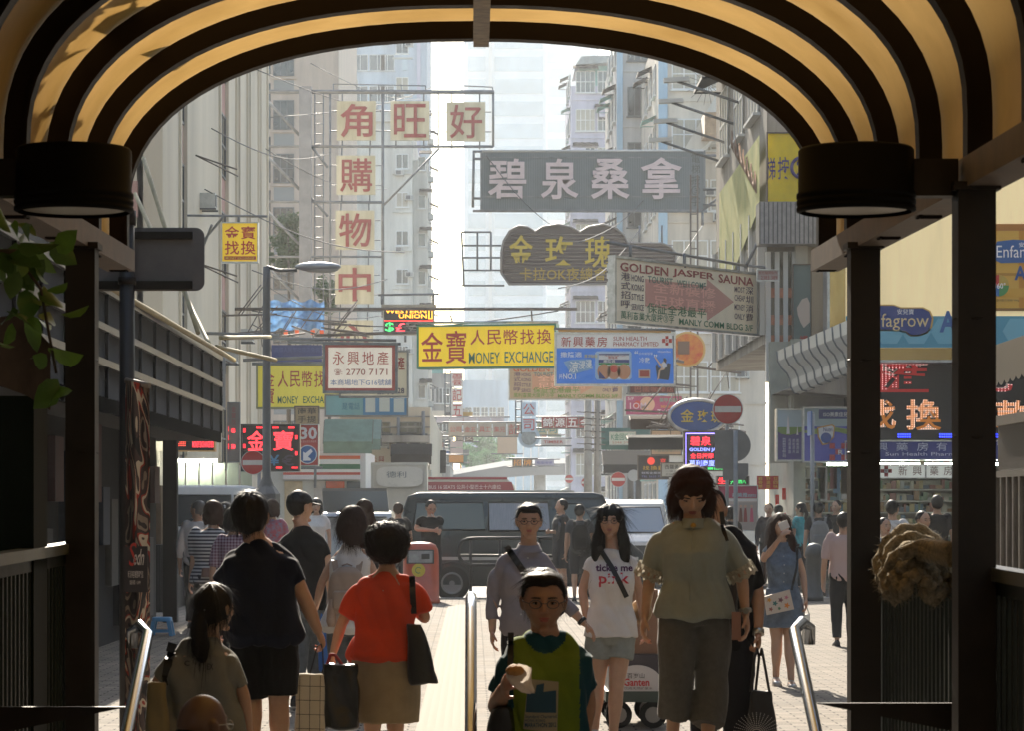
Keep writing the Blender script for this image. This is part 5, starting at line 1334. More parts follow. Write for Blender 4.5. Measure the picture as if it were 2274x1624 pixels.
mb = MB(); mb.box((c.x-.3, 85.93, c.z-.15), (c.x+.05, 85.97, c.z+.25)); mb.build('portrait', ink('#6a5244'), t)

# --- far cluster of signs down the middle
def row(lab, chars, x0, y0, x1, y1, d, face, inkc, fill=.8, gap=.06, bold=.02, name='shop_name_sign', frame=True):
    t = thing(name, lab, 'sign', W(x0, y1, d)); n = len(chars); w_ = (x1-x0)/n
    for i, ch in enumerate(chars):
        p = Sign('', '', x0+w_*(i+gap/2), y0, x0+w_*(i+1-gap/2), y1, d, face, parent=t, body=False)
        mb = MB(); p.solid(mb, 0, 0, 1, 1, 0, .15); pn = mb.build('panel', p.face, t)
        if ch.strip():
            mb = MB(); m_ = (1-fill)/2
            if len(ch) == 1: put_text(mb, ch, (m_, m_, 1-m_, 1-m_), lambda u, v: p.to3(u, v, .03), bold)
            else: put_text(mb, ch, (.1, .3, .9, .72), lambda u, v: p.to3(u, v, .03), bold)
            mb.build('lettering', ink(inkc), pn)
    if frame:
        mb = MB(); mb.tube([W(x0-12, y0-1, d+.1), W(x1+12, y0-1, d+.1)], .04, 5); mb.tube([W(x0-12, y1+1, d+.1), W(x1+12, y1+1, d+.1)], .04, 5); mb.build('bracket', m_steel, t)
    return t
def col(lab, chars, x0, y0, x1, y1, d, face, inkc, gap=.1, name='shop_name_sign'):
    t = thing(name, lab, 'sign', W(x0, y1, d)); n = len(chars); h_ = (y1-y0)/n
    for i, ch in enumerate(chars):
        p = Sign('', '', x0, y0+h_*(i+gap/2), x1, y0+h_*(i+1-gap/2), d, face, parent=t, body=False)
        mb = MB(); p.solid(mb, 0, 0, 1, 1, 0, .15); pn = mb.build('panel', p.face, t)
        if ch.strip():
            mb = MB(); put_text(mb, ch, (.1, .1, .9, .9), lambda u, v: p.to3(u, v, .03), .02); mb.build('lettering', ink(inkc), pn)
    mb = MB()
    for px in (x0-14, x0-1): mb.tube([W(px, y0-3, d+.1), W(px, y1+3, d+.1)], .04, 5)
    for i in range(5): py = lerp(y0, y1, i/4); mb.tube([W(x0-14, py, d+.1), W(x0, py, d+.1)], .03, 5)
    mb.build('bracket', m_steel, t)
    return t
col('far vertical sign of three white panels with red characters', '雲記五', 1002, 827, 1028, 930, 150, '#cfc8c2', '#b0403c')
row('far taupe row of six panels with dull red writing', ['公司', '金五', '具工', '集兄', '記', '緝'], 995, 940, 1191, 969, 142, '#9a8f80', '#a84a44')
row('far row of blank whitish panels above the taupe row', '     ', 968, 928, 1120, 940, 146, '#b9b0b4', '#999999')
col('far pale blue vertical sign with red characters right of the taupe row', '公司', 1159, 893, 1190, 962, 134, '#a8b8c8', '#a84a4c')
row('four dark red square panels with white characters in the far distance', '錦源五金', 1202, 928, 1313, 951, 128, '#8c2724', '#d8d0cc', fill=.84, bold=.04)
row('far row of small white panels with blackish characters on the left', '金五配工', 937, 963, 1003, 981, 155, '#b4b0a8', '#3a3634')
row('far brown panels with pale writing next to the small white ones', '廣安', 1010, 963, 1052, 981, 155, '#6f6256', '#c0b0a0')
row('far small reddish sign with curly writing by the old tenement', '興', 944, 937, 969, 957, 158, '#a89098', '#7c2c3c')
row('far cream sign with teal characters behind the blue vertical sign', '公司', 1192, 938, 1240, 966, 168, '#b9b08c', '#5a8c84')
row('far sign with orange lit characters hanging over the road', '招牌', 1137, 1020, 1183, 1037, 172, '#5c5648', '#e8952a', bold=.04)
row('far small white sign with red lettering under the dark red panels', ['TIMBER'], 1200, 975, 1258, 990, 126, '#c2bcb8', '#a84a44', bold=.03)
col('far pair of blank pinkish panels below the vertical sign', '  ', 1000, 952+28, 1028, 1010, 152, '#b8a8a4', '#999')
row('far orange cloth sign hanging near the old tenement', ' ', 996, 1012, 1030, 1028, 150, '#c8863a', '#000000')
row('far peach cloth banner above the flyover', ' ', 1103, 972, 1150, 1008, 190, '#c4a88c', '#000000')
t = thing('round_sign', 'far round grey sign hanging below the pale blue vertical sign', 'sign', W(1175, 975, 136)); c = W(1175, 972, 136)
mb = MB(); mb.cyl((c.x, 136, c.z), 24*136/F, .15, 30, axis='y'); mb.build('rim', M('round_rim', (.33, .4, .47), .6), t); mb = MB(); mb.cyl((c.x, 135.95, c.z), 17*136/F, .05, 30, axis='y'); mb.build('face', M('round_face', (.24, .26, .26), .6, var=.5, vs=3), t)
row('far lilac strip sign with tiny blue writing right of the orange lit one', ['電腦維修'], 1186, 1022, 1232, 1035, 175, '#a8a4b8', '#5a5a9c')
col('small white board with a red roundel on the far grey utility pole', '合', 1360, 968+30, 1386, 1030, 120, '#b4a8a4', '#9c3a3a')
# --- wires and pipes strung between the facades
m_wire = M('cable', (.05, .05, .05), .6)
wires = []
rw = random.Random(3)
for i, (a, da, b_, db) in enumerate(((( 470, 285), 76, (735, 340), 112), ((455, 420), 76, (900, 560), 100), ((560, 150), 95, (960, 250), 150), ((600, 260), 100, (1000, 175), 170), ((590, 330), 100, (860, 420), 130), ((560, 690), 90, (1240, 690), 84), ((560, 600), 90, (860, 620), 110),
                                     ((690, 140), 112, (940, 220), 190), ((1280, 540), 90, (1480, 380), 110), ((1390, 650), 90, (1560, 500), 110), ((1080, 345), 104, (1300, 540), 98), ((1240, 640), 84, (1420, 510), 100), ((560, 720), 85, (760, 730), 100), ((600, 640), 95, (850, 700), 110))):
    p, q = W(*a, da), W(*b_, db); pts = []
    for j in range(13):
        f = j/12; pts.append(p.lerp(q, f)+Vector((0, 0, -.5*sin(pi*f))))
    mb = MB(); mb.tube(pts, .018, 4)
    o = mb.build('overhead_wire', m_wire); o['label'] = 'thin sagging overhead cable strung between the buildings'; o['category'] = 'cable'; o['group'] = 'overhead cables across the street'
# utility poles far right
for px, d, r, lab in ((1327, 108, .16, 'pale concrete utility pole standing far down the right pavement'), (1294+12, 122, .2, 'darker grey utility pole just behind the pale concrete one')):
    t = thing('utility_pole', lab, 'pole', (X(px, d), d, 0))
    mb = MB(); mb.tube([(X(px, d), d, 0), (X(px, d), d, Z(885, d))], [r, r*.8], 10); mb.build('shaft', M('pole_concrete', (.32, .29, .25), .8, var=.3, vs=2), t)
    mb = MB()
    for i in range(7): mb.beam((X(px, d)-.5, d-.1, Z(1000-14*i, d)), (X(px, d)+.3, d-.1, Z(1003-14*i, d)), .04)
    mb.build('step_bolt', m_rust, t)
# street lamp
D = 55
t = thing('street_lamp', 'dark grey street lamp with an oval head reaching right', 'street lamp', (X(592, D), D, 0))
mb = MB(); x = X(592, D); mb.tube([(x, D, .2), (x, D, Z(1085, D)), (x, D, Z(1060, D)), (x, D, Z(640, D)), (x, D, Z(592, D))], [.17, .17, .085, .075, .07], 12)
mb.cyl((x, D, 0), .2, .55, 14); mb.loft([[(x+r*cos(2*pi*k/8), D+r*sin(2*pi*k/8), z) for k in range(8)] for r, z in ((.27, Z(1145, D)), (.27, Z(1098, D)), (.13, Z(1076, D)))], 0, True, False)
mb.build('post', M('lamp_post_grey', (.09, .095, .1), .5, var=.3, vs=2), t)
mb = MB(); mb.tube([(x, D, Z(592, D)), W(620, 600, D), W(660, 600, D)], .035, 8); mb.build('arm', M('lamp_post_grey'), t)
mb = MB(); c = W(706, 592, D); mb.ell(c, (.46, .17, .10), 20, 10); mb.build('head', M('lamp_head', (.32, .33, .35), .4, metal=.4), t)
mb = MB(); mb.ell(W(712, 597, D), (.36, .14, .085), 18, 8); mb.build('glass_cover', M('lamp_lens', (.5, .5, .48), .25), t)

# loose steel brackets, pipes and cable boxes crowding the gaps between the signs
rc = random.Random(21)
for i in range(34):
    L_ = i % 2; d = rc.uniform(78, 104); px = rc.uniform(1500, 1690) if L_ == 0 else rc.uniform(590, 830); py = rc.uniform(800, 965) if L_ == 0 else rc.uniform(690, 800)
    if L_ == 0 and X(px, d) > 6.1 and d < 73: d = 80
    mb = MB(); ln = rc.uniform(45, 130); sl_ = rc.uniform(-22, 10); p, q = W(px-ln, py+sl_, d), W(px, py, d+.6)
    mb.tube([p, q], rc.uniform(.02, .045), 6); mb.tube([p.lerp(q, .3), p.lerp(q, .6)+Vector((.2, .3, .9))], .018, 5); mb.tube([p.lerp(q, .7), p.lerp(q, .75)+Vector((0, 0, -.5))], .014, 5)
    o = mb.build('sign_bracket', m_rust); o['label'] = 'bare rusty sign bracket with stays among the hanging signs ' + ('on the right side' if L_ == 0 else 'on the left side'); o['category'] = 'bracket'; o['group'] = 'bare sign brackets ' + ('right' if L_ == 0 else 'left')

# small blank boards and cloth awnings far down the street, too small to carry writing
rb = random.Random(77)
for i in range(30):
    sd_ = i % 2; d = rb.uniform(150, 300); px = rb.uniform(945, 1035) if sd_ else rb.uniform(1195, 1400); py = rb.uniform(900, 1045); w_, h_ = (rb.uniform(14, 34), rb.uniform(8, 16)) if i % 3 else (rb.uniform(7, 11), rb.uniform(24, 44))
    t = thing('far_board', 'small blank coloured shop board far down the street on the ' + ('left' if sd_ else 'right'), 'sign', W(px, py+h_, d), 0, 'far blank boards ' + ('left' if sd_ else 'right'))
    p = Sign('', '', px, py, px+w_, py+h_, d, ['#8c2a26', '#2f6a5a', '#c9c2b4', '#b08a3a', '#36548c', '#a06a5a', '#5a5a58'][i % 7], parent=t, body=False); mb = MB(); p.solid(mb, 0, 0, 1, 1, 0, .2); mb.build('panel', p.face, t)
    mb = MB(); mb.tube([W(px-9 if sd_ else px+w_+9, py+2, d+.1), W(px+w_ if sd_ else px, py+2, d+.1)], .05, 5); mb.build('bracket', m_rust, t)
# ------------------------------------------------------------------ people
from mathutils.bvhtree import BVHTree
def remesh(mb, name, mats, voxel, smooth=2, amp=0.0, freq=9.0, seed=0, clump=0.0):
    """one continuous surface from overlapping closed volumes"""
    me = mb.mesh('tmp', M('tmp'))
    o = bpy.data.objects.new('tmp', me); COL.objects.link(o)
    md = o.modifiers.new('r', 'REMESH'); md.mode = 'VOXEL'; md.voxel_size = voxel; md.use_smooth_shade = True
    if smooth:
        ms = o.modifiers.new('s', 'SMOOTH'); ms.factor = .5; ms.iterations = smooth
    dg = bpy.context.evaluated_depsgraph_get()
    out = bpy.data.meshes.new_from_object(o.evaluated_get(dg))
    bpy.data.objects.remove(o); bpy.data.meshes.remove(me)
    out.name = name
    out.materials.clear()
    for m in (mats if isinstance(mats, (list, tuple)) else [mats]): out.materials.append(m)
    out.polygons.foreach_set('material_index', [0]*len(out.polygons))
    if amp:
        n = len(out.vertices); co = np.empty(n*3); no = np.empty(n*3)
        out.vertices.foreach_get('co', co); out.vertices.foreach_get('normal', no)
        co = co.reshape(-1, 3); no = no.reshape(-1, 3); dsp = np.empty(n)
        for i in range(n):
            x, y, z = co[i]
            q = Vector((x*freq+seed*3.1+z*freq*.35, y*freq, z*freq*.45))
            v = noise.noise(q)
            dsp[i] = amp*((abs(v)*2-.5) if not clump else v)
        co += no*dsp[:, None]
        out.vertices.foreach_set('co', co.ravel()); out.update()
    return out
def bvh_of(me):
    return BVHTree.FromPolygons([v.co.copy() for v in me.vertices], [tuple(p.vertices) for p in me.polygons])

m_skin = M('skin', (.50, .30, .20), .5, sss=.22, var=.12, vs=14)
m_skin2 = M('skin_tan', (.38, .21, .13), .5, sss=.2, var=.14, vs=14)
m_hairb = M('hair_black', (.009, .007, .006), .5, spec=.2)
m_hairr = M('hair_brown', (.035, .012, .006), .6, spec=.12, trans=.15)
m_eyew = M('eye_white', (.2, .18, .165), .4); m_iris = M('iris_dark', (.012, .008, .006), .15)
m_brow = M('brow_dark', (.015, .011, .009), .7); m_lip = M('lip_red', (.34, .10, .085), .45)
m_black = M('black_plastic', (.012, .012, .013), .35)
m_denim = M('denim', (.14, .18, .24), .85, var=.35, vs=16); m_jean = M('grey_jeans', (.10, .115, .13), .85, var=.35, vs=12)
m_sole = M('shoe_dark', (.02, .02, .022), .55); m_solew = M('shoe_white', (.5, .5, .48), .5)

class Person:
    def __init__(s, label, d, px=None, f=1, H=1.7, z0=0.0, fem=False, wf=1.0, J=None, yaw=0, pitch=0, head=None, skin=None, fg=False, group=None, curl=.5, arms=None, face=False, legs=True, hs=1.0, twist=0):
        s.d, s.f, s.H, s.z0, s.fem, s.wf, s.fg = d, f, H, z0, fem, wf, fg
        s.ox = X(px, d); s.O = Vector((s.ox, d, z0)); s.k = H/1.7
        s.face = face; s.skin = skin or m_skin; s.rnd = random.Random(int(px*7+d*13))
        k = s.k; sw = (.165 if fem else .19)*k*wf; hw = (.095 if fem else .09)*k
        D = dict(head=(0, .0, .925*H), neck=(0, 0, .845*H), shL=(-sw, 0, .815*H), shR=(sw, 0, .815*H),
                 hipL=(-hw, 0, .515*H), hipR=(hw, 0, .515*H), knL=(-hw*1.05, .02*f, .285*H), knR=(hw*1.05, .02*f, .285*H), anL=(-hw*1.05, -.03*f, .05*H), anR=(hw*1.05, -.03*f, .05*H),
                 elL=(-sw-.045*k, -.03*f, .63*H), elR=(sw+.045*k, -.03*f, .63*H), wrL=(-sw-.055*k, .06*f, .475*H), wrR=(sw+.055*k, .06*f, .475*H))
        if twist:
            c, sn = cos(radians(twist)), sin(radians(twist))
            for kk, v in list(D.items()): D[kk] = (v[0]*c-v[1]*sn, v[0]*sn+v[1]*c, v[2])
        s.J = {a: Vector(b) for a, b in D.items()}
        for a, b in (J or {}).items(): s.J[a] = s.at(*b)
        if J:
            for q, sg in (('shL', 1), ('shR', -1)):
                if q in J: s.J[q] += Vector((sg*.034*k, 0, -.022*k))
        s.R = Matrix.Rotation(radians(yaw), 3, 'Z') @ (Matrix.Identity(3) if f > 0 else Matrix.Rotation(pi, 3, 'Z')) @ Matrix.Rotation(radians(-pitch), 3, 'X')
        s.hs = s.k*hs*(1.02 if fem else 1.06)
        s.hc = s.J['head']
        s.curl = curl; s.parts = {}
        s.twist = twist
        s.body(legs, pitch)
        tag(s.o, label, 'person', group)
    def at(s, px, py, dy=0.0):
        y = s.d+dy
        return W(px, py, y)-s.O
    def tors(s, t):
        hc = (s.J['hipL']+s.J['hipR'])/2; sc = (s.J['shL']+s.J['shR'])/2
        a = (s.J['hipR']-s.J['hipL']).normalized(); b = (s.J['shR']-s.J['shL']).normalized()
        c = hc.lerp(sc, t); ax = a.lerp(b, max(0, min(1, t))); ax.z *= .5; ax = ax.normalized()
        fw = Vector((-ax.y, ax.x, 0)).normalized()*s.f
        return c, ax, fw
    TM = [(-.14, .115, .095, 0), (0, .168, .118, -.012), (.2, .158, .11, -.0), (.4, .152, .108, .005), (.6, .166, .118, .008), (.8, .182, .118, .004), (.92, .178, .1, -.005), (1.0, .135, .075, -.012), (1.07, .062, .058, -.012)]
    TF = [(-.14, .12, .10, 0), (0, .172, .122, -.015), (.18, .155, .11, -.006), (.38, .128, .095, .004), (.58, .142, .118, .015), (.72, .148, .128, .018), (.86, .152, .10, .002), (.95, .138, .08, -.008), (1.0, .105, .065, -.01), (1.06, .05, .05, -.01)]
    def trap(s, r, drop, off=0.0):
        nb = s.J['neck']; a = s.ring_at(1.0, off); c = sum(a, Vector())/len(a); out = []
        for q, w_ in ((.45, .5), (1.0, 0.0)):
            cc = c.lerp(nb-Vector((0, 0, drop)), q)
            out.append([cc+(p-c)*w_+(p-c).normalized()*r*s.k*(1-w_) for p in a])
        return out
    def ring_at(s, t, off=0.0, sc=1.0, offd=None):
        T = s.TF if s.fem else s.TM
        for i in range(len(T)-1):
            if T[i+1][0] >= t or i == len(T)-2: break
        a, b = T[i], T[i+1]; q = max(0, min(1, (t-a[0])/(b[0]-a[0])))
        hw, hd, yo = [lerp(a[j], b[j], q) for j in (1, 2, 3)]
        k = s.k; hw = (hw*s.wf*k+off)*sc; hd = (hd*(.5+.5*s.wf)*k+(off if offd is None else offd))*sc
        c, ax, fw = s.tors(t); c = c+fw*(yo*k)
        n = 28; e = 2/2.4; out = []
        for i in range(n):
            u = 2*pi*i/n; cu, su = cos(u), sin(u)
            out.append(c+ax*(hw*math.copysign(abs(cu)**e, cu))+fw*(hd*math.copysign(abs(su)**e, su)))
        return out
    def limb(s, mb, pts, rad, n=12, sub=5, end=True):
        P = [Vector(p) for p in pts]; PP = []; RR = []
        for i in range(len(P)-1):
            for j in range(sub):
                q = j/sub; PP.append(P[i].lerp(P[i+1], q)); RR.append(lerp(rad[i], rad[i+1], q))
        PP.append(P[-1]); RR.append(rad[-1])
        for _ in range(2):
            Q = PP[:]
            for i in range(1, len(PP)-1): Q[i] = (PP[i-1]+PP[i]*2+PP[i+1])/4
            PP = Q
        mb.tube(PP, RR, n)
        mb.ell(P[0], rad[0]*.98, 10, 7)
        if end: mb.ell(P[-1], rad[-1]*.98, 10, 7)
    def hand(s, mb, wr, el, side, curl=None, dirv=None, k=1.0, spread=.12, pn=None):
        curl = s.curl if curl is None else curl
        k = k*s.k; a = (Vector(dirv) if dirv is not None else (wr-el)).normalized()
        n = Vector(pn) if pn is not None else Vector((-side, 0, 0))          # palm faces the thigh
        n = (n-a*n.dot(a)).normalized(); t = Vector((0, s.f, 0)); t = (t-a*t.dot(a)); t = t-n*t.dot(n)
        if t.length < .1: t = a.cross(n)
        t = t.normalized()
        R = Matrix((t, n, a)).transposed()
        mb.ell(wr+a*.048*k, (.040*k, .018*k, .055*k), 12, 8, rot=R)
        for i, (o, L_) in enumerate(((.031, .070), (.0105, .078), (-.0105, .073), (-.031, .058))):
            p = wr+a*(.092-.006*abs(i-1.2))*k+t*o*k
            dr = (a+t*(o*spread*40*.12)).normalized(); pts = [p-a*.03*k, p]; cur = p; ang = 0
            for j, fr in enumerate((.45, .32, .23)):
                ang += curl*(.75 if j == 0 else 1.0)
                d2 = dr*cos(ang)+n*sin(ang); cur = cur+d2*L_*fr*k; pts.append(cur)
            mb.tube(pts, [.0088*k, .0088*k, .0082*k, .0075*k, .006*k], 8); mb.ell(pts[-1], .006*k, 6, 5)
        p = wr+a*.025*k+t*.028*k; d1 = (a*.72+t*.6+n*.35).normalized(); d2 = (a*.85+t*.15+n*.5).normalized()
        mb.tube([p, p+d1*.042*k, p+d1*.042*k+d2*.032*k], [.013*k, .0105*k, .0075*k], 8); mb.ell(p+d1*.042*k+d2*.032*k, .0075*k, 6, 5)
    def hl(s, v): return s.hc+s.R @ (Vector(v)*s.hs)
    def head(s, mb):
        n, m = 36, 26; k = s.hs; vs = []; fs = []
        for i in range(m+1):
            t = pi*i/m
            for j in range(n):
                u = 2*pi*j/n; x, y, z = sin(t)*cos(u), sin(t)*sin(u), cos(t)
                px, py, pz = .079*x, .094*y, .110*z
                if z < 0:
                    q = -z; px *= 1-.30*q**1.4
                    if y < 0: py *= 1-.42*q
                    else: py = py*(1-.10*q)+.010*q
                if y > 0 and abs(z) < .6: px *= 1-.06*y
                if y > .55: py = .094*(.55+(y-.55)*.72)+(.094*.0)
                vs.append(s.hl((px, py+.004, pz)))
        for i in range(m):
            for j in range(n):
                a, b = i*n+j, i*n+(j+1) % n; fs.append((a, a+n, b+n, b))
        mb.add(vs, fs, 0, True)
        E_ = lambda c, r: mb.ell(s.hl(c), tuple(q*k for q in r), 12, 9, rot=s.R)
        mb.tube([s.hl((0, .080, .028)), s.hl((0, .091, .004)), s.hl((0, .1, -.016)), s.hl((0, .097, -.028))], [.007*k, .009*k, .0125*k, .010*k], 8)
        E_((.011, .088, -.026), (.008, .01, .007)); E_((-.011, .088, -.026), (.008, .01, .007))
        E_((0, .074, .030), (.048, .014, .011)); E_((0, .072, -.096), (.024, .018, .015))
        E_((.034, .066, -.018), (.022, .018, .02)); E_((-.034, .066, -.018), (.022, .018, .02)); E_((0, .078, -.052), (.022, .013, .012))
        for q in (-1, 1):
            E_((q*.081, -.004, -.004), (.008, .018, .031)); E_((q*.085, -.012, .006), (.008, .014, .02))
        nb = s.J['neck']; top = s.hl((0, -.022, -.07)); r = (.047 if s.fem else .056)*s.k
        mb.tube([top, top.lerp(nb, .5), nb+Vector((0, 0, -.04))], [r, r*.98, r*1.15], 14)
    def body(s, legs, pitch=0):
        mb = MB(); k = s.k; J = s.J; g = .84 if s.fem else 1.0
        s.head(mb)
        T = s.TF if s.fem else s.TM
        mb.loft([s.ring_at(t[0]) for t in T[:-1]]+s.trap(.05 if s.fem else .058, 0))
        for q, side in (('L', -1), ('R', 1)):
            sh, el, wr = J['sh'+q], J['el'+q], J['wr'+q]
            s.limb(mb, [sh+Vector((-side*.035*k, 0, -.005)), sh.lerp(el, .45), el, el.lerp(wr, .35), wr], [.055*k*g, .047*k*g, .039*k*g, .039*k*g, .026*k*g])
            s.hand(mb, wr, el, side, curl=getattr(s, 'curl'+q, None), dirv=getattr(s, 'dir'+q, None))
            hp, kn, an = J['hip'+q], J['kn'+q], J['an'+q]
            if legs:
                s.limb(mb, [hp+Vector((0, 0, .02)), hp.lerp(kn, .5), kn, kn.lerp(an, .32), kn.lerp(an, .75), an], [.088*k, .074*k, .053*k, .054*k, .036*k, .033*k])
                a = an+Vector((0, .0, -.035*k)); mb.ell(a+Vector((0, .05*s.f*k, -.012*k)), (.04*k, .115*k, .03*k), 12, 8)
        s.me = remesh(mb, 'person', s.skin, .0068 if s.fg else .0105, 2)
        s.o = link('person', s.me, None, loc=s.O)
        if s.face: s.features(.3 if pitch >= 20 else 1.0)
    def child(s, name, me_or_mb, mat=None):
        me = me_or_mb if isinstance(me_or_mb, bpy.types.Mesh) else me_or_mb.mesh(name, mat)
        o = link(name, me, s.o, world=False); return o
    def features(s, open_=1.0, smile=False):
        k = s.hs
        for q in (-1, 1):
            mb = MB(); mb.ell(s.hl((q*.031, .0775, .004)), (.0118*k, .006*k, .0040*k*open_), 12, 8, 0, rot=s.R)
            mb.ell(s.hl((q*.031, .0805, .004)), (.0052*k, .0045*k, .0042*k*open_), 10, 7, 1, rot=s.R)
            mb.tube([s.hl((q*(.031+.016*t), .0825-.006*abs(t), .010-.005*t*t)) for t in (-1, -.5, 0, .5, 1)], .0016*k, 5, 1); s.child('eye', mb, [m_eyew, m_iris])
            mb = MB(); mb.tube([s.hl((q*(.014+.009*i), .0885-.0013*i*i*.6, .0245+.0016*sin(i*.8))) for i in range(5)], [.002*k, .0034*k, .0034*k, .003*k, .0014*k], 6); s.child('eyebrow', mb, m_brow)
        mb = MB(); mb.ell(s.hl((0, .0885, -.0515)), (.021*k, .006*k, .0045*k), 14, 8, rot=s.R); mb.ell(s.hl((0, .0875, -.060)), (.017*k, .0065*k, .0055*k), 14, 8, rot=s.R); s.child('lips', mb, m_lip)
    # --- hair -------------------------------------------------------------
    SH = {'short': [((0, -.016, .024), (0.089, 0.100, 0.106))],
          'crop': [((0, -.022, .028), (0.086, 0.093, 0.100))],
          'bob': [((0, -.02, .026), (0.100, 0.103, 0.108)), ((0, -.035, -.035), (0.107, 0.080, 0.087)), ((.074, .0, -.05), (0.028, 0.052, 0.076)), ((-.074, .0, -.05), (0.028, 0.052, 0.076))],
          'wavy': [((0, -.022, .024), (0.105, 0.107, 0.110)), ((0, -.045, -.05), (0.118, 0.077, 0.092)), ((.085, .0, -.05), (0.037, 0.052, 0.087)), ((-.085, .0, -.05), (0.037, 0.052, 0.087)), ((0, -.05, -.11), (0.104, 0.052, 0.071))],
          'long': [((0, -.018, .024), (0.096, 0.103, 0.108)), ((0, -.055, -.10), (0.114, 0.054, 0.163)), ((0, -.07, -.24), (0.131, 0.046, 0.153)), ((.078, .008, -.07), (0.028, 0.043, 0.122)), ((-.078, .008, -.07), (0.028, 0.043, 0.122)), ((.10, .02, -.2), (0.038, 0.052, 0.133)), ((-.10, .02, -.2), (0.038, 0.052, 0.133))],
          'tail': [((0, -.016, .024), (0.090, 0.103, 0.106)), ((0, -.098, -.02), (0.041, 0.031, 0.041)), ((0, -.118, -.09), (0.046, 0.035, 0.082)), ((0, -.105, -.18), (0.050, 0.033, 0.102)), ((.006, -.09, -.26), (0.037, 0.025, 0.092))],
          'curly': [((0, -.02, .022), (0.136, 0.128, 0.114)), ((0, -.05, -.04), (0.122, 0.088, 0.076))]}
    def hair(s, style, mat, n=900, length=.09, wid=.0013, amp=.005, fringe=0, parts=(), fly=.25, curl=0.0):
        mb = MB(); k = s.hs
        for c, r in list(s.SH[style])+list(parts): mb.ell(s.hl(c), tuple(q*k for q in r), 18, 12, rot=s.R)
        if fringe: mb.ell(s.hl((.008, .072, .068)), (.058*k, .024*k, .030*k*fringe), 14, 9, rot=s.R)
        me = remesh(mb, 'hair', mat, .0085 if s.fg else .012, 2, amp*k, 34 if style != 'curly' else 55, 3, clump=1)
        nv = len(me.vertices); rnd = s.rnd
        sb = MB(); up = s.R @ Vector((0, 0, 1)); fwd = s.R @ Vector((0, 1, 0))
        vs = me.vertices
        for i in range(n):
            v = vs[rnd.randrange(nv)]; p = v.co.copy(); nn = v.normal.copy()
            lc = s.R.transposed() @ (p-s.hc)/k
            if not curl and lc.y > .045 and (lc.z < .05 or abs(lc.x) < .05 and lc.z < .075): continue
            if curl:
                t = Vector((rnd.gauss(0, 1), rnd.gauss(0, 1), rnd.gauss(0, 1))); t = (t-nn*t.dot(nn)).normalized()
            else:
                rad = (p-s.hl((0, -.03, .1))); t = rad-nn*rad.dot(nn)
                t = t.normalized() if t.length > .01 else -up
                t = (t*.7-up*.5)
                if lc.y > .02 and lc.z > .02: t = s.R @ Vector((math.copysign(.9, lc.x), -.35, -.15 if abs(lc.x) < .05 else -.7))
                t = (t-nn*t.dot(nn))
                t = t.normalized() if t.length > 1e-4 else -up
            L_ = length*k*rnd.uniform(.4, 1.2); fl = fly*rnd.random()**2*((1-.85*max(0, nn.z)) if length > .06 else 1); w_ = wid*rnd.uniform(.6, 1.3)
            sd_ = t.cross(nn).normalized()*w_; pts = []; q = p-nn*.003; ph = rnd.uniform(0, 6.28)
            N_ = 4
            for j in range(N_+1):
                f_ = j/N_
                if curl: off = t*(L_*.6*sin(f_*5+ph)*curl)+nn*(L_*f_)
                else: off = t*(L_*f_)+nn*(L_*fl*f_)-Vector((0, 0, L_*.25*f_*f_))+sd_*(2.5*sin(ph+f_*3))
                pts.append(q+off)
            a = []
            for j, pt in enumerate(pts): a += [pt-sd_*(1-.7*j/N_), pt+sd_*(1-.7*j/N_)]
            sb.add(a, [(2*j, 2*j+1, 2*j+3, 2*j+2) for j in range(N_)])
        bm = bmesh.new(); bm.from_mesh(me); b2 = bpy.data.meshes.new('s'); b2.from_pydata(sb.v, [], sb.f); bm.from_mesh(b2); bm.to_mesh(me); bm.free(); bpy.data.meshes.remove(b2)
        return s.child('hair', me)
    # --- clothing ----------------------------------------------------------
    def top(s, mat, t0=-.05, off=.012, sleeve=.55, soff=.010, flare=.0, sflare=.0, name='shirt', amp=.006, freq=9, collar=False, hemw=0.0, thin=1.06, tmax=None):
        mb = MB(); k = s.k; T = s.TF if s.fem else s.TM; g = .84 if s.fem else 1.0
        ts = [t0]+[t[0] for t in T if t[0] > t0+.04 and t[0] <= 1.0]
        if tmax: ts = [t for t in ts if t < tmax]+[tmax]
        rings = []
        for t in ts:
            q = max(0, 1-(t-t0)/(.75-t0))
            o = off+(flare+hemw)*q**1.3
            if t >= 1.0: o = min(off, .010)
            rings.append(s.ring_at(t, o*k))
        mb.loft(rings+s.trap((.056 if s.fem else .064)+.006, .012, .014))
        for q, side in (('L', -1), ('R', 1)):
            sh, el, wr = s.J['sh'+q], s.J['el'+q], s.J['wr'+q]
            sl_ = sleeve if not isinstance(sleeve, dict) else sleeve[q]
            if sl_ <= 0: continue
            a = sh+Vector((-side*.05*k, 0, -.005)); r0 = .056*k*g+soff; r1 = .047*k*g+soff; r2 = .040*k*g+soff; r3 = .028*k*g+soff*.8
            if sl_ <= 1: s.limb(mb, [a, sh.lerp(el, .3*sl_), sh.lerp(el, sl_)], [r0, r1+sflare*.3, lerp(r1, r2, sl_)+sflare], end=False)
            else:
                e = el.lerp(wr, sl_-1); s.limb(mb, [a, sh.lerp(el, .5), el, el.lerp(e, .5), e], [r0, r1, r2, lerp(r2, r3, .5)+sflare*.5, lerp(r2, r3, sl_-1)+sflare], end=False)
        me = remesh(mb, name, mat, .009 if s.fg else .0125, 3, amp*(2.4 if s.fg else 1.3), freq, s.rnd.random()*9)
        s.parts[name] = me; s.topme = me
        o = s.child(name, me)
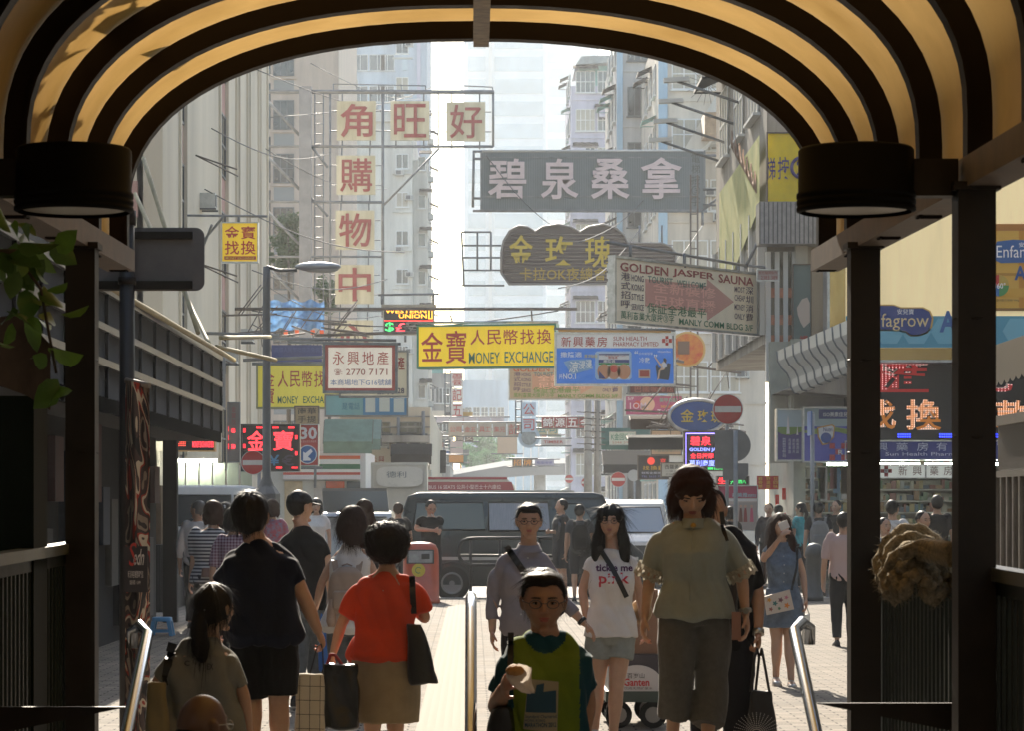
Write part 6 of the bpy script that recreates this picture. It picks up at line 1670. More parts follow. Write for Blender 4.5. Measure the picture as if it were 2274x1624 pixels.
        if collar:
            nb = s.J['neck']; cb = MB(); fw = Vector((0, s.f, 0)); r = (.064 if not s.fem else .056)*k
            rings = []
            for z, rr in ((-.03, r*1.2), (.016, r*1.06), (.018, r*1.14), (-.03, r*1.45)):
                rings.append([nb+Vector((cos(u)*rr, sin(u)*rr*1.02-.008*s.f, z-.012*sin(u)*s.f*1.2)) for u in [2*pi*i/24 for i in range(24)]])
            cb.loft(rings, 0, False); s.child('collar', cb, mat)
        return o
    def legsw(s, mat, z_hem, off=.02, hemr=None, name='trousers', t1=.16, amp=.007, woff=.012, freq=10):
        mb = MB(); k = s.k
        mb.loft([s.ring_at(t, woff*k) for t in (-.14, -.05, 0, .08, t1)])
        for q in 'LR':
            hp, kn, an = s.J['hip'+q], s.J['kn'+q], s.J['an'+q]
            zh = z_hem if not isinstance(z_hem, dict) else z_hem[q]
            pts = [hp+Vector((0, 0, .02))]; rad = [.090*k+min(off, .02)*.7]
            if zh > kn.z+.02:
                f_ = (hp.z-zh)/(hp.z-kn.z); pts += [hp.lerp(kn, f_*.5), hp.lerp(kn, f_)]; r = lerp(.088, .056, f_)*k+off; rad += [lerp(.09*k+off, r, .6), hemr or r]
            else:
                f_ = min(1, (kn.z-zh)/max(.05, kn.z-an.z)); e = kn.lerp(an, f_); pts += [hp.lerp(kn, .5), kn, kn.lerp(e, .5), e]
                re = hemr or (lerp(.055, .036, f_)*k+off); rad += [.076*k+off, .056*k+off, lerp(.055*k+off, re, .5), re]
            s.limb(mb, pts, rad, 14, end=False)
        me = remesh(mb, name, mat, .009 if s.fg else .0125, 2, amp, freq, s.rnd.random()*9); s.parts[name] = me
        return s.child(name, me)
    def skirt(s, mat, z_hem, off=.02, hem=(.19, .15), name='skirt', t1=.16, amp=.006, cx=0.0):
        mb = MB(); rings = [s.ring_at(t, off) for t in (t1, .08, 0)]
        c = (s.J['hipL']+s.J['hipR'])/2; zc = c.z
        for q in (.35, .7, 1.0):
            hw = lerp((.172*s.wf*s.k+off), hem[0], q); hd = lerp(.122*s.k+off, hem[1], q); z = lerp(zc, z_hem, q)
            rings.append([Vector((c.x+cx*q+hw*cos(2*pi*i/28), c.y+hd*s.f*sin(2*pi*i/28), z)) for i in range(28)])
        mb.loft(rings); me = remesh(mb, name, mat, .009 if s.fg else .0125, 2, amp, 8, s.rnd.random()*9); s.parts[name] = me
        return s.child(name, me)
    def shoes(s, mat, sole=None, h=.0):
        for q in 'LR':
            an = s.J['an'+q]; k = s.k; mb = MB(); g = Vector((an.x, an.y, 0)); rings = []
            for t, w_, z1 in ((-.07, .026, .055), (-.055, .036, .085), (.0, .040, .09), (.06, .044, .07), (.12, .047, .055), (.165, .04, .045), (.19, .02, .03)):
                y = t*s.f*k; z0 = an.z-.085*k
                rings.append([Vector((an.x+w_*k*cos(u), an.y+y, z0+(z1*k if sin(u) > 0 else .0)*abs(sin(u))**.7+.0)) for u in [2*pi*i/14 for i in range(14)]])
            mb.loft(rings); 
            mb.box((an.x-.044*k, an.y-.07*k, an.z-.097*k), (an.x+.044*k, an.y+.17*k, an.z-.082*k), 1) if s.f > 0 else mb.box((an.x-.044*k, an.y-.17*k, an.z-.097*k), (an.x+.044*k, an.y+.07*k, an.z-.082*k), 1)
            s.child('shoe', mb, [mat, sole or m_sole])
    # --- things drawn on or laid over the garment surface ------------------
    def surf(s, px, py, me=None, off=.006, back=False):
        b = s._bvh(me or s.topme); p = s.at(px, py); y = -1 if not back else 1
        h = b.ray_cast(Vector((p.x, -2*y*-1*-1 if 0 else (-2 if not back else 2), p.z)), Vector((0, y*-1 if 0 else (1 if not back else -1), 0)))
        if h[0] is None: return Vector((p.x, -.12 if not back else .12, p.z))
        return h[0]+Vector((0, -off if not back else off, 0))
    def _bvh(s, me):
        if not hasattr(s, 'bv'): s.bv = {}
        if me.name not in s.bv: s.bv[me.name] = bvh_of(me)
        return s.bv[me.name]
    def decal(s, items, mat, me=None, off=.004, name='print'):
        mb = MB()
        for st, (x0, y0, x1, y1), bold in items:
            put_text(mb, st, (0, 0, 1, 1), lambda u, v: s.surf(lerp(x0, x1, u), lerp(y0, y1, v), me, off), bold)
        return s.child(name, mb, mat)
    def decal_poly(s, pts, mat, me=None, off=.003, name='print', n=6):
        """quad patch (four corners) draped on the garment"""
        a, b, c, d = pts; mb = MB(); g = []
        for j in range(n+1):
            for i in range(n+1):
                u, v = i/n, j/n; x = lerp(lerp(a[0], b[0], u), lerp(d[0], c[0], u), v); y = lerp(lerp(a[1], b[1], u), lerp(d[1], c[1], u), v); g.append(s.surf(x, y, me, off))
        mb.add(g, [(j*(n+1)+i, j*(n+1)+i+1, (j+1)*(n+1)+i+1, (j+1)*(n+1)+i) for j in range(n) for i in range(n)], 0, True)
        return s.child(name, mb, mat)
    def ribbon(s, pts, wpx, mat, me=None, off=.008, name='strap', back=False, parent=None, n=14):
        P = []
        for i in range(len(pts)-1):
            for j in range(n): P.append((lerp(pts[i][0], pts[i+1][0], j/n), lerp(pts[i][1], pts[i+1][1], j/n)))
        P.append(pts[-1]); vs = []
        Q = [s.surf(x, y, me, off, back) for x, y in P]
        for i, p in enumerate(Q):
            t = (Q[min(i+1, len(Q)-1)]-Q[max(0, i-1)]).normalized(); sd_ = Vector((0, 1, 0)).cross(t).normalized()*(wpx*s.d/F/2)
            vs += [p-sd_, p+sd_]
        mb = MB(); mb.add(vs, [(2*i, 2*i+1, 2*i+3, 2*i+2) for i in range(len(Q)-1)])
        vs2 = [v+Vector((0, .004*(1 if not back else -1), 0)) for v in vs]; mb.add(vs2, [(2*i, 2*i+2, 2*i+3, 2*i+1) for i in range(len(Q)-1)])
        return mb
    def glasses(s, mat=None, r=.022):
        mb = MB(); k = s.hs
        for q in (-1, 1):
            mb.tube([s.hl((q*.033+r*cos(u), .099-abs(q*.033+r*cos(u))*.12, .003+r*.72*sin(u))) for u in [2*pi*i/18 for i in range(19)]], .0019*k, 6)
            mb.tube([s.hl((q*(.033+r), .093, .006)), s.hl((q*.079, .06, .010)), s.hl((q*.082, -.01, .010))], .0019*k, 6)
        mb.tube([s.hl((-.011, .098, .006)), s.hl((.011, .098, .006))], .0018*k, 5)
        return s.child('glasses', mb, mat or m_black)
    def cap(s, mat, brim_yaw=0):
        mb = MB(); k = s.hs; rings = []
        for t in (0, .25, .5, .72, .88, .97):
            rr = math.sqrt(1-t*t); rings.append([s.hl((.088*rr*cos(u), -.012+.104*rr*sin(u), .032+.092*t)) for u in [2*pi*i/28 for i in range(28)]])
        mb.loft(rings); mb.ell(s.hl((0, -.012, .123)), .006*k, 8, 6)
        me = mb.mesh('cap', mat); o = s.child('cap', me)
        bb = MB(); Rb = Matrix.Rotation(radians(brim_yaw), 3, 'Z'); vs = []
        for j, rr in enumerate((.9, 1.0, 1.35, 1.75, 1.82)):
            for i in range(13):
                u = radians(38+104*i/12); e = 1-.0*abs(i-6)
                p = Vector((.088*min(rr, 1.02+.06*(rr-1))*cos(u)*1.0, -.012+.104*sin(u)*rr, .036-.018*(rr-1)-.012*abs(cos(u))*0)); vs.append(s.hl(Rb @ p))
        fs = [(j*13+i, j*13+i+1, (j+1)*13+i+1, (j+1)*13+i) for j in range(4) for i in range(12)]
        bb.add(vs, fs, 0, True); bb.add([v-Vector((0, 0, .006)) for v in vs], fs, 0, True); bb2 = bb.mesh('brim', mat)
        b = link('brim', bb2, o, world=False); return o
    def backpack(s, mat, c, w_, h_, dep, label, strapmat=None):
        """a bag on the back of the person: a thing of its own; c in local coordinates"""
        t = thing('backpack', label, 'backpack', s.O+c)
        mb = MB(); e = []
        sgn = -s.f
        rings = []
        for z, q in ((-.5, .82), (-.42, .98), (-.1, 1), (.2, .97), (.38, .8), (.5, .45)):
            rings.append([Vector((w_/2*q*math.copysign(abs(cos(u))**.7, cos(u)), sgn*(dep/2)+dep/2*math.copysign(abs(sin(u))**.7, sin(u))*min(1, q+.1), z*h_)) for u in [2*pi*i/24 for i in range(24)]])
        mb.loft(rings); me = remesh(mb, 'shell', mat, .011, 2, .006, 9, 1); link('shell', me, t, world=False)
        mb = MB(); rings = []
        for z, q in ((-.40, .8), (-.36, .95), (-.05, .95), (.0, .8)):
            rings.append([Vector((w_/2*.78*q*math.copysign(abs(cos(u))**.7, cos(u)), sgn*dep+dep*.16*q*sin(u), z*h_)) for u in [2*pi*i/20 for i in range(20)]])
        mb.loft(rings); mb.build('pocket', mat, t, world=False)
        mb = MB(); mb.tube([Vector((x_, sgn*dep*.3, h_*.48+.03*(1-abs(x_)/.04*.5))) for x_ in (-.04, -.02, 0, .02, .04)], .006, 6); mb.build('handle', strapmat or mat, t, world=False)
        for q in (-1, 1):
            mb = MB(); p = [Vector((q*w_*.28, sgn*.01, h_*.36)), Vector((q*w_*.34, sgn*-.02, h_*.62)), Vector((q*w_*.36, sgn*-.13, h_*.66)), Vector((q*w_*.38, sgn*-.22, h_*.45)), Vector((q*w_*.46, sgn*-.21, h_*.1)), Vector((q*w_*.5, sgn*-.1, -h_*.3))]
            for i in range(5): mb.beam(p[i], p[i+1], .045, .012, up=(0, sgn, .4))
            mb.build('shoulder_strap', strapmat or mat, t, world=False)
        return t
def bag(name, label, cat, px0, py0, px1, py1, d, dep, mat, top=.8, bot=1.0, handles=(), hmat=None, hr=.006, amp=.012, skew=0.0, n=8, group=None):
    """a soft bag filling a picture box at distance d; handles are point lists with depth offsets"""
    c = W((px0+px1)/2, py1, d); t = thing(name, label, cat, c, 0, group)
    w_ = (px1-px0)*d/F; h_ = (py1-py0)*d/F; rings = []
    for i in range(n+1):
        q = i/n; wq = lerp(bot, top, q)*w_/2*(1 if 0 < q < 1 else .93); dq = dep/2*lerp(1, .45, q)
        rings.append([c+Vector((skew*q+wq*math.copysign(abs(cos(u))**.55, cos(u)), dq*math.copysign(abs(sin(u))**.55, sin(u)), q*h_)) for u in [2*pi*j/28 for j in range(28)]])
    mb = MB(); mb.loft(rings)
    me = remesh(mb, 'bag_body', mat, .009, 2, amp, 7, sum(map(ord, label)) % 17)
    o = link('bag_body', me, t)
    for hp in handles:
        mb = MB(); P = [W(a, b, d+(e[0] if e else 0)) for a, b, *e in hp]
        Q = [P[0]]
        for i in range(len(P)-1):
            for j in range(1, 7): Q.append(P[i].lerp(P[i+1], j/6))
        mb.tube(Q, hr, 7); mb.build('handle', hmat or mat, t)
    return t
# ------------------------------------------------------------------ vehicles and street furniture
m_vdark = M('van_dark_green', (.012, .020, .022), .3, spec=.35, coat=.25, var=.15, vs=1.5)
m_vwhite = M('van_white', (.60, .60, .59), .3, coat=.5, var=.08, vs=2)
m_vsilver = M('car_silver', (.40, .40, .39), .28, metal=.5, coat=.4)
m_vglass = M('vehicle_glass', (.02, .026, .032), .08, spec=.4)
m_vcurt = M('curtain_glass', (.22, .22, .30), .15, var=.25, vs=9, stretch=(6, 6, .2))
m_tyre = M('tyre', (.012, .012, .012), .8); m_hub = M('wheel_rim', (.24, .24, .24), .35, metal=.7)
m_trim = M('black_trim', (.012, .012, .012), .5); m_lampr = M('tail_red', (.35, .015, .01), .25); m_lampw = M('head_clear', (.6, .6, .6), .1)
class Veh:
    """body from a side profile (x along, z up) with a rounded cross section; x0 = rear, faces +x"""
    def __init__(s, name, label, loc, rz, prof, width, mat, cat='van', tumble=.1):
        s.t = thing(name, label, cat, loc, rz); s.w = width; s.mat = mat
        mb = MB(); n = len(prof); rows = []
        zmax = max(z for x, z in prof)
        def inset(z): return tumble*max(0, (z-.95)/(zmax-.95))
        ys = [(-1, .0), (-.985, .035), (-.9, .06)]
        loops = []
        for q, sh in ((-1, 1), (-.96, 0), (.96, 0), (1, 1)):
            cx = sum(x for x, z in prof)/n; cz = sum(z for x, z in prof)/n; L_ = []
            for x, z in prof:
                k = .035 if sh else 0
                xx = x+(cx-x)*k*.6; zz = z+(cz-z)*k
                L_.append((xx, q*(width/2-inset(zz)), zz))
            loops.append(L_)
        vs = [p for l in loops for p in l]; fs = []
        for a in range(3):
            for i in range(n): fs.append((a*n+i, a*n+(i+1) % n, (a+1)*n+(i+1) % n, (a+1)*n+i))
        fs += [list(range(n)), list(range(4*n-1, 3*n-1, -1))]
        mb.add(vs, fs); s.ins = inset
        o = mb.build('body', mat, s.t, world=False)
        md = o.modifiers.new('b', 'BEVEL'); md.width = .03; md.segments = 2; md.limit_method = 'ANGLE'; md.angle_limit = radians(25)
        for p in o.data.polygons: p.use_smooth = True
    def side(s, name, pts, mat, side, proud=.012, rim=True):
        """a panel on the vehicle's side; pts in (x,z); side=-1 is y-"""
        f = lambda x, z, e: Vector((x, side*(s.w/2-s.ins(z)+e), z)); n = len(pts); mb = MB()
        mb.add([f(x, z, proud) for x, z in pts]+[f(x, z, -.03) for x, z in pts], [list(range(n))]+[(i, n+i, n+(i+1) % n, (i+1) % n) for i in range(n)])
        o = mb.build(name, mat, s.t, world=False)
        if rim:
            mb = MB(); mb.tube([f(x, z, proud) for x, z in pts]+[f(*pts[0], proud)], .018, 6); mb.build('seal', m_trim, o, world=False)
        return o
    def front(s, name, pts, x_at, mat, proud=.015, rear=False, rim=True):
        """panel across the nose or tail; pts in (y,z); x_at(z) gives the surface"""
        d = -1 if rear else 1; f = lambda y, z, e: Vector((x_at(z)+d*e, y, z)); n = len(pts); mb = MB()
        mb.add([f(y, z, proud) for y, z in pts]+[f(y, z, -.04) for y, z in pts], [list(range(n))]+[(i, n+i, n+(i+1) % n, (i+1) % n) for i in range(n)])
        o = mb.build(name, mat, s.t, world=False)
        if rim:
            mb = MB(); mb.tube([f(y, z, proud) for y, z in pts]+[f(*pts[0], proud)], .016, 6); mb.build('seal', m_trim, o, world=False)
        return o
    def wheels(s, xs, r=.33):
        for x in xs:
            for q in (-1, 1):
                y = q*(s.w/2-.09); mb = MB()
                prof = [(r*.62, -.10), (r*.93, -.10), (r, -.07), (r, .07), (r*.93, .10), (r*.62, .10)]
                mb.loft([[Vector((x+rr*cos(u), y+h, r+rr*sin(u))) for u in [2*pi*i/28 for i in range(28)]] for rr, h in prof], 0, False)
                wl = mb.build('wheel', m_tyre, s.t, world=False)
                mb = MB(); mb.cyl((x, y-.085, r), r*.63, .17, 24, axis='y'); mb.cyl((x, y+q*.085-.012, r), r*.16, .024, 12, axis='y')
                mb.loft([[Vector((x+rr*cos(u), y+q*h, r+rr*sin(u))) for u in [2*pi*i/24 for i in range(24)]] for rr, h in ((r*.62, .09), (r*.60, .102), (r*.54, .102), (r*.5, .088))], 0, False)
                mb.build('rim', m_hub, wl, world=False)
                mb = MB(); a = s.w/2-.02
                mb.loft([[Vector((x+rr*cos(u), q*(a+e), r+rr*sin(u))) for u in [pi*i/16 for i in range(17)]] for rr, e in ((r*1.12, -.05), (r*1.12, .025), (r*1.24, .03), (r*1.26, -.05))], 0, False); mb.build('wheel_arch', m_trim, s.t, world=False)
def van_prof(L_, h, hood=.55, rake=.75, z0=.28):
    return [(0, z0), (-.02, .55), (.0, 1.0), (.06, h-.3), (.14, h-.07), (.34, h), (L_-hood-rake, h), (L_-hood-rake+.18, h-.04), (L_-hood, 1.12), (L_-.12, .92), (L_-.02, .72), (L_, .5), (L_-.03, z0)]
# dark van across the road, nose to the right; visible side is y-
D = 53.6; x0 = X(891, D); L_ = 4.7
V = Veh('parked_van', 'dark green van with curtained windows standing across the junction', (x0, D, -.13), 0, van_prof(L_, 2.06, .35, .7), 1.72, m_vdark)
zt = lambda py: Z(py, D-.86)+.13
xx = lambda px: X(px, D-.86)-x0
V.side('window', [(xx(917), zt(1178)), (xx(925), zt(1117)), (xx(1072), zt(1117)), (xx(1078), zt(1178))], m_vglass, -1)
V.side('window', [(xx(1085), zt(1180)), (xx(1085), zt(1117)), (xx(1217), zt(1117)), (xx(1222), zt(1180))], m_vcurt, -1)
V.side('window', [(xx(1236), zt(1182)), (xx(1238), zt(1120)), (xx(1292), zt(1120)), (xx(1332), zt(1182))], m_vglass, -1)
for a, b_ in ((1082, 1228), (1231, 1345)):
    V.side('door', [(xx(a), .42), (xx(a), zt(1108)), (xx(b_)-.02, zt(1108) if a < 1200 else zt(1182)), (xx(b_)-.02, .42)], m_vdark, -1, .006, rim=False)
V.side('trim_strip', [(.1, .78), (.1, .84), (4.5, .84), (4.5, .78)], M('chrome_strip', (.4, .4, .4), .3, metal=.9), -1, .02, rim=False)
V.side('gutter', [(.2, 1.93), (.2, 1.96), (3.75, 1.96), (3.75, 1.93)], m_trim, -1, .03, rim=False)
V.side('tail_light', [(.0, .9), (.0, 1.25), (.12, 1.25), (.12, .9)], m_lampr, -1, .014, rim=False)
V.wheels((.98, 3.75), .34)
mb = MB()
for q in (-1, 1): mb.beam((.5, q*.62, 2.08), (3.3, q*.62, 2.08), .04)
mb.build('roof_rail', m_vsilver, V.t, world=False)
# white van on the left, nose to the right
D = 57; x0 = X(352, D); L_ = 4.75
V = Veh('parked_van', 'white van with a dark window band parked at the left kerb', (x0, D, -.13), 0, van_prof(L_*.56, 2.22, .2, .62), 1.7, m_vwhite)
zt = lambda py: Z(py, D-.85)+.13
xx = lambda px: X(px, D-.85)-x0
V.side('window', [(xx(375), zt(1168)), (xx(375), zt(1101)), (xx(512), zt(1101)), (xx(512), zt(1168))], m_vglass, -1)
V.side('window', [(xx(520), zt(1168)), (xx(520), zt(1101)), (xx(572), zt(1101)), (xx(612), zt(1168))], m_vglass, -1)
V.side('pillar', [(xx(513), .5), (xx(513), zt(1100)), (xx(518), zt(1100)), (xx(518), .5)], m_vwhite, -1, .008, rim=False); V.wheels((.55, 2.05), .32)
V.side('trim_strip', [(.1, .74), (.1, .80), (2.5, .80), (2.5, .74)], m_trim, -1, .016, rim=False)
# estate car with raised tailgate, seen from the rear
D = 56; c = Vector((X(790, D), D, -.13))
V = Veh('estate_car', 'grey estate car seen from behind with its tailgate raised', (c.x, c.y, c.z), pi/2, [(0, .35), (0, .9), (.12, 1.25), (.42, 1.66), (.8, 1.72), (2.4, 1.70), (3.1, 1.15), (4.1, .98), (4.3, .5), (4.3, .35)], 1.72, m_vsilver, cat='car', tumble=.16)
V.front('boot_opening', [(-.66, .75), (.66, .75), (.60, 1.58), (-.60, 1.58)], lambda z: 0 if z < .9 else (z-.9)*.55, m_trim, rear=True)
for q in (-1, 1):
    V.front('tail_light', [(q*.74, .85), (q*.83, .85), (q*.78, 1.4), (q*.70, 1.4)], lambda z: 0 if z < .9 else (z-.9)*.5, m_lampr, rear=True, rim=False)
    V.side('window', [(.75, 1.12), (.85, 1.55), (2.35, 1.55), (2.75, 1.12)], m_vglass, q)
V.wheels((.8, 3.4), .32)
mb = MB(); mb.add([(.35, -.66, 1.72), (.35, .66, 1.72), (-.62, .64, 2.16), (-.62, -.64, 2.16), (.35, -.66, 1.68), (.35, .66, 1.68), (-.60, .64, 2.10), (-.60, -.64, 2.10)], [(0, 1, 2, 3), (7, 6, 5, 4), (0, 4, 5, 1), (1, 5, 6, 2), (2, 6, 7, 3), (3, 7, 4, 0)])
tg = mb.build('tailgate', m_vsilver, V.t, world=False)
mb = MB(); mb.add([(.2, -.5, 1.735+.06), (.2, .5, 1.795), (-.4, .5, 2.068), (-.4, -.5, 2.068)], [(0, 1, 2, 3)]); mb.build('rear_glass', m_vglass, tg, world=False)
# white van nose-on to the camera on the right
D = 62; c = Vector((X(1408, D), D, -.13))
V = Veh('parked_van', 'white van facing the camera with a dark blue nose stripe, right of the dark van', (c.x, c.y+4.6, c.z), -pi/2, [(0, .3), (0, 1.0), (.1, 1.85), (.4, 1.97), (3.0, 1.96), (3.3, 1.86), (3.95, 1.2), (4.5, 1.02), (4.62, .75), (4.62, .3)], 1.78, m_vwhite, tumble=.14)
sx = lambda z: 3.3+(1.86-z)*.985 if z > 1.2 else 3.95+(1.2-z)*3.0 if z > 1.02 else 4.5+(1.02-z)*.44
V.front('windscreen', [(-.76, 1.22), (.76, 1.22), (.66, 1.78), (-.66, 1.78)], sx, M('sky_glass_screen', (.30, .34, .40), .08, spec=.9))
V.front('grille', [(-.42, .72), (.42, .72), (.5, .92), (-.5, .92)], sx, m_trim); V.front('bumper', [(-.86, .34), (.86, .34), (.86, .62), (-.86, .62)], lambda z: 4.63, m_vwhite, .04, rim=False)
for q in (-1, 1):
    V.front('headlight', [(q*.52, .72), (q*.84, .74), (q*.86, .96), (q*.56, .90)], sx, m_lampw); mb = MB(); mb.ell((3.75, q*1.02, 1.25), (.05, .10, .12), 10, 7); mb.beam((3.75, q*.85, 1.22), (3.75, q*1.0, 1.22), .03); mb.build('wing_mirror', m_trim, V.t, world=False)
mb = MB(); mb.tube([(4.66, .11*cos(u), .82+.055*sin(u)) for u in [2*pi*i/18 for i in range(19)]], .01, 5); mb.beam((4.66, -.05, .78), (4.66, -.03, .86), .018); mb.beam((4.66, .03, .78), (4.66, .05, .86), .018); mb.beam((4.66, -.04, .82), (4.66, .04, .82), .018); mb.build('badge', m_hub, V.t, world=False)
V.front('plate', [(-.26, .42), (.26, .42), (.26, .53), (-.26, .53)], lambda z: 4.68, m_vwhite, rim=False); V.wheels((.9, 3.8), .32)
# further vehicles: white box truck, red topped minibus, pale van
D = 74
t = thing('box_truck', 'white box truck with a rounded white cab shield parked behind the estate car', 'truck', (X(875, D), D, -.13))
mb = MB(); mb.box((X(826, D), D, .55), (X(948, D), D+2.1, Z(1030, D))); mb.build('cargo_box', M('box_white', (.5, .49, .46), .5, var=.2, vs=1, streak=True), t)
mb = MB(); mb.box((X(824, D), D-.02, Z(1034, D)), (X(950, D), D+2.12, Z(1028, D))); 
for px in (826, 946): mb.box((X(px, D)-.03, D-.03, .5), (X(px, D)+.03, D+.03, Z(1030, D)))
mb.build('edge_rail', m_vsilver, t)
mb = MB(); cc = W(888, 1060, D); mb.prism([(cc.x+.62*math.copysign(abs(cos(u))**.5, cos(u)), cc.z+.27*math.copysign(abs(sin(u))**.5, sin(u))) for u in [2*pi*i/32 for i in range(32)]], D-.12, D); mb.build('wind_shield', m_vwhite, t)
mb = MB(); put_text(mb, '德利', (0, 0, 1, 1), lambda u, v: W(lerp(858, 902, u), lerp(1048, 1062, v), D-.13), .0); mb.build('lettering', ink('#5a6a7a'), t)
for x_ in (840, 860, 930):
    mb = MB(); mb.cyl((X(x_, D), D+.1, .25), .38, .25, 20, axis='y'); mb.build('wheel', m_tyre, t)
D = 92; x0 = X(950, D)
V = Veh('minibus', 'cream minibus with a dark red roof passing behind the dark van', (x0-2.6, D, -.13), 0, [(0, .35), (0, 1.2), (.1, 2.4), (.3, 2.72), (5.2, 2.72), (5.45, 2.5), (5.62, 1.6), (5.7, .8), (5.7, .35)], 2.0, M('minibus_cream', (.5, .45, .36), .35), cat='bus', tumble=.1)
V.side('red_roof_band', [(.05, 2.28), (.05, 2.62), (5.35, 2.62), (5.45, 2.28)], M('minibus_red', (.30, .02, .035), .35), -1, .014, rim=False)
for k in range(5): V.side('window', [(.25+k*.98, 1.35), (.25+k*.98, 2.15), (1.1+k*.98, 2.15), (1.1+k*.98, 1.35)], m_vglass, -1)
mb = MB(); put_text(mb, 'BUS 16 SEATS 公共小型巴士十六座位', (0, 0, 1, 1), lambda u, v: Vector((lerp(2.65, 5.0, u), -(V.w/2-V.ins(2.4)+.03), lerp(2.53, 2.38, v))), .02); mb.build('lettering', ink('#d8b8b8'), V.t, world=False); V.wheels((1, 4.6), .38)
mb = MB(); mb.box((.2, -.9, 2.7), (5.2, .9, 2.78)); mb.build('roof', M('minibus_red'), V.t, world=False)
D = 112; c = Vector((X(1290, D), D, -.13))
V = Veh('parked_van', 'pale van far down the road with a bright roof, left of the utility pole', (c.x-1.8, D, c.z), 0, van_prof(3.6, 2.2, .3, .6), 1.8, m_vwhite); V.side('window', [(.4, 1.2), (.4, 1.85), (2.5, 1.85), (2.9, 1.2)], m_vglass, -1); V.wheels((.7, 2.9), .34)
D = 84; c = Vector((X(1262, D), D, -.13))
V = Veh('parked_car', 'light saloon roof showing just above the dark van', (c.x-2.1, D, c.z), 0, [(0, .35), (0, .9), (.5, 1.0), (1.0, 1.5), (1.4, 1.62), (2.6, 1.6), (3.2, 1.05), (4.2, .85), (4.3, .35)], 1.75, m_vwhite, cat='car', tumble=.2); V.side('window', [(.95, 1.05), (1.3, 1.5), (2.5, 1.5), (3.0, 1.05)], m_vglass, -1); V.wheels((.8, 3.5), .31)
# guard rail before the dark van
D = 50.4
t = thing('guard_rail', 'dark tubular guard rail with rounded ends along the kerb', 'railing', (X(1080, D), D, 0))
mb = MB(); q = [(1345, 1201), (1050, 1200), (1030, 1198), (1021, 1206), (1016, 1222), (1017, 1240), (1024, 1250), (1040, 1256), (1345, 1257)]
mb.tube([W(*qD_, D) for qD_ in [(1345, 1196), (1060, 1197), (1040, 1198), (1027, 1203), (1020, 1214), (1018, 1228), (1021, 1241), (1028, 1250), (1042, 1256), (1345, 1257)]], .034, 10); mb.tube([W(1020, 1235, D), W(1345, 1237, D)], .026, 8); mb.build('tube', m_trim, t)
for px in (1045, 1110, 1200, 1300):
    mb = MB(); mb.tube([W(px, 1197, D), (X(px, D), D, 0)], .028, 8); mb.build('leg', m_trim, t)
# litter bin
D = 48
t = thing('litter_bin', 'orange domed litter bin with a yellow round sticker', 'bin', (X(935, D), D, 0))
hw = 41*D/F; mb = MB(); rings = []
for z, q, r in ((.0, 1.04, .0), (.06, 1.04, 0), (.065, .98, 0), (.80, .97, 0), (.92, .93, 0), (1.0, .80, 0), (1.04, .55, 0), (1.05, .2, 0)):
    rings.append([(X(935, D)+hw*q*math.copysign(abs(cos(u))**.45, cos(u)), D+.27*q*math.copysign(abs(sin(u))**.45, sin(u)), z) for u in [2*pi*i/32 for i in range(32)]])
mb.loft(rings); mb.build('body', M('bin_orange', (.55, .07, .012), .4, var=.2, vs=3, coat=.2), t)
D2 = D-.28
mb = MB(); x_ = X(934, D); mb.box((x_-.235, D2-.005, .68), (x_+.235, D2+.05, .92)); mb.build('mouth', M('bin_mouth', (.02, .02, .02), .6), t)
mb = MB(); mb.box((x_-.2, D2-.012, .70), (x_+.21, D2-.004, .90)); mb.build('mouth_flap', M('bin_flap', (.33, .34, .35), .4, var=.4, vs=9), t)
mb = MB(); mb.box((x_+.02, D2-.018, .76), (x_+.16, D2-.011, .85)); mb.build('notice', m_trim, t)
mb = MB(); mb.cyl((X(930, D), D2-.004, .57), .115, .012, 28, axis='y'); mb.build('sticker', M('sticker_yellow', (.6, .46, .03), .5), t)
mb = MB(); mb.tube([(X(930, D)+.05*cos(u), D2-.006, .57+.05*sin(u)) for u in [pi*(.2+1.5*i/14) for i in range(15)]], .008, 5); mb.build('sticker_mark', M('mark_green', (.1, .2, .05), .5), t)
# bollard and stool
D = 49
t = thing('bollard', 'fat dark grey domed bollard beside the backpack man', 'bollard', (X(1808, D), D, 0)); mb = MB()
mb.loft([[(X(1808, D)+r*cos(u), D+r*sin(u), z) for u in [2*pi*i/24 for i in range(24)]] for r, z in ((.165, 0), (.165, .1), (.15, .11), (.15, .78), (.165, .79), (.165, .86), (.14, .95), (.09, 1.0), (.02, 1.02))]); mb.build('shaft', M('bollard_grey', (.06, .062, .065), .5, var=.3, vs=5), t)
D = 35.7; t = thing('plastic_stool', 'small sky blue plastic stool standing on the pavement', 'stool', (X(360, D), D, 0)); m_st = M('stool_blue', (.07, .33, .62), .4, var=.1)
xc = X(360, D); mb = MB(); mb.loft([[(xc+a*math.copysign(abs(cos(u))**.4, cos(u)), D+a*math.copysign(abs(sin(u))**.4, sin(u)), z) for u in [2*pi*i/28 for i in range(28)]] for a, z in ((.128, .185), (.125, .2), (.122, .232), (.112, .238))]); mb.build('seat', m_st, t)
for sx in (-1, 1):
    for sy in (-1, 1):
        mb = MB(); mb.prism([(xc+sx*.122, .19), (xc+sx*.07, .19), (xc+sx*.105, 0), (xc+sx*.155, 0)], D+sy*.12-.02, D+sy*.12+.02); mb.build('leg', m_st, t)
for sy in (-1, 1): mb = MB(); mb.beam((xc-.11, D+sy*.12, .06), (xc+.11, D+sy*.12, .06), .015, .03); mb.build('stretcher', m_st, t)
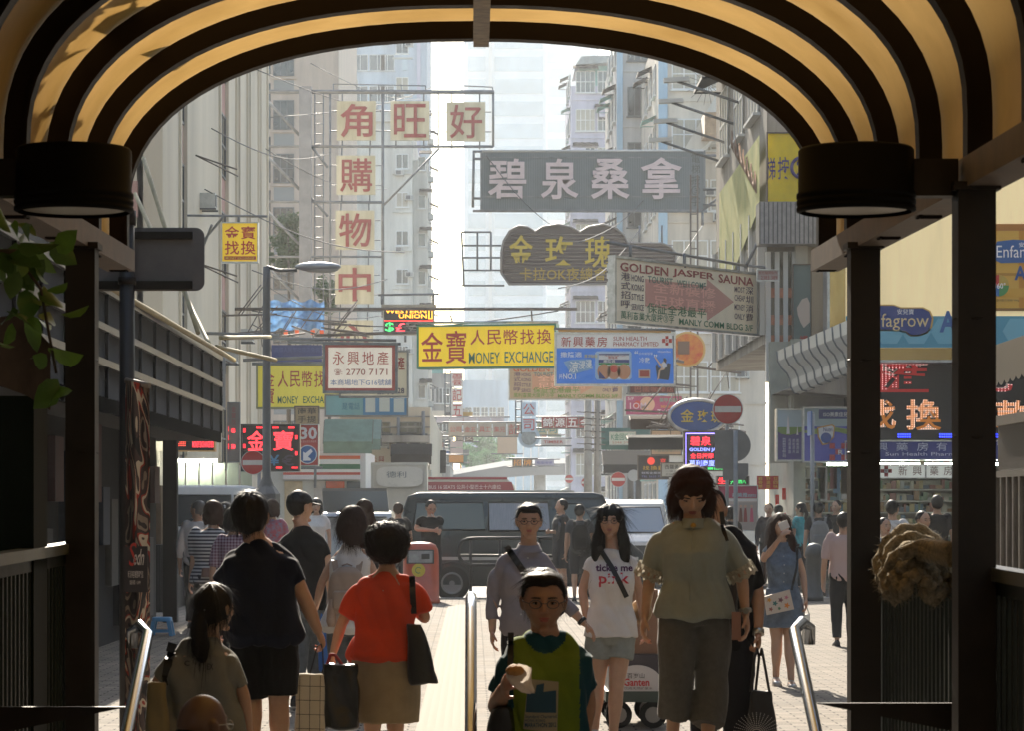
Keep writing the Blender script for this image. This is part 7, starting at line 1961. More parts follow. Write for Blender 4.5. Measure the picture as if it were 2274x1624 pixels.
# bundle of goods in striped plastic on a trolley at the left
D = 47; t = thing('goods_trolley', 'trolley piled with goods wrapped in blue and white striped plastic', 'trolley', (X(405, D), D, 0))
mb = MB(); mb.loft([[W(lerp(a, b, (1+math.copysign(abs(cos(u))**.5, cos(u)))/2), py, D+.4*math.copysign(abs(sin(u))**.5, sin(u))) for u in [2*pi*i/24 for i in range(24)]] for py, a, b in ((1326, 378, 440), (1308, 376, 446), (1240, 372, 448), (1200, 366, 442), (1188, 372, 430))])
def tarp():
    m = bpy.data.materials.new('striped_tarp'); m.use_nodes = True; N, L = m.node_tree.nodes, m.node_tree.links; b = N['Principled BSDF']; b.inputs['Roughness'].default_value = .3
    tc = N.new('ShaderNodeTexCoord'); wv = N.new('ShaderNodeTexWave'); wv.bands_direction = 'X'; wv.inputs['Scale'].default_value = 2.6; wv.inputs['Distortion'].default_value = .8; rp = N.new('ShaderNodeValToRGB'); rp.color_ramp.interpolation = 'CONSTANT'; rp.color_ramp.elements[0].color = (.42, .44, .46, 1); rp.color_ramp.elements[1].color = (.06, .15, .33, 1); rp.color_ramp.elements[1].position = .5
    L.new(tc.outputs['Object'], wv.inputs['Vector']); L.new(wv.outputs[0], rp.inputs[0]); L.new(rp.outputs[0], b.inputs['Base Color']); return m
me = remesh(mb, 'tarp_bundle', tarp(), .02, 2, .03, 4, 1); link('tarp_bundle', me, t)
mb = MB(); mb.box(W(376, 1336, D-.35), W(446, 1327, D+.4)); mb.build('deck', m_trim, t)
for px in (388, 436):
    for dy in (-.25, .25):
        mb = MB(); mb.cyl((X(px, D), D+dy-.03, .02+.07), .075, .06, 16, axis='y'); mb.build('wheel', m_tyre, t)
t = thing('cardboard_box', 'brown cardboard box with a blue label stacked by the hoarding post', 'box', W(338, 1210, 44)); mb = MB(); mb.box(W(326, 1210, 44), W(368, 1080, 44.7)); mb.build('carton', M('cardboard', (.16, .11, .07), .9, var=.3, vs=4), t); mb = MB(); mb.box(W(326, 1128, 43.97), W(346, 1082, 44)); mb.build('label_patch', ink('#2a3f7a'), t)
t = thing('low_wall', 'low dark ribbed wall under the hoarding behind the stool', 'wall', W(340, 1330, 44)); mb = MB(); mb.box((X(300, 44), 43.8, 0), (X(372, 44), 47, Z(1211, 44)))
for i in range(9): mb.box((X(324+5.5*i, 44), 43.75, .02), (X(327+5.5*i, 44), 43.8, Z(1213, 44)))
mb.build('panel', M('ribbed_dark', (.025, .026, .028), .6, var=.4, vs=5), t)
# drinks trolley behind the girl
D = 20.6; t = thing('drinks_trolley', 'dark drinks trolley with a white rounded brand plate and cartons on top', 'trolley', (X(1430, D), D, 0))
mb = MB(); mb.box((X(1352, D), D, .28), (X(1480, D), D+.9, Z(1455, D))); mb.build('body', M('trolley_dark', (.035, .03, .04), .45, var=.2), t)
mb = MB(); mb.box((X(1345, D), D-.02, .2), (X(1485, D), D+.92, .28)); mb.build('chassis', M('trolley_green', (.03, .05, .04), .5), t)
mb = MB(); xc, zc = X(1415, D), Z(1540, D); mb.prism([(xc-.19, zc-.0), (xc+.19, zc-.0)]+[(xc+.19*cos(pi*i/20), zc+.05+.155*sin(pi*i/20)) for i in range(21)], D-.012, D); mb.build('plate', M('plate_white', (.5, .48, .47), .4), t)
mb = MB(); put_text(mb, '百岁山', (0, 0, 1, 1), lambda u, v: W(lerp(1393, 1431, u), lerp(1496, 1508, v), D-.016), .01); mb.build('lettering', ink('#2a2526'), t)
mb = MB(); put_text(mb, 'Ganten', (0, 0, 1, 1), lambda u, v: W(lerp(1385, 1442, u), lerp(1508, 1525, v), D-.016), .04); mb.build('lettering', ink('#b3222a'), t)
mb = MB(); put_text(mb, '饮用天然矿泉水', (0, 0, 1, 1), lambda u, v: W(lerp(1386, 1449, u), lerp(1527, 1533, v), D-.016), .0); mb.build('lettering', ink('#4a4546'), t)
for px, dy in ((1375, .1), (1452, .1), (1375, .8), (1452, .8)):
    mb = MB(); mb.cyl((X(px, D), D+dy-.03, .1), .1, .06, 18, axis='y'); w_ = mb.build('wheel', m_tyre, t); mb = MB(); mb.cyl((X(px, D), D+dy-.036, .1), .06, .072, 14, axis='y'); mb.build('rim', m_hub, w_)
mb = MB(); mb.box((X(1388, D), D+.05, Z(1455, D)+.004), (X(1462, D), D+.6, Z(1312, D))); tag(mb.build('cardboard_carton', M('carton_brown', (.24, .14, .09), .85, var=.2, vs=5)), 'brown drinks carton with red print standing on the dark trolley', 'box')
mb = MB(); put_text(mb, '特选广', (0, 0, 1, 1), lambda u, v: W(lerp(1402, 1460, u), lerp(1358, 1372, v), D+.045), .0)
o = mb.build('lettering', ink('#a83a2c'), bpy.data.objects['cardboard_carton'])
# kiosk at the right edge with metal shutters and a white scalloped awning
D = 18; kx = X(2216, D); t = thing('metal_kiosk', 'grey metal kiosk with vertical ribs at the right edge', 'kiosk', (kx+.8, D, 0))
mb = MB(); mb.box((kx, D-3, -.1), (kx+1.6, D, Z(930, D))); mb.build('shell', M('kiosk_metal', (.10, .09, .08), .4, metal=.4, var=.4, vs=3), t)
mb = MB(); mb.box((kx-.03, D-3, Z(948, D)), (kx, D, Z(927, D))); mb.box((kx-.02, D-3, Z(1062, D)), (kx, D, Z(1048, D)))
for i in range(16): mb.box((kx-.025, D-.04-.2*i, 0), (kx, D-.0-.2*i, Z(1062, D)))
mb.build('rib', M('kiosk_rib', (.28, .26, .23), .35, metal=.5, var=.3, vs=4), t)
D = 22; t = thing('scalloped_awning', 'cream awning with a scalloped edge above the metal kiosk', 'awning', (X(2240, D), D, 0)); mb = MB(); x0_, x1_ = X(2165, D), X(2500, D); n = 26
vs = []; fs = []
for i in range(n*4+1):
    f_ = i/(n*4); x = lerp(x0_, x1_, f_); ss = abs(sin(pi*i/4)); zz = lerp(Z(838, D), Z(810, D)-.25, f_)+.06*0; zz = Z(838, D)+.9*(x-x0_)*.38
    vs += [(x, D, zz+.20), (x, D-.01, zz+.06), (x, D-.015, zz-.10-.035*ss)]
for i in range(n*4): fs += [(3*i, 3*i+1, 3*i+4, 3*i+3), (3*i+1, 3*i+2, 3*i+5, 3*i+4)]
mb.add(vs, fs, 0, True); mb.add([(x0_, D, Z(838, D)+.2), (x1_, D, Z(838, D)+.2+.34*(x1_-x0_)), (x1_, D+.7, Z(838, D)+.05+.34*(x1_-x0_)), (x0_, D+.7, Z(838, D)+.05)], [(0, 1, 2, 3)]); mb.build('canvas', M('cream_canvas', (.5, .45, .36), .8, trans=.3), t)
# thick rope coiled over the railing
t = thing('rope', 'thick frayed tan rope looped over the right railing', 'rope', (1.96, 11.6, 1.3)); mb = MB(); rr = random.Random(8)
for k in range(11):
    D0 = 11.2+.07*k; pts = []
    for i in range(31):
        a = pi*(-.30+1.62*i/30); w_ = .045+.095*((k*4) % 11)/10+.006*rr.gauss(0, 1)
        pts.append(Vector((X(2026+5*k, 11.3)+w_*cos(pi-a), D0+.02*sin(i*.8+k), Z(1306-4*k, 11.3)+(.05+.125*((k*4) % 11)/10)*sin(a)*(1 if sin(a) > 0 else .55))))
    mb.tube(pts, [.026+.006*sin(j*1.9+k) for j in range(31)], 9)
for k in range(3): mb.tube([W(2000+16*k, 1232-5*k, 11.2+.1*k), W(2050, 1212+9*k, 11.2), W(2090, 1218+10*k, 11.05), W(2118, 1222+12*k, 10.7)], .03, 9)
me = mb.mesh('coil', M('rope_fibre', (.33, .28, .20), .95, var=.6, vs=50, bump=.6, bs=120), fix=False); link('coil', me, t)
for v in me.vertices: v.co += v.normal*.012*noise.noise(v.co*70)
mb = MB()
for i in range(4200):
    v = me.vertices[rr.randrange(len(me.vertices))]; p = v.co; n_ = v.normal; a = (Vector((rr.gauss(0, 1), rr.gauss(0, 1), rr.gauss(0, 1)))+n_*1.2).normalized()*rr.uniform(.012, .034); s_ = a.orthogonal().normalized()*.0012
    mb.add([p-s_, p+s_, p+a+s_*.4, p+a-s_*.4], [(0, 1, 2, 3)])
o = mb.build('fibres', M('rope_fibre'), t); o['kind'] = 'stuff'
# cardboard sheet and green column at the far left foreground
t = thing('cardboard_sheet', 'bent brown cardboard sheet hung at the far left below the leaves', 'cardboard', W(40, 850, 11.2)); mb = MB()
g = [(-20, 705, 11.5), (50, 698, 11.3), (112, 765, 11.15), (112, 912, 11.15), (60, 880, 11.3), (-20, 850, 11.5)]
mb.add([W(*q) for q in g]+[W(a, b, c+.012) for a, b, c in g], [(0, 1, 2, 3, 4, 5), (11, 10, 9, 8, 7, 6)]+[(i, 6+i, 6+(i+1) % 6, (i+1) % 6) for i in range(6)]); mb.build('sheet', M('cardboard_worn', (.09, .06, .04), .9, var=.4, vs=5), t)
mb = MB(); mb.box((X(-60, 12.5), 12.5, -.2), (X(75, 12.5), 12.9, Z(880, 12.5))); tag(mb.build('green_stall_panel', M('stall_green', (.010, .014, .010), .8, var=.3, spec=0)), 'dark green stall panel below the cardboard sheet at the far left', 'panel')
def qA(x, y): return (325+x*.3496, 1056+y*.3496)
def qB(x, y): return (893.6+x*.3747, 1015.5+y*.3747)
def qC(x, y): return (1299.8+x*.3746, 1015.5+y*.3746)
def qD(x, y): return (812.4+x*.32153, 1015.5+y*.32153)
def qE(x, y): return (1706+x*.3746, 1015.5+y*.3746)
def js(q, **k): return {a: (*q(b[0], b[1]), *(b[2:] if len(b) > 2 else ())) for a, b in k.items()}
c_navy = M('navy_cotton', (.008, .011, .026), .85, var=.3, vs=9); c_blk = M('black_cotton', (.008, .008, .009), .85, var=.3, vs=9)
c_red = M('orange_red_blouse', (.66, .055, .006), .75, var=.15, vs=7, trans=.12); c_khaki = M('khaki_twill', (.36, .29, .19), .85, var=.2, vs=8, trans=.1)
c_white = M('white_cotton', (.78, .76, .74), .85, var=.12, vs=7, trans=.12); c_greyt = M('grey_tee', (.20, .20, .18), .85, var=.2, vs=8)
c_sage = M('sage_grey_crepe', (.31, .34, .31), .8, var=.15, vs=7, trans=.08); c_taupe = M('dark_grey_wool', (.12, .117, .108), .85, var=.2, vs=30)
c_lav = M('lavender_grey_shirt', (.28, .26, .29), .85, var=.15, vs=9, trans=.12); c_green = M('lime_green_jersey', (.15, .22, .02), .8, var=.15, vs=7, trans=.1)
c_teal = M('dark_teal_jersey', (.012, .06, .085), .8, var=.2, vs=7); c_trou = M('dark_trousers', (.015, .016, .02), .8)
c_lea = M('black_leather', (.008, .008, .008), .38, bump=.2, bs=40); c_pl = M('black_plastic_bag', (.01, .01, .01), .25, bump=.5, bs=9)

# man in navy tee, seen from behind
p = Person('man in a navy tee and black shorts walking away with a grid print paper bag', 14.8, qA(745, 0)[0], f=1, H=1.76, z0=-.03, wf=1.02, fg=True, yaw=-12, hs=1.04,
    J=js(qA, head=(664, 268), neck=(705, 405), shL=(545, 480), shR=(905, 470), hipL=(668, 1010), hipR=(828, 1010), knL=(670, 1395, .05), knR=(842, 1445, .0), anL=(672, 1830, -.1), anR=(850, 1860, .15), elL=(440, 760, .05), wrL=(425, 960, .2), elR=(1000, 775, -.02), wrR=(1088, 985, .06)), curl=.95)
p.hair('short', m_hairb, 1100, .05, parts=[((0, -.03, -.02), (.078, .072, .06))], fly=.6)
p.top(c_navy, t0=-.14, off=.016, sleeve=.72, soff=.016, flare=.03, amp=.007)
p.legsw(c_blk, p.at(*qA(700, 1398)).z, .045, hemr=.102, name='shorts', amp=.004); p.shoes(m_sole)
t = bag('paper_bag', 'white paper carrier bag with a thin black grid print', 'bag', *qA(945, 1262), *qA(1135, 1790), 14.85, .16, M('grid_paper', (.55, .50, .42), .8, var=.12, vs=4, trans=.25), top=.97, handles=[[(*qA(1040, 1262), -.03), (*qA(1085, 1090), -.02), (*qA(1110, 1075), 0), (*qA(1120, 1110), .02), (*qA(1125, 1262), .03)]], hmat=m_black, hr=.004, amp=.006)
mb = MB()
for zx in (975, 1040, 1105): mb.tube([W(*qA(zx, 1275), 14.85-.085), W(*qA(zx-6, 1785), 14.85-.095)], .0018, 5)
for zy in (1340, 1430, 1520, 1610, 1700): mb.tube([W(*qA(950, zy), 14.85-.088), W(*qA(1132, zy+5), 14.85-.09)], .0018, 5)
mb.build('grid_print', m_black, t)

# woman in orange-red blouse
p = Person('woman with curly black hair in an orange red blouse and khaki skirt, seen from behind', 15.1, qA(1520, 0)[0], f=1, H=1.56, z0=-.0, fem=True, wf=1.14, fg=True, yaw=4, hs=1.0,
    J=js(qA, head=(1528, 440), neck=(1530, 590), shL=(1335, 660), shR=(1715, 655), hipL=(1450, 1150), hipR=(1600, 1150), elL=(1240, 945, .0), wrL=(1185, 1140, .08), elR=(1775, 915, .02), wrR=(1700, 860, .2), knL=(1440, 1480), knR=(1580, 1500, .08), anL=(1430, 1800), anR=(1585, 1790, .1)), curl=1.0)
p.hair('curly', m_hairb, 2600, .018, wid=.0012, amp=.009, curl=1.0)
p.top(c_red, t0=-.07, off=.014, sleeve=.82, soff=.012, sflare=.008, flare=.03, name='blouse', amp=.008)
p.skirt(c_khaki, p.at(*qA(1500, 1570)).z, .012, hem=(.36*.5, .17), cx=-.0)
mb = MB(); mb.add([p.surf(*qA(x_, y_), off=.004) for x_, y_ in ((1503, 608), (1512, 608), (1512, 735), (1503, 735))], [(0, 1, 2, 3)]); p.child('keyhole', mb, p.skin)
p.shoes(m_sole)
t = bag('shopping_bag', 'crumpled black plastic shopping bag with red handles hanging by the khaki skirt', 'bag', *qA(1110, 1200), *qA(1362, 1610), 14.9, .14, c_pl, top=.9, handles=[[(*qA(1145, 1215), 0), (*qA(1170, 1140), .03), (*qA(1200, 1145), .05), (*qA(1250, 1215), .0)]], hmat=M('red_handle', (.3, .02, .03), .6), hr=.009, amp=.02)
t = bag('handbag', 'black leather shoulder bag hanging at the elbow of the red blouse', 'bag', *qA(1675, 945), *qA(1862, 1325), 14.95, .15, c_lea, top=.55, bot=1.0, skew=-.06, amp=.012)
mb = p.ribbon([qA(1690, 640), qA(1695, 760), qA(1700, 880)], 13, c_lea, off=.02); o = mb.build('strap', c_lea, None); o.location = p.O; o.parent = t; o.location = p.O-t.location

# man in a black cap
p = Person('man in a black cap and black tee walking away in grey jeans', 22.8, qA(1000, 0)[0], f=1, H=1.78, fg=True, yaw=-52, wf=1.0,
    J=js(qA, head=(980, 205), neck=(990, 320), shL=(850, 400), shR=(1120, 385), hipL=(950, 850), hipR=(1060, 850), knL=(975, 1060, .0), knR=(1075, 1050, .1), anL=(945, 1400, -.1), anR=(1085, 1400, .15), elR=(1165, 600), wrR=(1100, 860, .1), elL=(820, 640), wrL=(870, 850, .1)))
p.hair('crop', m_hairb, 400, .03); p.cap(M('cap_black', (.009, .009, .01), .7)); p.top(c_blk, t0=-.02, off=.016, sleeve=.6, soff=.014, flare=.02); p.legsw(m_jean, .12, .028); p.shoes(m_sole, m_solew)
t = bag('carrier_bag', 'bright blue carrier bag held between the two walkers', 'bag', *qA(1090, 950), *qA(1165, 1250), 22.4, .1, M('blue_bag', (.03, .14, .45), .5, trans=.3), top=.8, handles=[[(*qA(1105, 960), 0), (*qA(1110, 880), .0), (*qA(1150, 960), 0)]], amp=.01)

# woman with the studded backpack
p = Person('woman with wavy brown hair in a white sleeveless top carrying a pale backpack', 21.5, qA(1295, 0)[0], f=1, H=1.66, fem=True, fg=True, yaw=28, wf=1.05,
    J=js(qA, head=(1300, 300), neck=(1300, 425), shL=(1180, 490), shR=(1420, 480), elL=(1112, 690, .0), wrL=(1075, 850, .08), hipL=(1230, 960), hipR=(1350, 960)))
p.hair('wavy', m_hairr, 1500, .10, wid=.0016, amp=.006, fly=.6); p.glasses(); p.top(c_white, t0=-.1, off=.016, sleeve=0, flare=.05, name='blouse'); p.legsw(m_jean, .12, .022); p.shoes(m_sole, m_solew)
m_bpk = M('blush_leather', (.36, .27, .21), .5, var=.15, vs=8)
p.backpack(m_bpk, Vector((p.at(*qA(1280, 730)).x, -.11, p.at(*qA(1280, 730)).z)), .29, .36, .12, 'small blush backpack with studs on the white top', m_bpk)
t = thing('cardigan', 'pale pink cardigan tied at the hip of the backpack woman', 'clothing', W(*qA(1170, 970), 21.3)); mb = MB()
mb.loft([[W(*qA(1175+30*cos(u)*w_, zy), 21.32+.05*sin(u)) for u in [2*pi*i/14 for i in range(14)]] for zy, w_ in ((790, .5), (860, .9), (930, 1.1), (965, .7))]); mb.build('knit', M('blush_knit', (.42, .30, .23), .9, var=.2, vs=12), t)

# woman with ponytail on the steps
p = Person('woman with a long black ponytail in a grey tee on the steps, seen from behind', 12.6, qA(350, 0)[0], f=1, H=1.56, z0=-.26, fem=True, wf=1.14, fg=True, yaw=-38, hs=1.0,
    J=js(qA, head=(440, 850), neck=(395, 1000), shL=(165, 1105), shR=(535, 1085), elL=(65, 1330, .0), wrL=(50, 1540, .05), elR=(618, 1400, .0), wrR=(650, 1640, .05), hipL=(270, 1640), hipR=(430, 1640)))
p.hair('tail', m_hairb, 1500, .12, wid=.0013, amp=.006, fly=.45)
mb = MB()
for i in range(9): mb.ell(p.hl((-.032+.008*i, -.112, -.018+.002*i)), .004, 7, 5)
p.child('hair_clip', mb, m_silver)
p.top(c_greyt, t0=-.1, off=.018, sleeve=.85, soff=.016, flare=.02, amp=.009)
p.legsw(m_jean, .12, .02)
p.decal([('C', (*qA(255, 1172), *qA(290, 1205)), .02), ('EX', (*qA(400, 1190), *qA(440, 1228)), .02)], M('print_dark', (.03, .03, .03), .7))
t = bag('tote_bag', 'long tan tote bag on the shoulder of the ponytail woman', 'bag', *qA(-15, 1315), *qA(150, 1800), 12.45, .14, M('tan_canvas', (.30, .24, .12), .8, var=.2, vs=5, trans=.2), top=.75, amp=.012)
mb = p.ribbon([qA(185, 1060), qA(160, 1150), qA(135, 1330)], 19, c_lea, off=.012); o = mb.build('strap', c_lea, None); o.parent = t; o.location = p.O-t.location

# balding man at the bottom edge
p = Person('bald man with thin glasses at the bottom edge, seen from behind', 9.84, qA(330, 0)[0], f=1, H=1.66, z0=-.86+.07, wf=1.05, fg=True, yaw=-48, skin=M('scalp', (.16, .085, .05), .4, sss=.1, var=.15, vs=14), hs=1.0,
    J=js(qA, head=(352, 1600), neck=(330, 1800), shL=(120, 1900), shR=(540, 1900)))
p.glasses(m_silver); p.top(M('dim_shirt', (.05, .05, .06), .85), t0=-.1); p.legsw(c_trou, .1)
Person.SH['fringe_ring'] = [((0, -.030, -.040), (.083, .082, .050))]; p.hair('fringe_ring', m_hairb, 900, .022, fly=.3)

# young man in lavender shirt
p = Person('young man with spiky hair and glasses in a grey lavender shirt holding hands', 19.4, qB(735, 0)[0], f=-1, H=1.69, fg=True, wf=.96, face=True, pitch=3, hs=1.0,
    J=js(qB, head=(750, 385), neck=(748, 530), shL=(575, 585), shR=(885, 590), elL=(532, 800, .02), wrL=(533, 1030, -.03), elR=(945, 850, .0), wrR=(1075, 985, -.05), hipL=(670, 1020), hipR=(790, 1020)), curl=.45)
p.hair('crop', m_hairb, 1500, .045, parts=[((0, .034, .084), (.066, .058, .034))], fly=1.0, wid=.0014)
p.glasses(); p.top(c_lav, t0=-.1, off=.014, sleeve=dict(L=1.72, R=1.6), soff=.011, flare=.02, collar=True, amp=.007)
p.legsw(c_trou, .1, .02); p.shoes(m_sole)
mb = MB()
for zy in (600, 680, 770, 860, 930): mb.ell(p.surf(*qB(700 if zy > 900 else 742, zy), off=.002), .006, 8, 6)
p.child('button', mb, m_solew)
mb = MB(); a = p.J['wrR']; b = p.J['elR']; v = (a-b).normalized(); mb.tube([a-v*.03, a-v*.005], [.036, .035], 14); p.child('watch', mb, m_black)
t = thing('sling_bag', 'black sling strap crossing the chest of the lavender shirt', 'bag', p.O+Vector((.1, .15, .9)))
mb = p.ribbon([qB(615, 530), qB(680, 625), qB(735, 705), qB(860, 900)], 14, c_lea, off=.014); o = mb.build('strap', c_lea, None); o.parent = t; o.location = p.O-t.location
mb = MB(); mb.ell((p.O.x+.16, p.O.y+.16, .95), (.13, .06, .1), 16, 10); mb.build('pouch', c_lea, t)

# man with the bun in a green jersey
p = Person('man in a green jersey with dark blue sleeves coming down the steps eating a bun', 11.8, qB(845, 0)[0], f=-1, H=1.76, z0=-.43+.02, fg=True, wf=.98, face=True, skin=m_skin2, pitch=6, hs=1.02,
    J=js(qB, head=(837, 860), neck=(845, 1030), shL=(645, 1095), shR=(1055, 1095), elL=(555, 1490, .03), wrL=(600, 1375, -.24), elR=(1095, 1450, .03), wrR=(1075, 1660, -.02), hipL=(780, 1860), hipR=(940, 1860)), curl=.75)
p.hair('crop', m_hairb, 1500, .05, parts=[((.01, .03, .088), (.068, .055, .030))], fly=.7, wid=.0013); p.glasses(M('thin_wire', (.1, .1, .1), .3, metal=.8))
p.top(c_teal, t0=-.1, off=.016, sleeve=.80, soff=.016, sflare=.01, amp=.008, name='sleeves')
me = p.parts['sleeves'].copy(); me.materials.append(c_green)
mi = []
for f_ in me.polygons:
    c = f_.center; sx = p.J['shL'].x if c.x < p.ox*0+p.J['neck'].x else p.J['shR'].x; lim = abs(sx-p.J['neck'].x)
    zz = c.z-p.J['shL'].z; raglan = lim*1.16+.01
    d_n = math.hypot(c.x-p.J['neck'].x, (c.z-p.J['neck'].z-.01)*.9)
    mi.append(1 if abs(c.x-p.J['neck'].x) < raglan and not (d_n < .092 and c.y < 0) else 0)
o = [q for q in p.o.children if q.name.startswith('sleeves')][0]; o.data = me; o.name = 'jersey'; me.name = 'jersey'; me.polygons.foreach_set('material_index', mi); p.topme = me
p.legsw(c_trou, .1)
p.decal_poly([qB(742, 1305), qB(920, 1322), qB(912, 1618), qB(712, 1600)], M('print_card', (.30, .27, .19), .8), off=.004)
p.decal_poly([qB(735, 1392), qB(906, 1372), qB(905, 1505), qB(726, 1500)], M('print_blue', (.03, .075, .12), .8), off=.006)
for pp in ([qB(790, 1340), qB(835, 1330), qB(830, 1390), qB(780, 1400)],): p.decal_poly(pp, M('print_blue'), off=.0065)
p.decal([('Standard Chartered', (*qB(724, 1515), *qB(908, 1535)), .02), ('HONG KONG', (*qB(722, 1540), *qB(840, 1556)), .03), ('MARATHON 2012', (*qB(722, 1560), *qB(906, 1588)), .04)], M('print_blue'), off=.008)
mb = p.ribbon([qB(640, 1035), qB(640, 1130), qB(638, 1230)], 13, c_lea, off=.014)
t = thing('shoulder_bag', 'black shoulder bag on the hip of the man in the green jersey', 'bag', p.O+Vector((-.22, -.1, .7))); o = mb.build('strap', c_lea, None); o.parent = t; o.location = p.O-t.location
mb = MB(); mb.loft([[W(*qB(590+q*80*math.copysign(abs(cos(u))**.6, cos(u)), zy), 11.72+.09*math.copysign(abs(sin(u))**.6, sin(u))) for u in [2*pi*i/24 for i in range(24)]] for zy, q in ((1480, .45), (1500, .75), (1600, .95), (1750, 1.05), (1860, 1.0))]); link('bag_body', remesh(mb, 'bag_body', c_lea, .009, 2, .01, 8), t)
bt_ = thing('bun', 'golden bun in a thin paper bag in the hand of the man in green', 'food', W(*qB(655, 1300), 11.42))
mb = MB(); c = W(*qB(672, 1268), 11.42); mb.ell(c, (.043, .032, .026), 16, 10); me = remesh(mb, 'bread', M('bread_crust', (.45, .22, .06), .7, var=.4, vs=40), .005, 1, .004, 60, 2, clump=1); link('bread', me, bt_)
mb = MB(); mb.loft([[W(*qB(zx+w_*cos(u), zy+w_*.45*sin(u)*.6), 11.43+.03*sin(u)) for u in [2*pi*i/20 for i in range(20)]] for zx, zy, w_ in ((690, 1258, 78), (690, 1300, 74), (705, 1345, 62), (745, 1390, 38), (770, 1405, 12))], 0, False); me = mb.mesh('paper', M('thin_paper', (.62, .55, .48), .6, trans=.4, var=.2, vs=20), fix=False)
for v in me.vertices: v.co += Vector((0, .012*noise.noise(v.co*60), .012*noise.noise(v.co*55+Vector((4, 0, 0)))))
link('paper', me, bt_)

# girl in the printed tee
p = Person('smiling girl with long black hair and glasses in a white printed tee and denim shorts', 19.6, qC(140, 0)[0], f=-1, H=1.66, fem=True, fg=True, face=True, yaw=-8, wf=1.02, hs=1.02,
    J=js(qC, head=(150, 385), neck=(160, 540), shL=(20, 585), shR=(290, 585), elL=(-18, 790, .02), wrL=(10, 985, -.03), elR=(318, 790, .03), wrR=(345, 990, .02), hipL=(85, 1050), hipR=(215, 1050), knL=(70, 1360), knR=(185, 1370, -.05), anL=(55, 1610), anR=(165, 1660)))
p.hair('long', m_hairb, 2200, .16, wid=.0014, amp=.007, fly=.35, parts=[((.062, .045, .045), (.028, .036, .055)), ((-.062, .045, .045), (.028, .036, .055))])
p.glasses(); mb = MB(); mb.ell(p.hl((0, .0905, -.056)), (.013*p.hs, .004, .0026), 12, 6, rot=p.R); p.child('teeth', mb, m_eyew)
p.top(c_white, t0=-.04, off=.012, sleeve=.42, soff=.010, sflare=.008, flare=.026, amp=.005)
p.legsw(M('light_denim', (.27, .30, .29), .85, var=.2, vs=14), p.at(*qC(150, 1198)).z, .026, name='shorts'); p.shoes(m_solew)
p.decal([('tickle me', (*qC(58, 635), *qC(278, 678)), .045)], M('print_purple', (.09, .03, .09), .8))
p.decal([('pink', (*qC(75, 685), *qC(255, 770)), .03)], M('print_pink', (.55, .05, .07), .8))
t = thing('crossbody_bag', 'black crossbody strap and small pouch over the printed white tee', 'bag', p.O+Vector((.2, .1, .85)))
mb = p.ribbon([qC(75, 530), qC(150, 650), qC(240, 830)], 11, c_lea, off=.012); o = mb.build('strap', c_lea, None); o.parent = t; o.location = p.O-t.location
mb = MB(); mb.ell((p.O.x+.23, p.O.y+.1, .9), (.08, .06, .09), 14, 9); mb.build('pouch', M('tan_leather', (.3, .18, .08), .5), t)

# woman in grey blouse
p = Person('woman looking down in a sage grey blouse with lace cuffs and grey culottes', 14.8, qC(640, 0)[0], f=-1, H=1.74, z0=.10, fem=True, fg=True, face=True, pitch=34, wf=1.0, hs=1.05,
    J=js(qC, head=(632, 215), neck=(640, 378), shL=(455, 405), shR=(820, 390), elL=(385, 690, .05), wrL=(352, 950, -.02), elR=(925, 690, .03), wrR=(950, 935, -.03), hipL=(550, 930), hipR=(740, 930), knL=(540, 1290, -.05), knR=(745, 1320, .05), anL=(515, 1680, .05), anR=(720, 1730, -.08)), curl=.55)
p.hair('wavy', m_hairr, 2600, .07, wid=.0015, amp=.005, fly=.5, parts=[((.058, .04, .05), (.034, .04, .05)), ((-.062, .035, .06), (.034, .04, .045)), ((-.015, .045, .088), (.06, .036, .028))])
p.top(c_sage, t0=-.06, off=.022, sleeve=.92, soff=.012, sflare=.026, flare=.028, amp=.006, name='blouse')
cb = MB(); nb = p.J['neck']
cb.loft([[nb+Vector((cos(u)*r, sin(u)*r-.004, z)) for u in [2*pi*i/26 for i in range(26)]] for z, r in ((-.04, .08), (-.01, .062), (.01, .058), (.012, .054), (-.02, .055))], 0, False); p.child('collar', cb, c_sage)
mb = MB(); mb.ell(nb+Vector((-.005, -.075, -.028)), (.016, .008, .016), 10, 8); p.child('brooch', mb, M('gold_button', (.5, .3, .08), .35, metal=.7))
mb = MB(); mb.tube([p.surf(*qC(625-.04*(zy-400), zy), off=.0) for zy in range(400, 900, 50)], .004, 5); p.child('placket', mb, c_sage)
m_lace = M('lace', (.48, .44, .36), .9, var=.5, vs=90, trans=.35)
for q, side in (('L', -1), ('R', 1)):
    e = p.J['sh'+q].lerp(p.J['el'+q], .9); v = (p.J['el'+q]-p.J['sh'+q]).normalized(); mb = MB(); R0 = .080; n = 44
    ax = Vector((1, 0, 0)); ax = (ax-v*ax.dot(v)).normalized(); ay = v.cross(ax)
    vs = []
    for j, (h_, r) in enumerate(((-.015, R0*.98), (.01, R0*1.0), (.03, R0*1.02), (.048, R0*1.03))):
        for i in range(n):
            u = 2*pi*i/n; hh = h_+(.01 if j == 3 and i % 4 in (1, 2) else 0); vs.append(e+v*hh+ax*r*cos(u)*(1+.03*sin(u*8))+ay*r*sin(u))
    mb.add(vs, [(j*n+i, j*n+(i+1) % n, (j+1)*n+(i+1) % n, (j+1)*n+i) for j in range(3) for i in range(n) if not (j == 1 and i % 3 == 0)]); p.child('lace_cuff', mb, m_lace)
p.legsw(c_taupe, dict(L=p.at(*qC(540, 1540)).z, R=p.at(*qC(740, 1588)).z), .036, hemr=.094, name='culottes', t1=.2, amp=.012, woff=.02, freq=6); p.shoes(m_sole)
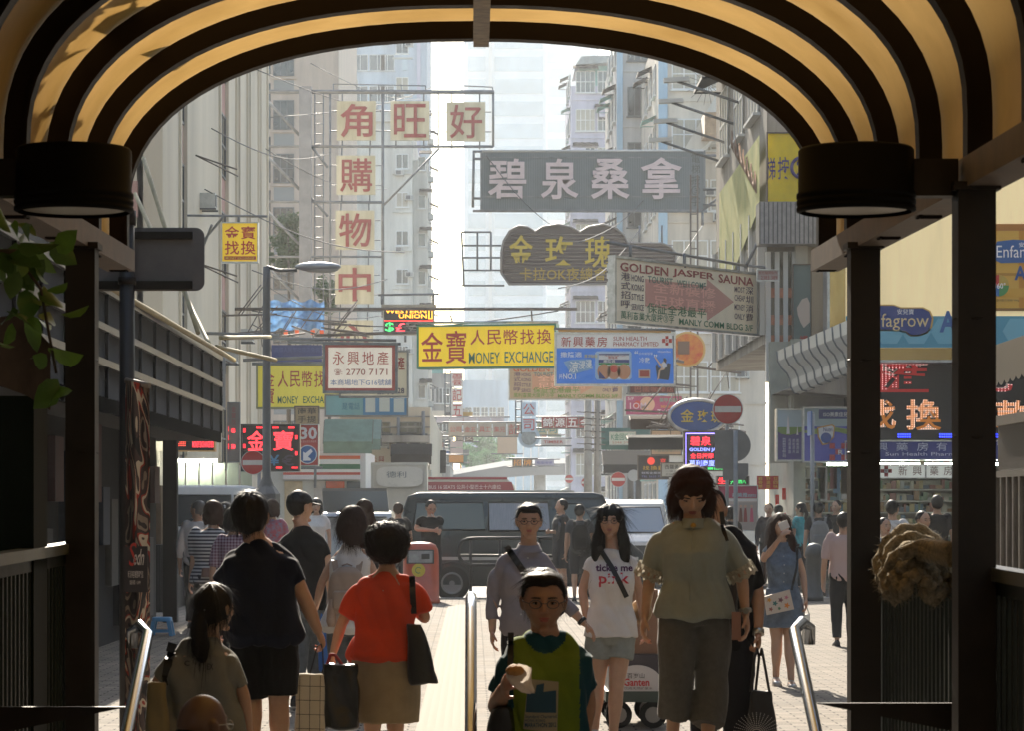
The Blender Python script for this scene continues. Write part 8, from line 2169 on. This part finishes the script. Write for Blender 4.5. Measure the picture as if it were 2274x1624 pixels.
mb = MB(); a = p.J['wrR']; v = (a-p.J['elR']).normalized(); mb.tube([a-v*.03, a-v*.012], [.034, .034], 14); mb.cyl(a-v*.02+Vector((.0, -.045, 0)), .016, .012, 14, axis='y'); p.child('watch', mb, M('watch_steel', (.4, .38, .33), .3, metal=.9))
t = thing('phone', 'rose gold phone held flat against the hip by the grey blouse woman', 'phone', W(*qC(885, 1000), 14.7)); mb = MB(); c = W(*qC(885, 1000), 14.72); mb.box(c+Vector((-.018, -.035, -.075)), c+Vector((.03, -.026, .072))); mb.build('shell', M('rose_gold', (.42, .22, .16), .3, metal=.5), t)
t = bag('shoulder_bag', 'slim black shoulder bag tucked under the arm of the grey blouse woman', 'bag', *qC(815, 610), *qC(905, 965), 14.95, .12, c_lea, top=.85, amp=.008)
mb = p.ribbon([qC(795, 325), qC(805, 400), qC(830, 500)], 10, c_lea, off=.012); o = mb.build('strap', c_lea, None); o.parent = t; o.location = p.O-t.location

# man hidden behind her
p = Person('man in a black polo mostly hidden behind the grey blouse woman, tote bag in hand', 15.9, qC(800, 0)[0], f=-1, H=1.70, fg=True, wf=1.08, skin=m_skin2,
    J=js(qC, head=(745, 320), neck=(790, 430), shL=(650, 470), shR=(955, 455), elR=(1022, 800, .03), wrR=(1025, 1045, -.06), elL=(600, 760), wrL=(560, 960)), curl=1.15)
p.hair('crop', m_hairb, 500, .03); p.top(c_blk, t0=-.1, off=.018, sleeve=.92, soff=.016, sflare=.01); p.legsw(c_trou, .1, .03); p.shoes(m_sole)
mb = MB(); a = p.J['wrR']; v = (a-p.J['elR']).normalized(); mb.tube([a-v*.02, a+v*.012], [.035, .035], 14); p.child('watch', mb, M('watch_steel'))
t = bag('tote_bag', 'black tote bag with a fine white fan print hanging from a clenched fist', 'bag', *qC(940, 1385), *qC(1150, 1760), 15.75, .13, M('black_nylon', (.01, .01, .011), .6), top=.6, bot=1.0, handles=[[(*qC(980, 1395), -.02), (*qC(1004, 1190), -.01), (*qC(1018, 1140), 0), (*qC(1030, 1190), .01), (*qC(1008, 1400), .02)], [(*qC(1090, 1390), -.02), (*qC(1055, 1190), -.02), (*qC(1045, 1140), 0), (*qC(1040, 1180), .01)]], hr=.008, amp=.01)
mb = MB(); c0 = (1015, 1640)
for i in range(17):
    a = pi*(.04+.92*i/16)
    for r in np.linspace(28, 135, 10): q = (c0[0]+r*cos(a), c0[1]-r*sin(a)*.9); mb.ell(W(*qC(*q), 15.75-.062-.004*(r/135)), (.0022, .0012, .0022), 6, 4)
o = mb.build('fan_print', c_white, t); o['kind'] = 'stuff'

# woman with the phone over her face
p = Person('woman in a blue denim dress holding a phone up to her face', 25.7, qC(1172, 0)[0], f=-1, H=1.64, fem=True, fg=True, face=True, yaw=4, wf=1.0,
    J=js(qC, head=(1160, 412), neck=(1165, 510), shL=(1062, 535), shR=(1260, 535), elL=(1055, 615, -.03), wrL=(1150, 490, -.2), elR=(1290, 690, .02), wrR=(1305, 835, -.03), hipL=(1125, 880), hipR=(1225, 880), knL=(1135, 1090), knR=(1210, 1100, -.05), anL=(1130, 1300), anR=(1220, 1318, -.12)), curl=.55)
p.hair('long', m_hairr, 1500, .2, wid=.0018, amp=.005, fly=.4); p.top(m_denim, t0=-.05, off=.012, sleeve=.42, soff=.012, name='dress_top', collar=True)
p.skirt(m_denim, p.at(*qC(1172, 1012)).z, .018, hem=(.20, .15), name='dress_skirt', t1=.3)
mb = MB()
for zy in (590, 640, 690, 740): mb.ell(p.surf(*qC(1168, zy), off=.001), .007, 7, 5)
p.child('button', mb, m_silver); p.shoes(M('silver_sandal', (.5, .48, .46), .3, metal=.7), M('cork_sole', (.3, .22, .14), .8))
t = thing('phone', 'silver phone held in front of the face of the woman in denim', 'phone', W(*qC(1178, 410), 25.45)); mb = MB(); c = W(*qC(1174, 410), 25.45); mb.beam(c+Vector((-.035, 0, -.012)), c+Vector((.045, -.01, .022)), .075, .009, up=(0, 1, 0)); mb.build('shell', M('phone_silver', (.55, .53, .52), .3, metal=.4), t)
t = thing('crossbody_bag', 'floral printed crossbody pouch on the denim dress', 'bag', W(*qC(1150, 935), 25.5)); m_flo = M('floral_base', (.55, .45, .36), .7)
mb = MB(); a, b, c, e = [W(*qC(*q), 25.47) for q in ((1062, 830), (1212, 788), (1238, 905), (1078, 940))]; n_ = Vector((0, .06, 0)); mb.add([a, b, c, e, a+n_, b+n_, c+n_, e+n_], [(0, 1, 2, 3), (7, 6, 5, 4), (0, 4, 5, 1), (1, 5, 6, 2), (2, 6, 7, 3), (3, 7, 4, 0)]); mb.build('pouch', m_flo, t)
for zx, zy, r, c_ in ((1090, 850, 11, '#c88a2a'), (1125, 870, 12, '#3a6a62'), (1158, 850, 12, '#6a3a44'), (1192, 835, 10, '#b86a7a'), (1195, 882, 13, '#d07a2a'), (1100, 905, 10, '#8a4a3a'), (1150, 900, 8, '#48704a')):
    mb = MB(); cc = W(*qC(zx, zy), 25.465); R_ = r*.3746*25.47/F; mb.add([cc+Vector((R_*(1+.35*cos(5*u))*cos(u), 0, R_*(1+.35*cos(5*u))*sin(u))) for u in [2*pi*i/30 for i in range(30)]], [list(range(30))]); mb.build('flower', ink(c_), t)
mb = p.ribbon([qC(1255, 515), qC(1250, 620), qC(1215, 790)], 5, m_rust, off=.012); o = mb.build('strap', c_lea, None); o.parent = t; o.location = p.O-t.location
t = bag('carrier_bag', 'thin white carrier bag dangling from the hand of the woman in denim', 'bag', *qC(1283, 935), *qC(1340, 1100), 25.65, .1, M('white_film', (.6, .6, .58), .4, trans=.5), top=.6, handles=[[(*qC(1295, 940), 0), (*qC(1308, 880), 0), (*qC(1330, 940), 0)]], amp=.015)

# ---- people further away: built from the same skeleton, smaller in the picture
def walker(label, px, py_top, d, f, fem, top, bottom, hair='short', hm=None, yaw=0, sleeve=.6, hem=.1, kind='trousers', glasses=False, cap=None, twist=0, J=None, pitch=0, wf=1.0, H=None, z0=0.0, face=False, skin=None, bottoms=True, n=250):
    H = H or (Z(py_top, d)-z0)/1.0
    H = max(1.45, min(1.86, H))
    p = Person(label, d, px, f=f, H=H, z0=Z(py_top, d)-H if abs(Z(py_top, d)-H) < .3 else z0, fem=fem, yaw=yaw, twist=twist, J=J, pitch=pitch, wf=wf, face=face, skin=skin)
    if hair: p.hair(hair, hm or m_hairb, n, .07, wid=.002)
    if cap: p.cap(cap)
    if glasses: p.glasses()
    p.top(top, t0=-.1, off=.014, sleeve=sleeve, soff=.012)
    if kind == 'skirt': p.skirt(bottom, hem, .02)
    else: p.legsw(bottom, hem, .022, name='shorts' if hem > .35 else 'trousers')
    p.shoes(m_sole); return p
def stripes(name, c0, c1, period, axis=2):
    m = bpy.data.materials.new(name); m.use_nodes = True; N, L = m.node_tree.nodes, m.node_tree.links; b = N['Principled BSDF']; b.inputs['Roughness'].default_value = .85
    tc = N.new('ShaderNodeTexCoord'); sp = N.new('ShaderNodeSeparateXYZ'); L.new(tc.outputs['Object'], sp.inputs[0]); fac = None
    for ax in ([2] if axis == 2 else [0, 2]):
        mu = N.new('ShaderNodeMath'); mu.operation = 'MULTIPLY'; mu.inputs[1].default_value = 1/period; L.new(sp.outputs[ax], mu.inputs[0])
        fr = N.new('ShaderNodeMath'); fr.operation = 'FRACT'; L.new(mu.outputs[0], fr.inputs[0]); gt = N.new('ShaderNodeMath'); gt.operation = 'GREATER_THAN'; gt.inputs[1].default_value = .5; L.new(fr.outputs[0], gt.inputs[0])
        if fac is None: fac = gt
        else:
            ad = N.new('ShaderNodeMath'); ad.operation = 'ADD'; L.new(fac.outputs[0], ad.inputs[0]); L.new(gt.outputs[0], ad.inputs[1]); hf = N.new('ShaderNodeMath'); hf.operation = 'MULTIPLY'; hf.inputs[1].default_value = .5; L.new(ad.outputs[0], hf.inputs[0]); fac = hf
    mx = N.new('ShaderNodeMix'); mx.data_type = 'RGBA'; mx.inputs[6].default_value = (*c0, 1); mx.inputs[7].default_value = (*c1, 1); L.new(fac.outputs[0], mx.inputs[0]); L.new(mx.outputs[2], b.inputs['Base Color']); return m
c_str = stripes('striped_jersey', (.03, .03, .04), (.5, .5, .48), .036); c_plaid = stripes('plaid_cotton', (.10, .02, .05), (.4, .3, .35), .03, 0)
p = walker('woman with short auburn hair in a loose black and white striped top', *qA(425, 0)[:1], 1113, 28.4, 1, True, c_str, c_trou, 'bob', m_hairr, sleeve=.85, wf=1.35, hem=.75, J=js(qA, elL=(300, 540), wrL=(280, 670, .05)))
t = bag('shoulder_bag', 'brown leather bag behind the striped top at hip height', 'bag', *qA(345, 590), *qA(415, 650), 28.2, .1, M('brown_leather', (.12, .05, .025), .5), top=.8, amp=.006)
walker('grey haired man in a white shirt standing before the white van', qA(325, 0)[0], 1113, 38, 1, False, c_white, c_trou, 'crop', M('hair_grey', (.09, .085, .08), .5), yaw=60, sleeve=1.5)
walker('person in a white baseball cap and red top among the walkers on the left', qA(507, 0)[0], 1116, 36, 1, True, M('red_cotton', (.45, .04, .02), .8), c_trou, 'tail', None, yaw=-20, cap=M('cap_white', (.6, .58, .58), .7))
p = walker('person in a plaid shirt with a dark bag half hidden behind the navy tee', qA(555, 0)[0], 1128, 27, 1, True, c_plaid, c_trou, 'bob', None, sleeve=.9)
walker('woman in a patterned red shirt with her hair up behind the navy tee', qA(800, 0)[0], 1110, 40, 1, True, M('red_print', (.42, .03, .03), .8, var=.5, vs=20, dirt=(.2, .25, .35)), c_trou, 'bob', m_hairr, sleeve=.6)
walker('man in a grey tee facing the camera beside the parked grey estate car', qA(1172, 0)[0], 1091, 57, -1, False, M('grey_print_tee', (.17, .165, .16), .85), c_trou, 'crop', None, H=1.82, z0=.15, face=True)
walker('woman with dark hair partly behind the black cap, white blouse', qA(1080, 0)[0], 1108, 48, -1, True, c_white, c_trou, 'bob', None, face=True)
walker('long haired person right behind the woman with the pale backpack', qA(1385, 0)[0], 1110, 31, 1, True, c_blk, c_trou, 'long', m_hairr)
walker('dark haired man leaning at the open car tailgate', qA(1600, 0)[0], 1118, 50.5, 1, False, c_blk, c_trou, 'crop', m_hairr, twist=30)
p = walker('man in a black polo with a cigarette looking at his phone before the dark van', qD(450, 0)[0], 1113, 48.8, -1, False, c_blk, c_trou, 'crop', None, yaw=18, pitch=22, glasses=True, twist=20, face=True, J=js(qD, elL=(345, 500, -.05), wrL=(470, 510, -.25), elR=(505, 490, -.02), wrR=(510, 515, -.25)))
t = thing('phone', 'small dark phone in the hands of the man by the dark van', 'phone', W(*qD(515, 500), 48.5)); mb = MB(); c = W(*qD(515, 498), 48.5); mb.box(c+Vector((-.035, -.005, -.05)), c+Vector((.04, .005, .06))); mb.build('shell', m_black, t)
mb = MB(); c = p.O+p.hl((.012, .10, -.056)); mb.tube([c, c+Vector((.012, -.05, -.045))], .006, 6); tag(mb.build('cigarette', c_white), 'white cigarette in the mouth of the man by the dark van', 'cigarette')
p = walker('young man facing left with a small backpack at the right end of the dark van', qD(1350, 0)[0], 1110, 50, -1, False, M('charcoal_tee', (.03, .032, .035), .85), M('charcoal_shorts', (.03, .03, .035), .85), 'crop', None, yaw=-75, hem=.55, twist=-60, J=js(qD, elL=(1330, 520, 0), wrL=(1270, 520, -.2)))
p2 = walker('man in a grey tee seen from behind with a black backpack by the dark van', qD(1478, 0)[0], 1122, 49, 1, False, M('slate_tee', (.06, .062, .066), .85), M('slate_shorts', (.03, .03, .035), .85), 'crop', None, hem=.5, yaw=-20)
p2.backpack(c_blk, Vector((0, -.12, 1.12)), .3, .44, .15, 'black backpack on the grey tee man by the dark van')
p.backpack(M('grey_nylon', (.08, .08, .085), .6), Vector((.06, -.02, 1.15)), .26, .36, .12, 'small grey backpack on the young man facing left')
# right side
walker('man in a dark suit with white shirt under the red menu board', qC(1088, 0)[0], 1119, 57.2, -1, False, M('dark_suit', (.02, .022, .03), .8), c_trou, 'crop', None, sleeve=1.9, face=True, yaw=-15)
walker('man in a dark jacket just right of the suited man', qC(1145, 0)[0], 1122, 56.2, 1, False, M('dark_suit'), c_trou, 'crop', None, sleeve=1.9)
walker('woman in a turquoise top seen from the side by the pharmacy', qC(1275, 0)[0], 1117, 55, 1, True, M('turquoise_top', (.06, .36, .40), .8), c_trou, 'tail', None, yaw=70, twist=40)
p = walker('man with a light grey backpack standing at the grey bollard', qC(1382, 0)[0], 1117, 52, 1, False, M('black_tee', (.015, .015, .017), .85), M('black_shorts', (.02, .02, .022), .85), 'crop', None, hem=.55)
p.backpack(M('light_grey_pack', (.20, .20, .20), .7, var=.2, vs=7), Vector((0, -.12, 1.14)), .36, .5, .16, 'light grey backpack on the man at the bollard')
walker('man in a black tee with a green print at the pharmacy entrance', qC(1488, 0)[0], 1112, 55.5, -1, False, c_blk, c_trou, 'crop', None, yaw=-40, face=True)
walker('man in a black cap and pink shirt behind the right railing post', qE(450, 0)[0], 1139, 33, 1, False, M('pale_pink_shirt', (.5, .36, .33), .85), c_trou, 'crop', None, cap=M('cap_black'), yaw=-25, sleeve=.9, wf=1.1)
p = walker('man in a white tee with a black strap across his back between the posts', qE(738, 0)[0], 1112, 40, 1, False, c_white, c_trou, 'crop', None, yaw=-35)
t = thing('sling_bag', 'black strap bag over the white tee between the right posts', 'bag', p.O+Vector((.15, 0, 1))); mb = p.ribbon([qE(780, 405), qE(740, 470), qE(700, 520)], 8, c_lea, off=.012); o = mb.build('strap', c_lea, None); o.parent = t; o.location = p.O-t.location; mb = MB(); mb.ell(p.O+Vector((-.18, -.1, .95)), (.1, .06, .12), 12, 8); mb.build('pouch', c_lea, t)
walker('boy with black hair looking left just behind the right rope', qE(692, 0)[0], 1151, 36, -1, False, c_white, c_trou, 'crop', None, yaw=25, face=True, H=1.5)
walker('man with short black hair looking right above the coiled rope', qE(920, 0)[0], 1136, 34, -1, False, c_blk, c_trou, 'crop', None, yaw=30, face=True)
walker('dark clothed person seen from behind right of the coiled rope', qE(1000, 0)[0], 1101, 44, 1, False, c_blk, c_trou, 'crop', None)
walker('person in black partly hidden behind the last right post', qE(1350, 0)[0], 1105, 46, 1, False, c_blk, c_trou, 'crop', None)
walker('person with dark hair whose head shows behind the grey blouse shoulder', qC(860, 0)[0], 1126, 52, 1, True, c_blk, c_trou, 'bob', None)
# ------------------------------------------------------------------ haze in the air down the street
mb = MB(); mb.box((-120, -9, -8), (120, 720, 125))
hz = bpy.data.materials.new('haze_air'); hz.use_nodes = True
N, L = hz.node_tree.nodes, hz.node_tree.links
N.remove(N['Principled BSDF'])
pv = N.new('ShaderNodeVolumePrincipled')
pv.inputs['Color'].default_value = (.94, .97, 1, 1)
pv.inputs["Density"].default_value = 0.0005
pv.inputs['Anisotropy'].default_value = .35
L.new(pv.outputs[0], N['Material Output'].inputs[1])
o = mb.build('haze', hz); tag(o, kind='stuff')
